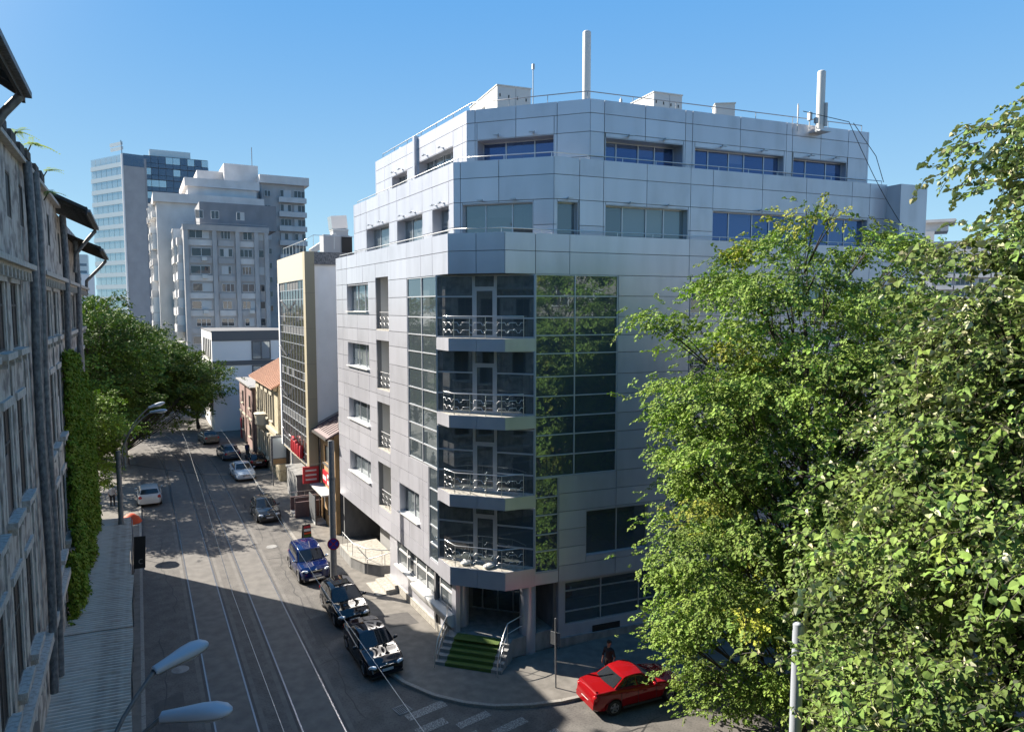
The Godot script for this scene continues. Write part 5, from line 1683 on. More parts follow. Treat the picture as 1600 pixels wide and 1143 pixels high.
	rb.quad(Vector3(x0 - 0.55, 7.0, -48.45), Vector3(19.5, 11.2, -48.45), Vector3(19.5, 11.2, -53.2), Vector3(x0 - 0.55, 7.0, -53.2))
	rb.quad(Vector3(x0 - 0.55, 6.85, -53.2), Vector3(19.5, 11.05, -53.2), Vector3(19.5, 11.05, -48.45), Vector3(x0 - 0.55, 6.85, -48.45))
	rb.quad(Vector3(x0 - 0.55, 6.85, -48.45), Vector3(19.5, 11.05, -48.45), Vector3(19.5, 11.2, -48.45), Vector3(x0 - 0.55, 7.0, -48.45))
	rb.quad(Vector3(x0 - 0.55, 6.85, -53.2), Vector3(x0 - 0.55, 6.85, -48.45), Vector3(x0 - 0.55, 7.0, -48.45), Vector3(x0 - 0.55, 7.0, -53.2))
	var rf := part(o, "roof", rb.mesh(), M.brown_roof)
	var sl := Vector3(19.5 - x0 + 0.55, 4.2, 0).normalized()
	var rbs := Basis(sl, sl.cross(Vector3(0, 0, 1)) * -1.0, Vector3(0, 0, 1))
	for k in 9:
		bx(rf, "seam", M.brown_roof, Vector3(15.2, 9.15, -48.7 - k * 0.55), Vector3(8.6, 0.05, 0.03), rbs)
	for e in [[12.3, -49.3], [12.9, -50.6], [12.3, -51.9], [13.6, -49.2]]:
		bx(rf, "snow_guard", M.brown_roof, Vector3(e[0], 7.0 + (e[0] - x0 + 0.55) * 0.506 + 0.07, e[1]), Vector3(0.2, 0.14, 0.5), rbs)
	bx(o, "gutter", M.dark_wood, Vector3(x0 - 0.6, 6.88, -50.8), Vector3(0.14, 0.14, 4.7))
	tube_part(o, "downpipe", M.dark_wood, [Vector3(x0 - 0.55, 6.8, -53.0), Vector3(x0 - 0.12, 6.3, -53.0), Vector3(x0 - 0.12, 0.3, -53.0)], 0.05, 7)
	rebase(o, Vector3(x0, 0, -48.6))
	t = thing("shop_sign", "red shop sign with white lettering panels flat on the orange house", "sign", Vector3(x0 - 0.06, 3.65, -50.4), -PI / 2)
	bx(t, "board", M.red_sign, Vector3.ZERO, Vector3(3.4, 0.95, 0.08))
	for e in [[-1.0, -0.05, 1.0, 0.3], [0.65, 0.22, 1.7, 0.3], [0.7, -0.22, 1.7, 0.3]]:
		bx(t, "print", M.white_print, Vector3(e[0], e[1], 0.045), Vector3(e[2], e[3], 0.01))
	t = thing("projecting_sign", "red projecting box sign with three pale text lines on the orange house corner", "sign", Vector3(x0 - 0.75, 3.55, -53.0), 0.0)
	bx(t, "box", M.red_sign, Vector3(0, 0, 0), Vector3(1.15, 1.25, 0.16))
	for k in 3:
		bx(t, "print", M.white_print, Vector3(0, 0.34 - k * 0.34, 0.083), Vector3(0.8, 0.12, 0.006))
	bx(t, "bracket", M.old_metal, Vector3(0.65, 0, 0), Vector3(0.3, 0.06, 0.06))
	# steps, rail walls and gate before the glass-fronted building
	t = thing("entrance_stair", "short stair with dark side walls and rails under the glass-fronted building", "stairs", Vector3(10.6, 0.1, -55.0))
	for k in 4:
		bx(t, "step", M.concrete, Vector3(0.15 + k * 0.3, 0.09 + k * 0.17, 0), Vector3(1.6 - 0.1 * k, 0.17, 1.6))
	for z in [-0.9, 0.9]:
		bx(t, "side_wall", M.brown_roof, Vector3(0.5, 0.6, z), Vector3(2.2, 1.2, 0.14))
		railing(t, "handrail", M.steel, [Vector3(-0.6, 1.2, z), Vector3(1.6, 1.2, z)], 0.35, 1.1)
	t = thing("iron_gate", "dark grey sheet gate standing open beside the orange house door", "gate", Vector3(11.0, 0.1, -53.3))
	bx(t, "leaf", M.shutter_grey, Vector3(0, 1.05, 0.6), Vector3(0.05, 1.9, 2.0))
	tube_part(t, "post", M.old_metal, [Vector3(0, 0, 1.65), Vector3(0, 2.2, 1.65)], 0.05, 7)
	t = thing("concrete_hut", "low grey concrete hut wall in shade under the glass-fronted building", "hut", Vector3(11.6, 0.1, -60.0))
	bx(t, "wall", M.concrete, Vector3(1.0, 1.15, 0), Vector3(3.4, 2.3, 4.2))
	bx(t, "cap", M.concrete, Vector3(1.0, 2.36, 0), Vector3(3.6, 0.12, 4.4))
	# old yellow house
	o = thing("yellow_old_house", "crumbling yellow two-storey house with stucco balcony and rusty tin roof", "house")
	x0 = 11.0
	var Ty := face(Vector3(x0, 0, -66.5), Vector3(-1, 0, 0))
	var hy := []
	for u in [-3.0, -5.6, -8.2, -10.8]:
		hy.append(rc(u - 0.55, 5.3, u + 0.55, 7.7))
		hy.append(rc(u - 0.55, 1.3, u + 0.55, 3.4))
	wall(o, "street_wall", M.yellow_plaster, Ty, rc(-13.5, 0, 0, 8.9), hy, 0.0, 0.4)
	bx(o, "gable_wall", M.brick1, Vector3(15.2, 5.6, -66.7), Vector3(7.6, 11.0, 0.36))
	bx(o, "gable_render", M.yellow_plaster, Vector3(12.0, 4.4, -66.5), Vector3(1.9, 8.8, 0.3))
	bx(o, "inner", M.interior_dark, Vector3(14.5, 4.2, -73.3), Vector3(5.5, 8.4, 12.4))
	for r: Rect2 in hy:
		fwin(o, Ty, r.get_center().x, r.get_center().y, r.size.x, r.size.y, 2, M.timber, M.win_glass, -0.2)
		bx(o, "surround", M.cream_panel, Ty * Vector3(r.get_center().x, r.end.y + 0.2, 0.08), Vector3(1.6, 0.3, 0.22), Ty.basis)
		for s in [-1, 1]:
			bx(o, "surround", M.cream_panel, Ty * Vector3(r.get_center().x + s * 0.72, r.get_center().y, 0.06), Vector3(0.26, r.size.y + 0.2, 0.16), Ty.basis)
		bx(o, "sill", M.cream_panel, Ty * Vector3(r.get_center().x, r.position.y - 0.1, 0.1), Vector3(1.6, 0.14, 0.3), Ty.basis)
	bx(o, "string_course", M.cream_panel, Ty * Vector3(-6.7, 4.4, 0.1), Vector3(13.4, 0.3, 0.28), Ty.basis)
	bx(o, "eave_moulding", M.yellow_plaster, Ty * Vector3(-6.7, 8.6, 0.15), Vector3(13.4, 0.4, 0.4), Ty.basis)
	var bl := MB.new()
	bl.lathe([[0.1, 3.6], [0.5, 4.0], [0.85, 4.35], [0.95, 4.5], [0.95, 5.4], [1.05, 5.45], [1.05, 5.55], [0.0, 5.55]], 16, Ty * Vector3(-7.0, 0, 0.1))
	part(o, "stucco_balcony", bl.mesh(), M.cream_panel)
	rb = MB.new()
	var e0 := Vector3(x0 - 0.6, 8.7, 0)
	var e1 := Vector3(17.5, 12.6, 0)
	for z in [[-66.0, -80.8]]:
		rb.quad(e0 + Vector3(0, 0, z[0]), e1 + Vector3(0, 0, z[0]), e1 + Vector3(0, 0, z[1]), e0 + Vector3(0, 0, z[1]))
		rb.quad(e0 + Vector3(0, -0.12, z[1]), e1 + Vector3(0, -0.12, z[1]), e1 + Vector3(0, -0.12, z[0]), e0 + Vector3(0, -0.12, z[0]))
		rb.quad(e0 + Vector3(0, -0.12, z[0]), e1 + Vector3(0, -0.12, z[0]), e1 + Vector3(0, 0, z[0]), e0 + Vector3(0, 0, z[0]))
	rf = part(o, "roof", rb.mesh(), M.rust)
	sl = (e1 - e0).normalized()
	rbs = Basis(sl, sl.cross(Vector3(0, 0, 1)) * -1.0, Vector3(0, 0, 1))
	for k in 21:
		bx(rf, "seam", M.rust, (e0 + e1) * 0.5 + Vector3(0, 0.02, -66.2 - k * 0.7), Vector3((e1 - e0).length(), 0.06, 0.04), rbs)
	for e in [[13.2, -73.0, 1.6], [12.4, -70.0, 1.4]]:
		bx(rf, "roof_patch", M.dark_wood, Vector3(e[0], e0.y + (e[0] - e0.x) * (e1.y - e0.y) / (e1.x - e0.x) + 0.05, e[1]), Vector3(0.5, 0.03, e[2]), rbs)
	rebase(o, Vector3(x0, 0, -66.5))
	# its lean-to with a rusty roof, and the notice board before it
	o = thing("lean_to_house", "low beige lean-to with a rusty patched roof between the yellow house and glass building", "house")
	bx(o, "wall", M.pale_plaster, Vector3(14.6, 2.6, -65.2), Vector3(5.6, 5.2, 2.2))
	rb = MB.new()
	rb.quad(Vector3(11.4, 5.1, -64.0), Vector3(17.4, 5.6, -64.0), Vector3(17.4, 6.3, -66.3), Vector3(11.4, 6.0, -66.3))
	rb.quad(Vector3(11.4, 4.98, -64.0), Vector3(17.4, 5.48, -64.0), Vector3(17.4, 5.6, -64.0), Vector3(11.4, 5.1, -64.0))
	part(o, "roof", rb.mesh(), M.rust)
	bx(o, "ledge", M.cream_panel, Vector3(14.6, 4.6, -64.05), Vector3(5.6, 0.2, 0.2))
	rebase(o, Vector3(14.6, 0, -65.2))
	t = thing("notice_board", "grey-framed notice board standing before the beige lean-to", "notice board", Vector3(10.9, 0.1, -65.0), 0.0)
	bx(t, "frame", M.old_metal, Vector3(0, 3.2, 0), Vector3(1.7, 2.6, 0.18))
	bx(t, "poster", M.tower_spandrel, Vector3(0, 3.4, 0.1), Vector3(1.35, 1.8, 0.02))
	bx(t, "poster", M.orange_plaster, Vector3(0, 2.2, 0.1), Vector3(1.35, 0.45, 0.02))
	for x in [-0.7, 0.7]:
		tube_part(t, "leg", M.old_metal, [Vector3(x, 0, 0), Vector3(x, 2.0, 0)], 0.05, 6)
	t = thing("utility_pole", "slim dark utility pole before the yellow house", "pole", Vector3(11.35, 0.1, -64.2))
	tube_part(t, "shaft", M.dark_wood, [Vector3.ZERO, Vector3(0, 9.2, 0)], [0.14, 0.1], 10)
	# pink house
	o = thing("pink_house", "two-storey dusty pink house with flat tin roof", "house")
	x0 = 10.9
	var Tp := face(Vector3(x0, 0, -80.9), Vector3(-1, 0, 0))
	bx(o, "wall", M.pink_plaster, Vector3(15.4, 3.6, -87.0), Vector3(9.0, 7.2, 12.2))
	bx(o, "dark_strip", M.brown_roof, Tp * Vector3(-0.6, 3.6, 0.06), Vector3(1.0, 7.1, 0.16), Tp.basis)
	bx(o, "base_course", M.cream_panel, Tp * Vector3(-6.6, 3.4, 0.05), Vector3(11.0, 0.18, 0.14), Tp.basis)
	bx(o, "roof", M.tin, Vector3(15.3, 7.28, -87.0), Vector3(9.6, 0.14, 12.8))
	for u in [-3.2, -9.0]:
		for y in [5.4, 2.2]:
			fwin(o, Tp, u, y, 1.0, 1.4, 2, M.timber, M.win_glass, 0.02)
			bx(o, "sill", M.cream_panel, Tp * Vector3(u, y - 0.8, 0.1), Vector3(1.3, 0.12, 0.25), Tp.basis)
	bx(o, "red_door", M.red_sign, Tp * Vector3(-11.3, 1.2, 0.04), Vector3(1.0, 2.4, 0.1), Tp.basis)
	tube_part(o, "downpipe", M.brown_roof, [Tp * Vector3(-6.0, 7.1, 0.12), Tp * Vector3(-6.0, 0.1, 0.12)], 0.07, 6)
	rebase(o, Vector3(x0, 0, -81))
	# white modern building
	o = thing("white_modern_building", "white flat-roofed modern building with slate grey bands and narrow windows", "building")
	var zw := -98.0
	x0 = 8.3
	bx(o, "wall", M.white_wall, Vector3(x0 + 8.0, 6.4, zw - 8.0), Vector3(16.0, 12.8, 16.0))
	var Tw := face(Vector3(x0, 0, zw), Vector3(0, 0, 1))
	bx(o, "band", M.slate, Tw * Vector3(8.0, 12.25, 0.02), Vector3(16.0, 1.15, 0.1), Tw.basis)
	bx(o, "band", M.slate, Tw * Vector3(8.0, 8.8, 0.02), Vector3(16.0, 0.6, 0.1), Tw.basis)
	bx(o, "parapet", M.slate, Vector3(x0 + 8.0, 12.9, zw - 8.0), Vector3(16.1, 0.16, 16.1))
	fwin(o, Tw, 6.0, 10.4, 2.4, 2.5, 2, M.slate, M.win_glass, 0.05)
	fwin(o, Tw, 6.0, 7.2, 2.4, 2.5, 2, M.slate, M.win_glass, 0.05)
	var Tw2 := face(Vector3(x0, 0, zw), Vector3(-1, 0, 0))
	for k in 5:
		for y in [10.6, 7.2, 3.8]:
			fwin(o, Tw2, -1.6 - k * 2.7, y, 1.2, 2.5, 1, M.slate, M.win_glass, 0.02)
	rebase(o, Vector3(x0, 0, zw))
	# billboard between the trees
	t = thing("billboard", "small colourful billboard with red lower edge half hidden by the trees", "billboard", Vector3(5.4, 0, -118))
	bx(t, "board", M.sign_blue, Vector3(0, 4.4, 0), Vector3(5.6, 1.4, 0.3))
	bx(t, "picture", M.orange_plaster, Vector3(0.9, 3.2, 0.05), Vector3(3.4, 1.4, 0.3))
	bx(t, "lower_edge", M.red_sign, Vector3(0, 2.0, 0.1), Vector3(6.0, 0.9, 0.3))
	for x in [-2.0, 2.0]:
		tube_part(t, "leg", M.old_metal, [Vector3(x, 0, -0.2), Vector3(x, 4.0, -0.2)], 0.1, 6)

# ---------------------------------------------------------------- blocks and towers behind
func far_blocks() -> void:
	var o := thing("apartment_block", "grey eleven-storey apartment block with ribbed front, enclosed balconies and wall-mounted air conditioners", "apartment block")
	var z1 := -125.0
	bx(o, "front_wing", M.block_grey, Vector3(13.4, 14.5, z1 - 8.0), Vector3(12.9, 29.0, 16.0))
	bx(o, "penthouse", M.block_dark, Vector3(15.6, 31.0, z1 - 7.0), Vector3(12.0, 4.2, 10.0))
	bx(o, "rear_wing", M.block_light, Vector3(12.5, 17.4, z1 - 26.0), Vector3(17.6, 34.8, 20.0))
	bx(o, "rear_parapet", M.block_light, Vector3(12.5, 35.3, z1 - 26.0), Vector3(18.6, 1.6, 21.0))
	bx(o, "rear_storey", M.block_light, Vector3(15.0, 37.0, z1 - 27.0), Vector3(12.0, 3.4, 16.0))
	bx(o, "rear_storey_parapet", M.block_light, Vector3(15.0, 38.8, z1 - 27.0), Vector3(13.0, 1.5, 17.0))
	var T := face(Vector3(6.95, 0, z1), Vector3(0, 0, 1))
	for x in [0.35, 4.55, 8.05, 10.95, 12.55]:
		bx(o, "rib", M.block_grey, T * Vector3(x, 14.2, 0.25), Vector3(0.65, 28.2, 0.5), T.basis)
	bx(o, "parapet", M.block_grey, T * Vector3(6.45, 28.7, 0.25), Vector3(13.1, 0.9, 0.6), T.basis)
	bx(o, "parapet_rail", M.rail_dark, T * Vector3(6.45, 29.5, 0.1), Vector3(12.6, 0.06, 0.06), T.basis)
	var cols := [[2.45, 3.2, 4], [6.3, 2.2, 3], [9.5, 2.2, 3], [11.75, 0.0, 0]]
	for f in range(2, 10):
		var y := 2.3 + f * 2.82
		for c in [[2.45, 3.0, 3], [6.3, 2.0, 3], [9.5, 2.0, 3]]:
			var jig := rng.randf_range(-0.15, 0.15)
			bx(o, "spandrel", M.block_light if c[2] == 3 and rng.randf() < 0.35 else M.block_grey, T * Vector3(c[0], y - 1.35, 0.12), Vector3(c[1] + 0.5, 0.9, 0.16), T.basis)
			fwin(o, T, c[0] + jig, y, c[1] * (1.0 if rng.randf() < 0.7 else 0.75), 1.35, 2 + int(rng.randi() % 2), M.white_frame, M.far_glass, 0.06)
			if rng.randf() < 0.4:
				bx(o, "air_conditioner", M.white_metal, T * Vector3(c[0] + 0.5, y - 1.1, 0.4), Vector3(0.8, 0.6, 0.4), T.basis)
		var Td := face(Vector3(18.0, 0, z1 + 0.02), Vector3(0, 0, 1))
		fwin(o, Td, 0.3, y, 1.7, 1.3, 2, M.white_frame, M.far_glass, 0.06)
	for x in [2.3, 4.6, 8.4]:
		fwin(o, T, x, 30.6, 1.2, 1.3, 2, M.white_frame, M.far_glass, 2.06)
	# sunny street flank, stacked balconies, each boxed in its own way
	for wing in [[6.95, z1 - 2.0, 4, 10, 2.2], [3.7, z1 - 18.5, 5, 12, 2.5]]:
		var Tb := face(Vector3(wing[0], 0, wing[1]), Vector3(-1, 0, 0))
		for i in wing[2]:
			for f in range(2, wing[3]):
				var y: float = wing[4] + f * 2.82
				var u: float = -1.5 - i * 3.4
				var d := rng.randf_range(0.7, 1.3)
				bx(o, "balcony", [M.block_light, M.white_wall, M.block_light][rng.randi() % 3], Tb * Vector3(u, y - 0.9, d * 0.5), Vector3(2.9, 1.1, d), Tb.basis)
				if rng.randf() < 0.75:
					fwin(o, Tb, u, y + 0.45, 2.8, 1.5, 3, M.white_frame, M.far_glass, d - 0.1)
					bx(o, "balcony_roof", M.block_light, Tb * Vector3(u, y + 1.28, d * 0.5), Vector3(2.9, 0.16, d), Tb.basis)
					for s in [-1, 1]:
						bx(o, "balcony_side", M.white_wall, Tb * Vector3(u + s * 1.42, y + 0.45, d * 0.5 - 0.06), Vector3(0.07, 1.55, d - 0.14), Tb.basis)
				else:
					fwin(o, Tb, u, y + 0.4, 2.2, 1.6, 2, M.white_frame, M.far_glass, 0.04)
	rebase(o, Vector3(6.95, 0, z1))
	o = thing("apartment_block", "taller pale grey apartment block with loggias behind the ribbed grey one", "apartment block")
	bx(o, "wing", M.block_grey, Vector3(27.0, 20.6, -158.0), Vector3(8.4, 41.2, 16.0))
	bx(o, "stair_tower", M.block_light, Vector3(19.5, 22.2, -160.0), Vector3(6.4, 44.4, 14.0))
	bx(o, "link", M.block_light, Vector3(16.0, 21.0, -162.0), Vector3(9.0, 44.0, 14.0))
	bx(o, "parapet", M.block_light, Vector3(27.2, 41.4, -157.8), Vector3(9.6, 1.6, 17.0))
	var T3 := face(Vector3(22.7, 0, -149.9), Vector3(0, 0, 1))
	for f in range(5, 14):
		var y := 1.6 + f * 2.85
		fwin(o, T3, 1.2, y, 1.2, 1.2, 2, M.white_frame, M.far_glass, 0.05)
		bx(o, "loggia", M.block_light, T3 * Vector3(6.0, y - 1.1, 0.35), Vector3(5.4, 1.0, 0.8), T3.basis)
		fwin(o, T3, 4.7, y + 0.2, 2.2, 1.4, 3, M.white_frame, M.far_glass, 0.06)
		fwin(o, T3, 7.4, y + 0.2, 2.2, 1.4, 3, M.white_frame, M.far_glass, 0.06)
	var T4 := face(Vector3(11.5, 0, -155.0), Vector3(0, 0, 1))
	for x in [3.4, 5.0]:
		fwin(o, T4, x, 41.0, 0.9, 0.9, 1, M.slate, M.far_glass, 0.06)
	tube_part(o, "roof_aerial", M.rail_dark, [Vector3(22.0, 44.0, -156), Vector3(22.0, 48.6, -156)], 0.08, 5)
	rebase(o, Vector3(22.7, 0, -150))
	# pale glass tower
	o = thing("glass_tower", "slim office tower with pale green glass flank and blank grey end wall", "tower")
	var C := Vector3(-2.0, 0, -230)
	var far := Vector3(-10.2, 0, -244.0)
	var uF := (C - far).normalized()
	var nF := uF.cross(UP)
	var Tf := face(C, nF)
	var len := (C - far).length()
	var bsF := Tf.basis
	bx(o, "core", M.tower_wall, C - uF * len * 0.5 - nF * 3.6 + UP * 29.3, Vector3(len - 0.1, 58.6, 6.9), bsF)
	var dE := Vector3(5.4, 0, -1.2)
	bx(o, "end_wall", M.tower_wall, C + dE * 0.5 + UP * 28.0 + Vector3(0, 0, -0.6), Vector3(5.4, 56.0, 1.0), Basis.looking_at(dE.cross(UP).normalized(), UP))
	bx(o, "end_glass", M.tower_dark, C + dE * 0.5 + UP * 57.4 + Vector3(0, 0, -0.5), Vector3(5.3, 3.4, 0.9), Basis.looking_at(dE.cross(UP).normalized(), UP))
	for f in 17:
		var y := 1.6 + f * 3.4
		bx(o, "spandrel", M.tower_spandrel, Tf * Vector3(-len * 0.5, y, 0.05), Vector3(len, 1.2, 0.3), bsF)
		for k in 6:
			qd(o, "pane", M.tower_glass, Tf * Vector3(-len * (k + 0.5) / 6.0, y + 1.7, 0.08), len / 6.0 - 0.12, 2.15, bsF)
	bx(o, "corner_fin", M.white_wall, C + UP * 29.4 + nF * 0.1, Vector3(0.4, 58.9, 0.4), bsF)
	for k in 2:
		bx(o, "roof_sign", M.tower_spandrel, Tf * Vector3(-3.4 - k * 0.2, 60.6 + k * 1.3, -0.5), Vector3(6.0, 0.9, 0.3), bsF)
	tube_part(o, "sign_frame", M.rail_dark, [C + UP * 58.6, C + UP * 62.6 - uF * 0.3], 0.12, 5)
	rebase(o, C)
	o = thing("dark_glass_block", "dark blue glass office block joined behind the slim tower", "office building")
	var Tg := face(Vector3(3.3, 0, -236), Vector3(0, 0, 1))
	bx(o, "core", M.slate, Vector3(12.0, 30.0, -244), Vector3(17.2, 60.4, 15.6))
	for f in range(8, 18):
		var y := 1.2 + f * 3.4
		for k in 9:
			var g: Material = M.tower_dark if (f + k) % 3 else M.tower_glass
			qd(o, "pane", M.tower_dark if rng.randf() < 0.72 else M.tower_glass, Tg * Vector3(1.0 + k * 1.94, y, 0.25), 1.84, 1.9, Tg.basis)
			qd(o, "pane", M.tower_dark, Tg * Vector3(1.0 + k * 1.94, y - 1.65, 0.25), 1.84, 1.2, Tg.basis)
	bx(o, "roof_plant", M.tower_spandrel, Vector3(10.5, 61.3, -240), Vector3(11.0, 2.0, 5.0))
	rebase(o, Vector3(12, 0, -240))
	o = thing("distant_tower", "pale distant tower block in the haze left of the slim tower", "tower", Vector3(-24.5, 0, -405))
	bx(o, "shaft", M.tower_spandrel, Vector3(0, 20, 0), Vector3(9.0, 43.0, 9.0))
	bx(o, "side_shaft", M.white_wall, Vector3(4.2, 16, 2), Vector3(5.0, 32.0, 9.0))
	for f in 10:
		bx(o, "window_band", M.tower_dark, Vector3(0, 6 + f * 3.4, 4.5), Vector3(8.0, 1.2, 0.1))
	o = thing("low_roofs", "low grey building roofs beyond the treetops", "building", Vector3(-14.0, 0, -300))
	bx(o, "wall", M.block_light, Vector3(0, 8, 0), Vector3(26.0, 16.4, 14.0))
	bx(o, "roof", M.slate, Vector3(0, 16.4, 0), Vector3(26.6, 0.5, 14.6))
	for k in 8:
		bx(o, "window", M.slate, Vector3(-11 + k * 3.1, 13.6, 7.02), Vector3(1.6, 1.6, 0.1))
	# right-hand block behind the lindens
	o = thing("apartment_block", "pale apartment block with balconies seen between the office and the big linden", "apartment block", Vector3(184.5, 0, -109), -1.0)
	bx(o, "stair_tower", M.block_light, Vector3(-9, 17.5, 2), Vector3(9, 35.0, 9))
	bx(o, "stair_head", M.block_light, Vector3(-7.0, 36.2, 0), Vector3(11, 2.2, 9))
	bx(o, "head_roof", M.block_light, Vector3(-7.0, 37.6, 0), Vector3(14, 0.7, 11))
	bx(o, "wing", M.block_grey, Vector3(6, 16.2, 0), Vector3(22, 32.4, 12))
	for f in range(3, 11):
		for k in 5:
			var Tz := Transform3D(Basis(), Vector3(0, 0, 6.0))
			bx(o, "balcony", M.block_light, Vector3(-1.8 + k * 3.8, 1.0 + f * 2.85, 6.5), Vector3(3.5, 1.0, 1.0))
			fwin(o, Tz, -1.8 + k * 3.8, 2.4 + f * 2.85, 3.0, 1.5, 3, M.white_frame, M.far_glass, 0.06)
	# the block across the side street, mirrored in the office's glass
	o = thing("beige_block", "pale beige apartment block across the side street, mirrored in the office glass", "apartment block", Vector3(31.5, 0, 11.0))
	bx(o, "body", M.beige_render, Vector3(0, 9.8, 0), Vector3(41, 19.6, 12))
	var Tq := face(Vector3(0, 0, -6.0), Vector3(0, 0, -1))
	for f in 6:
		for k in 11:
			fwin(o, Tq, -17.5 + k * 3.5, 2.2 + f * 3.0, 1.7, 1.6, 2, M.white_frame, M.far_glass, 0.06)

# ---------------------------------------------------------------- trees
func leaf_pts(b: MB, at: Vector3, dir: Vector3, up: Vector3, s: float, off: float, heart: bool) -> void:
	var side := dir.cross(up).normalized()
	up = side.cross(dir).normalized()
	var prof := [[0.0, 0.16], [0.28, 0.47], [0.62, 0.36], [1.0, 0.0]] if heart else [[0.0, 0.03], [0.4, 0.3], [0.75, 0.2], [1.0, 0.0]]
	var o := up * off
	var mid := []
	var l := []
	var r := []
	for p in prof:
		var c: Vector3 = at + dir * p[0] * s - up * (p[0] * p[0] * 0.22 * s) + o
		mid.append(c)
		l.append(c + side * p[1] * s + up * p[1] * 0.28 * s)
		r.append(c - side * p[1] * s + up * p[1] * 0.28 * s)
	for i in 3:
		if off >= 0.0:
			b.quad(mid[i], mid[i + 1], l[i + 1], l[i])
			b.quad(r[i], r[i + 1], mid[i + 1], mid[i])
		else:
			b.quad(l[i], l[i + 1], mid[i + 1], mid[i])
			b.quad(mid[i], mid[i + 1], r[i + 1], r[i])

func sprig(sd: int, n: int, leaf: float, length: float, two: bool, heart := true, top: Material = null, under: Material = null) -> ArrayMesh:
	var g := RandomNumberGenerator.new()
	g.seed = sd
	var a := MB.new()
	var c := MB.new()
	var tw := MB.new()
	var pts := []
	for i in 4:
		var f := i / 3.0
		pts.append(Vector3(g.randf_range(-0.02, 0.02), -0.3 * f * f * length, f * length))
	for i in n:
		var f := (i + 0.6) / n
		var p := Vector3(0, -0.3 * f * f * length, f * length)
		var sd2 := 1.0 if i % 2 else -1.0
		var d := Vector3(sd2 * g.randf_range(0.5, 1.0), g.randf_range(-0.75, 0.15), g.randf_range(0.1, 0.9)).normalized()
		if i == n - 1:
			d = Vector3(g.randf_range(-0.3, 0.3), -0.4, 1).normalized()
		var wob := 1.25 if two else 0.6
		var up := Vector3(g.randf_range(-wob, wob), 1.0, g.randf_range(-wob, wob)).normalized()
		var s := leaf * g.randf_range(0.5, 1.25)
		var at := p + d * leaf * 0.35 + Vector3(g.randf_range(-1, 1), g.randf_range(-1, 1), 0) * leaf * 0.4
		leaf_pts(a, at, d, up, s, 0.0, heart)
		if two:
			leaf_pts(c, at, d, up, s, -0.004, heart)
	for i in 3:
		var q: Vector3 = pts[i]
		tw.tube([q, pts[i + 1]], 0.006, 3, false)
	var am := a.mesh()
	am.surface_set_material(0, top)
	for e in [[c, under], [tw, M.bark]]:
		if (e[0] as MB).v.size() == 0:
			continue
		var arr := []
		arr.resize(Mesh.ARRAY_MAX)
		arr[Mesh.ARRAY_VERTEX] = e[0].v
		arr[Mesh.ARRAY_NORMAL] = e[0].n
		arr[Mesh.ARRAY_INDEX] = e[0].ix
		am.add_surface_from_arrays(Mesh.PRIMITIVE_TRIANGLES, arr)
		am.surface_set_material(am.get_surface_count() - 1, e[1])
	return am

func scatter(parent: Node, called: String, mesh: Mesh, xfs: Array, cols: Array) -> MultiMeshInstance3D:
	var mm := MultiMesh.new()
	mm.transform_format = MultiMesh.TRANSFORM_3D
	mm.use_colors = true
	mm.mesh = mesh
	mm.instance_count = xfs.size()
	for i in xfs.size():
		mm.set_instance_transform(i, xfs[i])
		mm.set_instance_color(i, cols[i])
	var o := MultiMeshInstance3D.new()
	o.name = called
	o.multimesh = mm
	parent.add_child(o, true)
	o.set_meta("kind", "stuff")
	return o

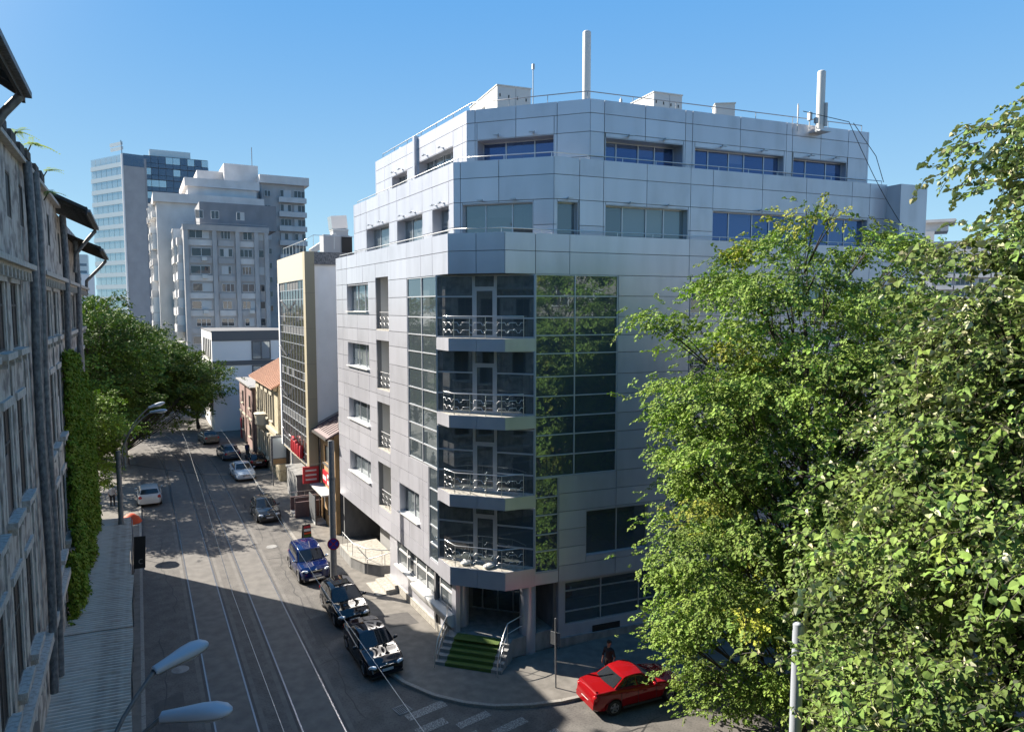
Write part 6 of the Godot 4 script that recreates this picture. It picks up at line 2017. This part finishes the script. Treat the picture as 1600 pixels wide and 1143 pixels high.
# o: r (crown radii), c (crown centre above base), trunk, clumps, per (sprigs a clump), meshes, flat, size, spread, tint, yellow
func tree(called: String, label: String, group: String, at: Vector3, sd: int, o: Dictionary) -> Node3D:
	var g := RandomNumberGenerator.new()
	g.seed = sd
	var t := thing(called, label, "tree", at, 0.0, group)
	var R: Vector3 = o.r
	var C: Vector3 = o.c
	var tr: float = o.trunk
	var wood := MB.new()
	var lean := Vector3(C.x, 0, C.z)
	var tp := []
	var trd := []
	var th: float = C.y + R.y * 0.55
	for k in 8:
		var f := k / 7.0
		tp.append(Vector3(lean.x * f * f + 0.12 * sin(k * 1.7 + sd), th * f, lean.z * f * f + 0.12 * cos(k * 2.1 + sd)))
		trd.append(lerpf(tr, tr * 0.22, f) + (tr * 0.35 if k == 0 else 0.0))
	wood.tube(tp, trd, 10, true)
	var xfs := []
	var cols := []
	for m in o.meshes:
		xfs.append([])
		cols.append([])
	var nc: int = o.clumps
	var tint: Color = o.get("tint", Color(1, 1, 1))
	for i in nc:
		var y := 1.0 - 2.0 * (i + 0.5) / nc
		var a := i * 2.39996 + g.randf_range(-0.35, 0.35)
		var rad := sqrt(1.0 - y * y)
		var brd: float = pow(rad, o.get("broad", 1.0))
		var d := Vector3(cos(a) * brd, y, sin(a) * brd)
		var deep := 1.0 if g.randf() < 0.68 else g.randf_range(0.4, 0.85)
		var lump: float = 0.86 + float(o.even) * sin(a * 3.0 + sd) * sin(y * 5.0 + sd * 0.7) + g.randf_range(-0.1, 0.12) if o.has("even") else 0.8 + 0.32 * sin(a * 3.0 + sd) * sin(y * 5.0 + sd * 0.7) + g.randf_range(-0.12, 0.14)
		var tp_f: float = o.get("taper", 0.0) * maxf(0.0, d.y) * 0.7
		var c := C + d * R * (deep * lump) * Vector3(1.0 - tp_f, 1.0, 1.0 - tp_f)
		if o.has("broad") and i < 6:
			continue
		if c.y < o.get("low", 1.8):
			continue
		# limb from the trunk to the clump
		var f0 := clampf((c.y - 1.8 - Vector2(c.x, c.z).length() * 0.45) / th, 0.12, 0.97)
		var fi := f0 * 7.0
		var k0 := mini(int(fi), 6)
		var s0: Vector3 = (tp[k0] as Vector3).lerp(tp[k0 + 1], fi - k0)
		if i % int(o.get("limb_every", 2)) == 0:
			var pts := []
			var rds := []
			for k in 6:
				var f := k / 5.0
				pts.append(s0.lerp(c, f) + Vector3(g.randf_range(-0.15, 0.15), 0.5 * sin(f * PI) * -0.6, g.randf_range(-0.15, 0.15)) * sin(f * PI))
				rds.append(lerpf(tr * 0.24 * (1.1 - f0), 0.012, f))
			wood.tube(pts, rds, 6, false)
			for q in 3:                      # side branches
				var from: Vector3 = pts[3]
				var to := c + Vector3(g.randf_range(-1, 1), g.randf_range(-0.5, 0.4), g.randf_range(-1, 1)) * float(o.spread) * 0.7
				wood.tube([from, from.lerp(to, 0.5) + Vector3(0, 0.12, 0), to], [0.025, 0.018, 0.008], 5, false)
		var out := (Vector3(d.x, 0, d.z).normalized() if rad > 0.05 else Vector3(1, 0, 0))
		var spread: float = o.spread * g.randf_range(0.75, 1.3)
		var yellow: float = 1.0 if g.randf() < o.get("yellow", 0.0) else 0.0
		var shade := g.randf_range(0.75, 1.25)
		for k in int(o.per):
			var p := c + Vector3(g.randfn(0, 0.55), g.randfn(0, 0.55) * float(o.flat), g.randfn(0, 0.55)) * spread
			p.y -= 0.10 * Vector2(p.x - c.x, p.z - c.z).length_squared() / spread
			if o.has("pole") and p.y < 10.3 and (p.x + at.x) * 0.636 + (p.z + at.z) * 0.771 < 0.35:
				continue
			var az := atan2(out.x, out.z) + g.randfn(0, 0.9)
			var b := Basis(UP, az) * Basis(Vector3.RIGHT, g.randfn(0.15, 0.35)) * Basis(Vector3(0, 0, 1), g.randfn(0, 0.35))
			var s: float = o.size * g.randf_range(0.6, 1.35)
			var m := g.randi() % xfs.size()
			xfs[m].append(Transform3D(b.scaled_local(Vector3.ONE * s), p))
			var v := shade * g.randf_range(0.78, 1.2)
			var col := Color(v * g.randf_range(0.92, 1.12), v, v * g.randf_range(0.8, 1.1))
			if yellow > 0.0 and g.randf() < 0.7:
				col = Color(v * 1.7, v * 1.2, v * 0.8)
			cols[m].append(col * tint)
	part(t, "trunk", wood.mesh(), M.bark)
	for m in xfs.size():
		if xfs[m].size():
			scatter(t, "crown", o.meshes[m], xfs[m], cols[m])
	return t

func trees() -> void:
	var lin_m := [sprig(1, 13, 0.098, 0.4, true, true, M.leaf_top, M.leaf_under), sprig(2, 11, 0.105, 0.36, true, true, M.leaf_top, M.leaf_under), sprig(3, 14, 0.09, 0.44, true, true, M.leaf_top, M.leaf_under)]
	var pl := [sprig(4, 14, 0.1, 0.42, false, true, M.leaf_plain), sprig(5, 12, 0.105, 0.36, false, true, M.leaf_plain), sprig(6, 14, 0.095, 0.42, false, true, M.leaf_plain)]
	var fr := [sprig(7, 12, 0.15, 0.55, false, true, M.leaf_far), sprig(8, 12, 0.16, 0.5, false, true, M.leaf_far)]
	# silver linden close to the camera, and its neighbour nearer the office
	var near := tree("linden_tree", "big silver linden with pale leaf undersides, close beside the grey tram pole", "trees along the side street", Vector3(13.6, 0.1, -5.1), 11, {"r": Vector3(4.9, 9.6, 4.7), "c": Vector3(0, 10.3, 0), "taper": 0.75, "even": 0.1, "pole": true, "trunk": 0.3, "clumps": 440, "per": 56, "meshes": lin_m, "flat": 0.34, "size": 1.0, "spread": 0.85, "low": 3.0, "limb_every": 2})
	tree("broadleaf_tree", "bright green leafy tree with yellowing patches hiding the office's side face", "trees along the side street", Vector3(20.4, 0.1, -16.8), 12, {"r": Vector3(5.4, 9.6, 4.9), "c": Vector3(0.1, 10.1, -0.2), "trunk": 0.28, "even": 0.14, "broad": 0.62, "clumps": 330, "per": 70, "meshes": pl, "flat": 0.4, "size": 0.88, "spread": 0.95, "low": 1.4, "yellow": 0.05, "limb_every": 2})
	tree("linden_tree", "linden in shade behind the leafy tree in the side street", "trees along the side street", Vector3(27.5, 0.1, -12.5), 13, {"r": Vector3(5.0, 7.4, 5.0), "c": Vector3(0, 10.4, 0), "trunk": 0.3, "clumps": 120, "per": 30, "meshes": lin_m, "flat": 0.45, "size": 1.5, "spread": 1.1, "low": 3.0})
	tree("linden_tree", "linden out beyond the near one along the side street", "trees along the side street", Vector3(22.5, 0.1, -4.0), 14, {"r": Vector3(4.6, 7.0, 4.6), "c": Vector3(0, 10.0, 0), "trunk": 0.3, "clumps": 110, "per": 30, "meshes": lin_m, "flat": 0.45, "size": 1.5, "spread": 1.1, "low": 3.0})
	# single leaves that hang in front of the near crown
	var g := RandomNumberGenerator.new()
	g.seed = 5
	var lf := MB.new()
	leaf_pts(lf, Vector3.ZERO, Vector3(0, -0.6, 0.8), Vector3(0, 0.8, 0.6), 0.11, 0.0, true)
	var lm := lf.mesh()
	var pale := mat("leaf_single", lin(0.3, 0.33, 0.17), 0.55)
	pale.backlight_enabled = true
	pale.backlight = lin(0.2, 0.26, 0.08)
	for k in 160:
		var a := g.randf_range(2.6, 4.9)
		var y := g.randf_range(-0.9, 0.85)
		var rad := sqrt(1.0 - y * y)
		var p := Vector3(0, 9.7, 0) + Vector3(cos(a) * rad * 4.6, y * 8.2, -sin(a) * rad * -4.3 * -1.0) * g.randf_range(0.94, 1.06)
		part(near, "leaf", lm, pale, Transform3D(Basis.from_euler(Vector3(g.randf_range(-0.6, 0.6), g.randf_range(0, TAU), g.randf_range(-0.5, 0.5))), p))
	# street trees up the left side
	var grp := "street trees up the left pavement"
	tree("street_tree", "light green young tree right past the tin awning", grp, Vector3(-3.9, 0.1, -61.0), 21, {"r": Vector3(3.0, 3.6, 3.6), "c": Vector3(0.2, 6.5, 0), "trunk": 0.16, "clumps": 90, "per": 30, "meshes": fr, "flat": 0.4, "size": 0.85, "spread": 0.85, "low": 2.4, "tint": Color(1.5, 1.45, 1.1)})
	tree("street_tree", "broad dark tree whose branches reach across the tram tracks", grp, Vector3(-1.6, 0.1, -81.0), 22, {"r": Vector3(6.2, 4.6, 6.5), "c": Vector3(3.6, 8.2, -3.0), "trunk": 0.3, "clumps": 150, "per": 34, "meshes": fr, "flat": 0.45, "size": 1.15, "spread": 1.15, "low": 3.2})
	tree("street_tree", "tall full tree behind the light green young one", grp, Vector3(-4.4, 0.1, -74.0), 23, {"r": Vector3(5.4, 6.8, 5.6), "c": Vector3(0.3, 10.3, 0), "trunk": 0.32, "clumps": 140, "per": 32, "meshes": fr, "flat": 0.45, "size": 1.15, "spread": 1.15, "low": 3.0, "tint": Color(1.1, 1.1, 1.0)})
	tree("street_tree", "tall olive green tree below the slim office tower", grp, Vector3(-5.0, 0.1, -88.0), 24, {"r": Vector3(6.0, 7.4, 6.0), "c": Vector3(0.3, 10.0, 0), "trunk": 0.34, "clumps": 130, "per": 30, "meshes": fr, "flat": 0.45, "size": 1.3, "spread": 1.3, "low": 3.0, "tint": Color(1.15, 1.1, 0.9)})
	tree("street_tree", "round tree before the ribbed grey apartment block", grp, Vector3(-1.0, 0.1, -104.0), 25, {"r": Vector3(5.6, 5.6, 6.0), "c": Vector3(0.8, 8.2, 0), "trunk": 0.3, "clumps": 110, "per": 28, "meshes": fr, "flat": 0.45, "size": 1.35, "spread": 1.3, "low": 3.0})
	tree("street_tree", "low spreading tree in front of the white modern building", grp, Vector3(6.6, 0.1, -101.0), 28, {"r": Vector3(3.6, 3.2, 4.0), "c": Vector3(0.0, 6.4, 0), "trunk": 0.2, "clumps": 80, "per": 28, "meshes": fr, "flat": 0.45, "size": 1.2, "spread": 1.0, "low": 2.8})
	for e in [[-10.0, -118.0, 26], [-16.0, -140.0, 27], [-3.0, -128.0, 29]]:
		tree("street_tree", ["far tree rising behind the olive green tree", "farthest tree of the green mass below the slim tower", "far tree at the foot of the ribbed grey block"][[26, 27, 29].find(e[2])], "far trees below the towers", Vector3(e[0], 0.0, e[1]), e[2], {"r": Vector3(7.5, 7.0, 7.5), "c": Vector3(0, 9.2, 0), "trunk": 0.35, "clumps": 90, "per": 26, "meshes": fr, "flat": 0.5, "size": 1.7, "spread": 1.7, "low": 3.0})
	ivy()
	wall_plants()

func ivy() -> void:
	var g := RandomNumberGenerator.new()
	g.seed = 77
	var t := thing("ivy", "thick curtain of ivy hanging down the derelict building to the awning", "ivy", Vector3(-2.9, 3.4, -40.0))
	var m1 := sprig(31, 8, 0.1, 0.24, false, true, M.leaf_ivy)
	var m2 := sprig(32, 7, 0.11, 0.2, false, true, M.leaf_ivy)
	var xs := [[], []]
	var cs := [[], []]
	for k in 15000:
		var u := g.randf_range(31.6, 48.3)
		var y := g.randf_range(3.4, 14.3)
		var f := (u - 31.6) / 16.7
		var top := 7.0 + 6.2 * smoothstep(0.1, 0.3, f) + 0.7 * sin(u * 1.9) - 2.2 * smoothstep(0.45, 1.0, f)
		if u > 34.6 and u < 36.3:
			top = maxf(top, 14.2)
		var low := 3.4 + (2.2 * sin(u * 1.3) if f < 0.12 else 0.0)
		if y > top or y < low or (f < 0.18 and sin(u * 5.0 + y * 0.6) < -0.4):
			continue
		var thick := 0.16 + 0.34 * (0.5 + 0.5 * sin(u * 1.1 + y * 0.35)) * (1.0 - (y - 3.4) / 16.0)
		var x := g.randf() ** 0.5 * thick + 0.05
		var b := Basis(UP, PI / 2 + g.randfn(0, 0.6)) * Basis(Vector3.RIGHT, g.randfn(0.75, 0.35))
		var i := k % 2
		xs[i].append(Transform3D(b.scaled_local(Vector3.ONE * g.randf_range(0.85, 1.3)), Vector3(x, y - 3.4, -u + 40.0)))
		var v := g.randf_range(0.7, 1.35)
		cs[i].append(Color(v * g.randf_range(0.85, 1.15), v, v * 0.9))
	for i in 2:
		scatter(t, "foliage", [m1, m2][i], xs[i], cs[i])

func wall_plants() -> void:
	var g := RandomNumberGenerator.new()
	g.seed = 99
	for e in [[-2.85, 20.6, -24.6, 0.5, "feathery seedling tree sprouting at the near end of the parapet"], [-2.8, 20.7, -27.4, 0.75, "feathery seedling tree sprouting mid-way along the parapet"], [-2.75, 20.6, -31.2, 0.55, "feathery seedling tree sprouting by the broken eaves"], [-2.6, 19.6, -29.6, 0.6, "leafy weed hanging from the wall below the parapet moulding"]]:
		var t := thing("wall_plant", e[4], "plant", Vector3(e[0], e[1], e[2]), 0.0, "weeds growing on the derelict building")
		tube_part(t, "stem", M.bark, [Vector3(-0.1, 0, 0), Vector3(0.05, e[3] * 0.5, 0)], 0.02, 5)
		for k in 9:
			var b := MB.new()
			var az := g.randf_range(-1.9, 1.9) + PI / 2
			var d := Vector3(sin(az), g.randf_range(-0.1, 0.7), cos(az)).normalized()
			var L: float = e[3] * g.randf_range(0.7, 1.1)
			var up := Vector3(0, 1, 0)
			for q in 9:
				var f := (q + 1) / 9.0
				var p := Vector3(0.05, e[3] * 0.5, 0) + d * L * f - up * f * f * 0.35 * L
				for s in [-1, 1]:
					leaf_pts(b, p, (d.cross(up) * s + d * 0.4).normalized(), up, 0.2 * L * (1.1 - 0.5 * f), 0.0, false)
			part(t, "frond", b.mesh(), M.leaf_far)

# ---------------------------------------------------------------- people
func figure(label: String, at: Vector3, turn: float, shirt: Material, legs: Material, step: float) -> void:
	# one continuous body by surface nets over smoothly joined tapered capsules; head apart on its own fine grid
	var t := thing("person", label, "person", at, turn, "people on foot")
	var bones := [
		[Vector3(0.10, 0.06, -0.10 * step), Vector3(0.11, 0.5, 0.05 * step), 0.055, 0.065, 1], [Vector3(0.11, 0.5, 0.05 * step), Vector3(0.1, 0.92, 0), 0.07, 0.1, 1],
		[Vector3(-0.10, 0.06, 0.2 * step), Vector3(-0.11, 0.5, 0.14 * step), 0.055, 0.065, 1], [Vector3(-0.11, 0.5, 0.14 * step), Vector3(-0.1, 0.92, 0), 0.07, 0.1, 1],
		[Vector3(0.10, 0.05, -0.1 * step), Vector3(0.11, 0.04, 0.1 - 0.1 * step), 0.045, 0.04, 1], [Vector3(-0.10, 0.05, 0.2 * step), Vector3(-0.11, 0.04, 0.1 + 0.2 * step), 0.045, 0.04, 1],
		[Vector3(0.06, 0.98, 0), Vector3(-0.06, 0.98, 0), 0.13, 0.13, 0], [Vector3(0, 1.0, 0), Vector3(0, 1.32, 0.0), 0.14, 0.16, 0], [Vector3(0.13, 1.38, 0), Vector3(-0.13, 1.38, 0), 0.085, 0.085, 0],
		[Vector3(0.2, 1.38, 0), Vector3(0.25, 1.1, -0.08 * step), 0.055, 0.045, 0], [Vector3(0.25, 1.1, -0.08 * step), Vector3(0.25, 0.86, 0.06), 0.042, 0.03, 2],
		[Vector3(-0.2, 1.38, 0), Vector3(-0.25, 1.1, 0.1 * step), 0.055, 0.045, 0], [Vector3(-0.25, 1.1, 0.1 * step), Vector3(-0.25, 0.88, 0.22 * step), 0.042, 0.03, 2],
		[Vector3(0, 1.38, 0), Vector3(0, 1.52, 0.02), 0.06, 0.055, 2],
	]
	for s in [[0.25, 0.86, 0.06], [-0.25, 0.88, 0.22 * step]]:
		for k in 4:
			bones.append([Vector3(s[0], s[1] - 0.02, s[2] - 0.03 + k * 0.02), Vector3(s[0] * 0.96, s[1] - 0.12 + 0.006 * absf(k - 1.5), s[2] - 0.02 + k * 0.018), 0.016, 0.009, 2])
		bones.append([Vector3(s[0], s[1] - 0.01, s[2] + 0.03), Vector3(s[0] * 0.95, s[1] - 0.075, s[2] + 0.065), 0.013, 0.009, 2])
	var head := [[Vector3(0, 1.6, 0.02), Vector3(0, 1.68, 0.0), 0.075, 0.09, 2], [Vector3(0, 1.56, 0.05), Vector3(0, 1.6, 0.04), 0.045, 0.06, 2], [Vector3(0, 1.62, 0.1), Vector3(0, 1.6, 0.115), 0.012, 0.014, 2], [Vector3(0.085, 1.62, 0.0), Vector3(0.088, 1.65, -0.01), 0.012, 0.016, 2], [Vector3(-0.085, 1.62, 0.0), Vector3(-0.088, 1.65, -0.01), 0.012, 0.016, 2], [Vector3(0, 1.5, 0.01), Vector3(0, 1.58, 0.02), 0.052, 0.055, 2]]
	var body := nets(bones, 0.022, 0.035, [shirt, legs, M.skin])
	part(t, "body", body)
	part(t, "head", nets(head, 0.011, 0.02, [M.skin, M.skin, M.skin]))
	var hair := [[Vector3(0, 1.68, -0.03), Vector3(0, 1.71, 0.015), 0.095, 0.088, 0], [Vector3(0, 1.6, -0.05), Vector3(0, 1.66, -0.04), 0.07, 0.085, 0]]
	part(t, "hair", nets(hair, 0.014, 0.02, [M.hair, M.hair, M.hair]))

func nets(bones: Array, cell: float, blend: float, mats: Array) -> ArrayMesh:
	var lo := Vector3.INF
	var hi := -Vector3.INF
	for b in bones:
		var r: float = maxf(b[2], b[3]) + cell * 2
		lo = lo.min(b[0].min(b[1]) - Vector3.ONE * r)
		hi = hi.max(b[0].max(b[1]) + Vector3.ONE * r)
	var n := Vector3i(((hi - lo) / cell).ceil()) + Vector3i.ONE
	var val := PackedFloat32Array()
	val.resize(n.x * n.y * n.z)
	val.fill(1.0)
	var own := PackedByteArray()
	own.resize(val.size())
	var best := PackedFloat32Array()
	best.resize(val.size())
	best.fill(9.0)
	for b in bones:
		var a: Vector3 = b[0]
		var ab: Vector3 = b[1] - a
		var rr: float = maxf(b[2], b[3]) + cell * 3 + blend
		var l := Vector3i(((a.min(b[1]) - Vector3.ONE * rr - lo) / cell).floor()).clamp(Vector3i.ZERO, n - Vector3i.ONE)
		var h := Vector3i(((a.max(b[1]) + Vector3.ONE * rr - lo) / cell).ceil()).clamp(Vector3i.ZERO, n - Vector3i.ONE)
		for z in range(l.z, h.z + 1):
			for y in range(l.y, h.y + 1):
				for x in range(l.x, h.x + 1):
					var p := lo + Vector3(x, y, z) * cell
					var f := clampf((p - a).dot(ab) / maxf(ab.length_squared(), 1e-9), 0, 1)
					var d := (p - a - ab * f).length() - lerpf(b[2], b[3], f)
					var i := (z * n.y + y) * n.x + x
					if d < best[i]:
						best[i] = d
						own[i] = b[4]
					var v := val[i]
					var k := maxf(blend - absf(v - d), 0.0) / blend
					val[i] = minf(v, d) - k * k * blend * 0.25
	var vid := {}
	var vs := PackedVector3Array()
	var vo := PackedByteArray()
	for z in n.z - 1:
		for y in n.y - 1:
			for x in n.x - 1:
				var i := (z * n.y + y) * n.x + x
				var c := PackedFloat32Array()
				var inside := 0
				for k in 8:
					var q := val[i + (k & 1) + ((k >> 1) & 1) * n.x + (k >> 2) * n.x * n.y]
					c.append(q)
					if q < 0:
						inside += 1
				if inside == 0 or inside == 8:
					continue
				var s := Vector3.ZERO
				var m := 0
				for e in [[0, 1], [2, 3], [4, 5], [6, 7], [0, 2], [1, 3], [4, 6], [5, 7], [0, 4], [1, 5], [2, 6], [3, 7]]:
					var a := c[e[0]]
					var b2 := c[e[1]]
					if (a < 0) != (b2 < 0):
						var f := a / (a - b2)
						var p0 := Vector3(e[0] & 1, (e[0] >> 1) & 1, e[0] >> 2)
						var p1 := Vector3(e[1] & 1, (e[1] >> 1) & 1, e[1] >> 2)
						s += p0.lerp(p1, f)
						m += 1
				vid[i] = vs.size()
				vs.append(lo + (Vector3(x, y, z) + s / m) * cell)
				vo.append(own[i])
	var tris := [PackedInt32Array(), PackedInt32Array(), PackedInt32Array()]
	var nn := PackedVector3Array()
	nn.resize(vs.size())
	var st := [1, n.x, n.x * n.y]
	for i in vid:
		var x: int = i % n.x
		var y: int = (i / n.x) % n.y
		var z: int = i / (n.x * n.y)
		for ax in 3:
			var p := [x, y, z]
			if p[(ax + 1) % 3] == 0 or p[(ax + 2) % 3] == 0:
				continue
			var a := val[i]
			var b2 := val[i + st[ax]]
			if (a < 0) == (b2 < 0):
				continue
			var u: int = st[(ax + 1) % 3]
			var w: int = st[(ax + 2) % 3]
			if not (vid.has(i - u) and vid.has(i - w) and vid.has(i - u - w)):
				continue
			var q := [vid[i], vid[i - u], vid[i - u - w], vid[i - w]]
			if a >= 0:
				q.reverse()
			var tr: PackedInt32Array = tris[vo[q[0]]]
			tr.append_array([q[0], q[1], q[2], q[0], q[2], q[3]])
			tris[vo[q[0]]] = tr
			var fn := -(vs[q[1]] - vs[q[0]]).cross(vs[q[2]] - vs[q[0]])
			for k in 4:
				nn[q[k]] += fn
	for i in nn.size():
		nn[i] = nn[i].normalized()
	var am := ArrayMesh.new()
	for k in 3:
		if tris[k].size() == 0:
			continue
		var arr := []
		arr.resize(Mesh.ARRAY_MAX)
		arr[Mesh.ARRAY_VERTEX] = vs
		arr[Mesh.ARRAY_NORMAL] = nn
		arr[Mesh.ARRAY_INDEX] = tris[k]
		am.add_surface_from_arrays(Mesh.PRIMITIVE_TRIANGLES, arr)
		am.surface_set_material(am.get_surface_count() - 1, mats[k])
	return am

func people() -> void:
	figure("person in a dark blue top walking on the pavement by the yellow house", Vector3(9.75, 0.1, -78.4), 0.3, M.cloth_blue, M.cloth_dark, 1.0)
	figure("person in a white top standing under the left-hand trees", Vector3(-2.3, 0.12, -64.2), 2.8, M.cloth_white, M.cloth_dark, 0.5)
	figure("person in dark clothes on the shaded pavement behind the red car", Vector3(17.2, 0.1, -23.8), -1.2, M.cloth_dark, M.cloth_dark, 0.6)
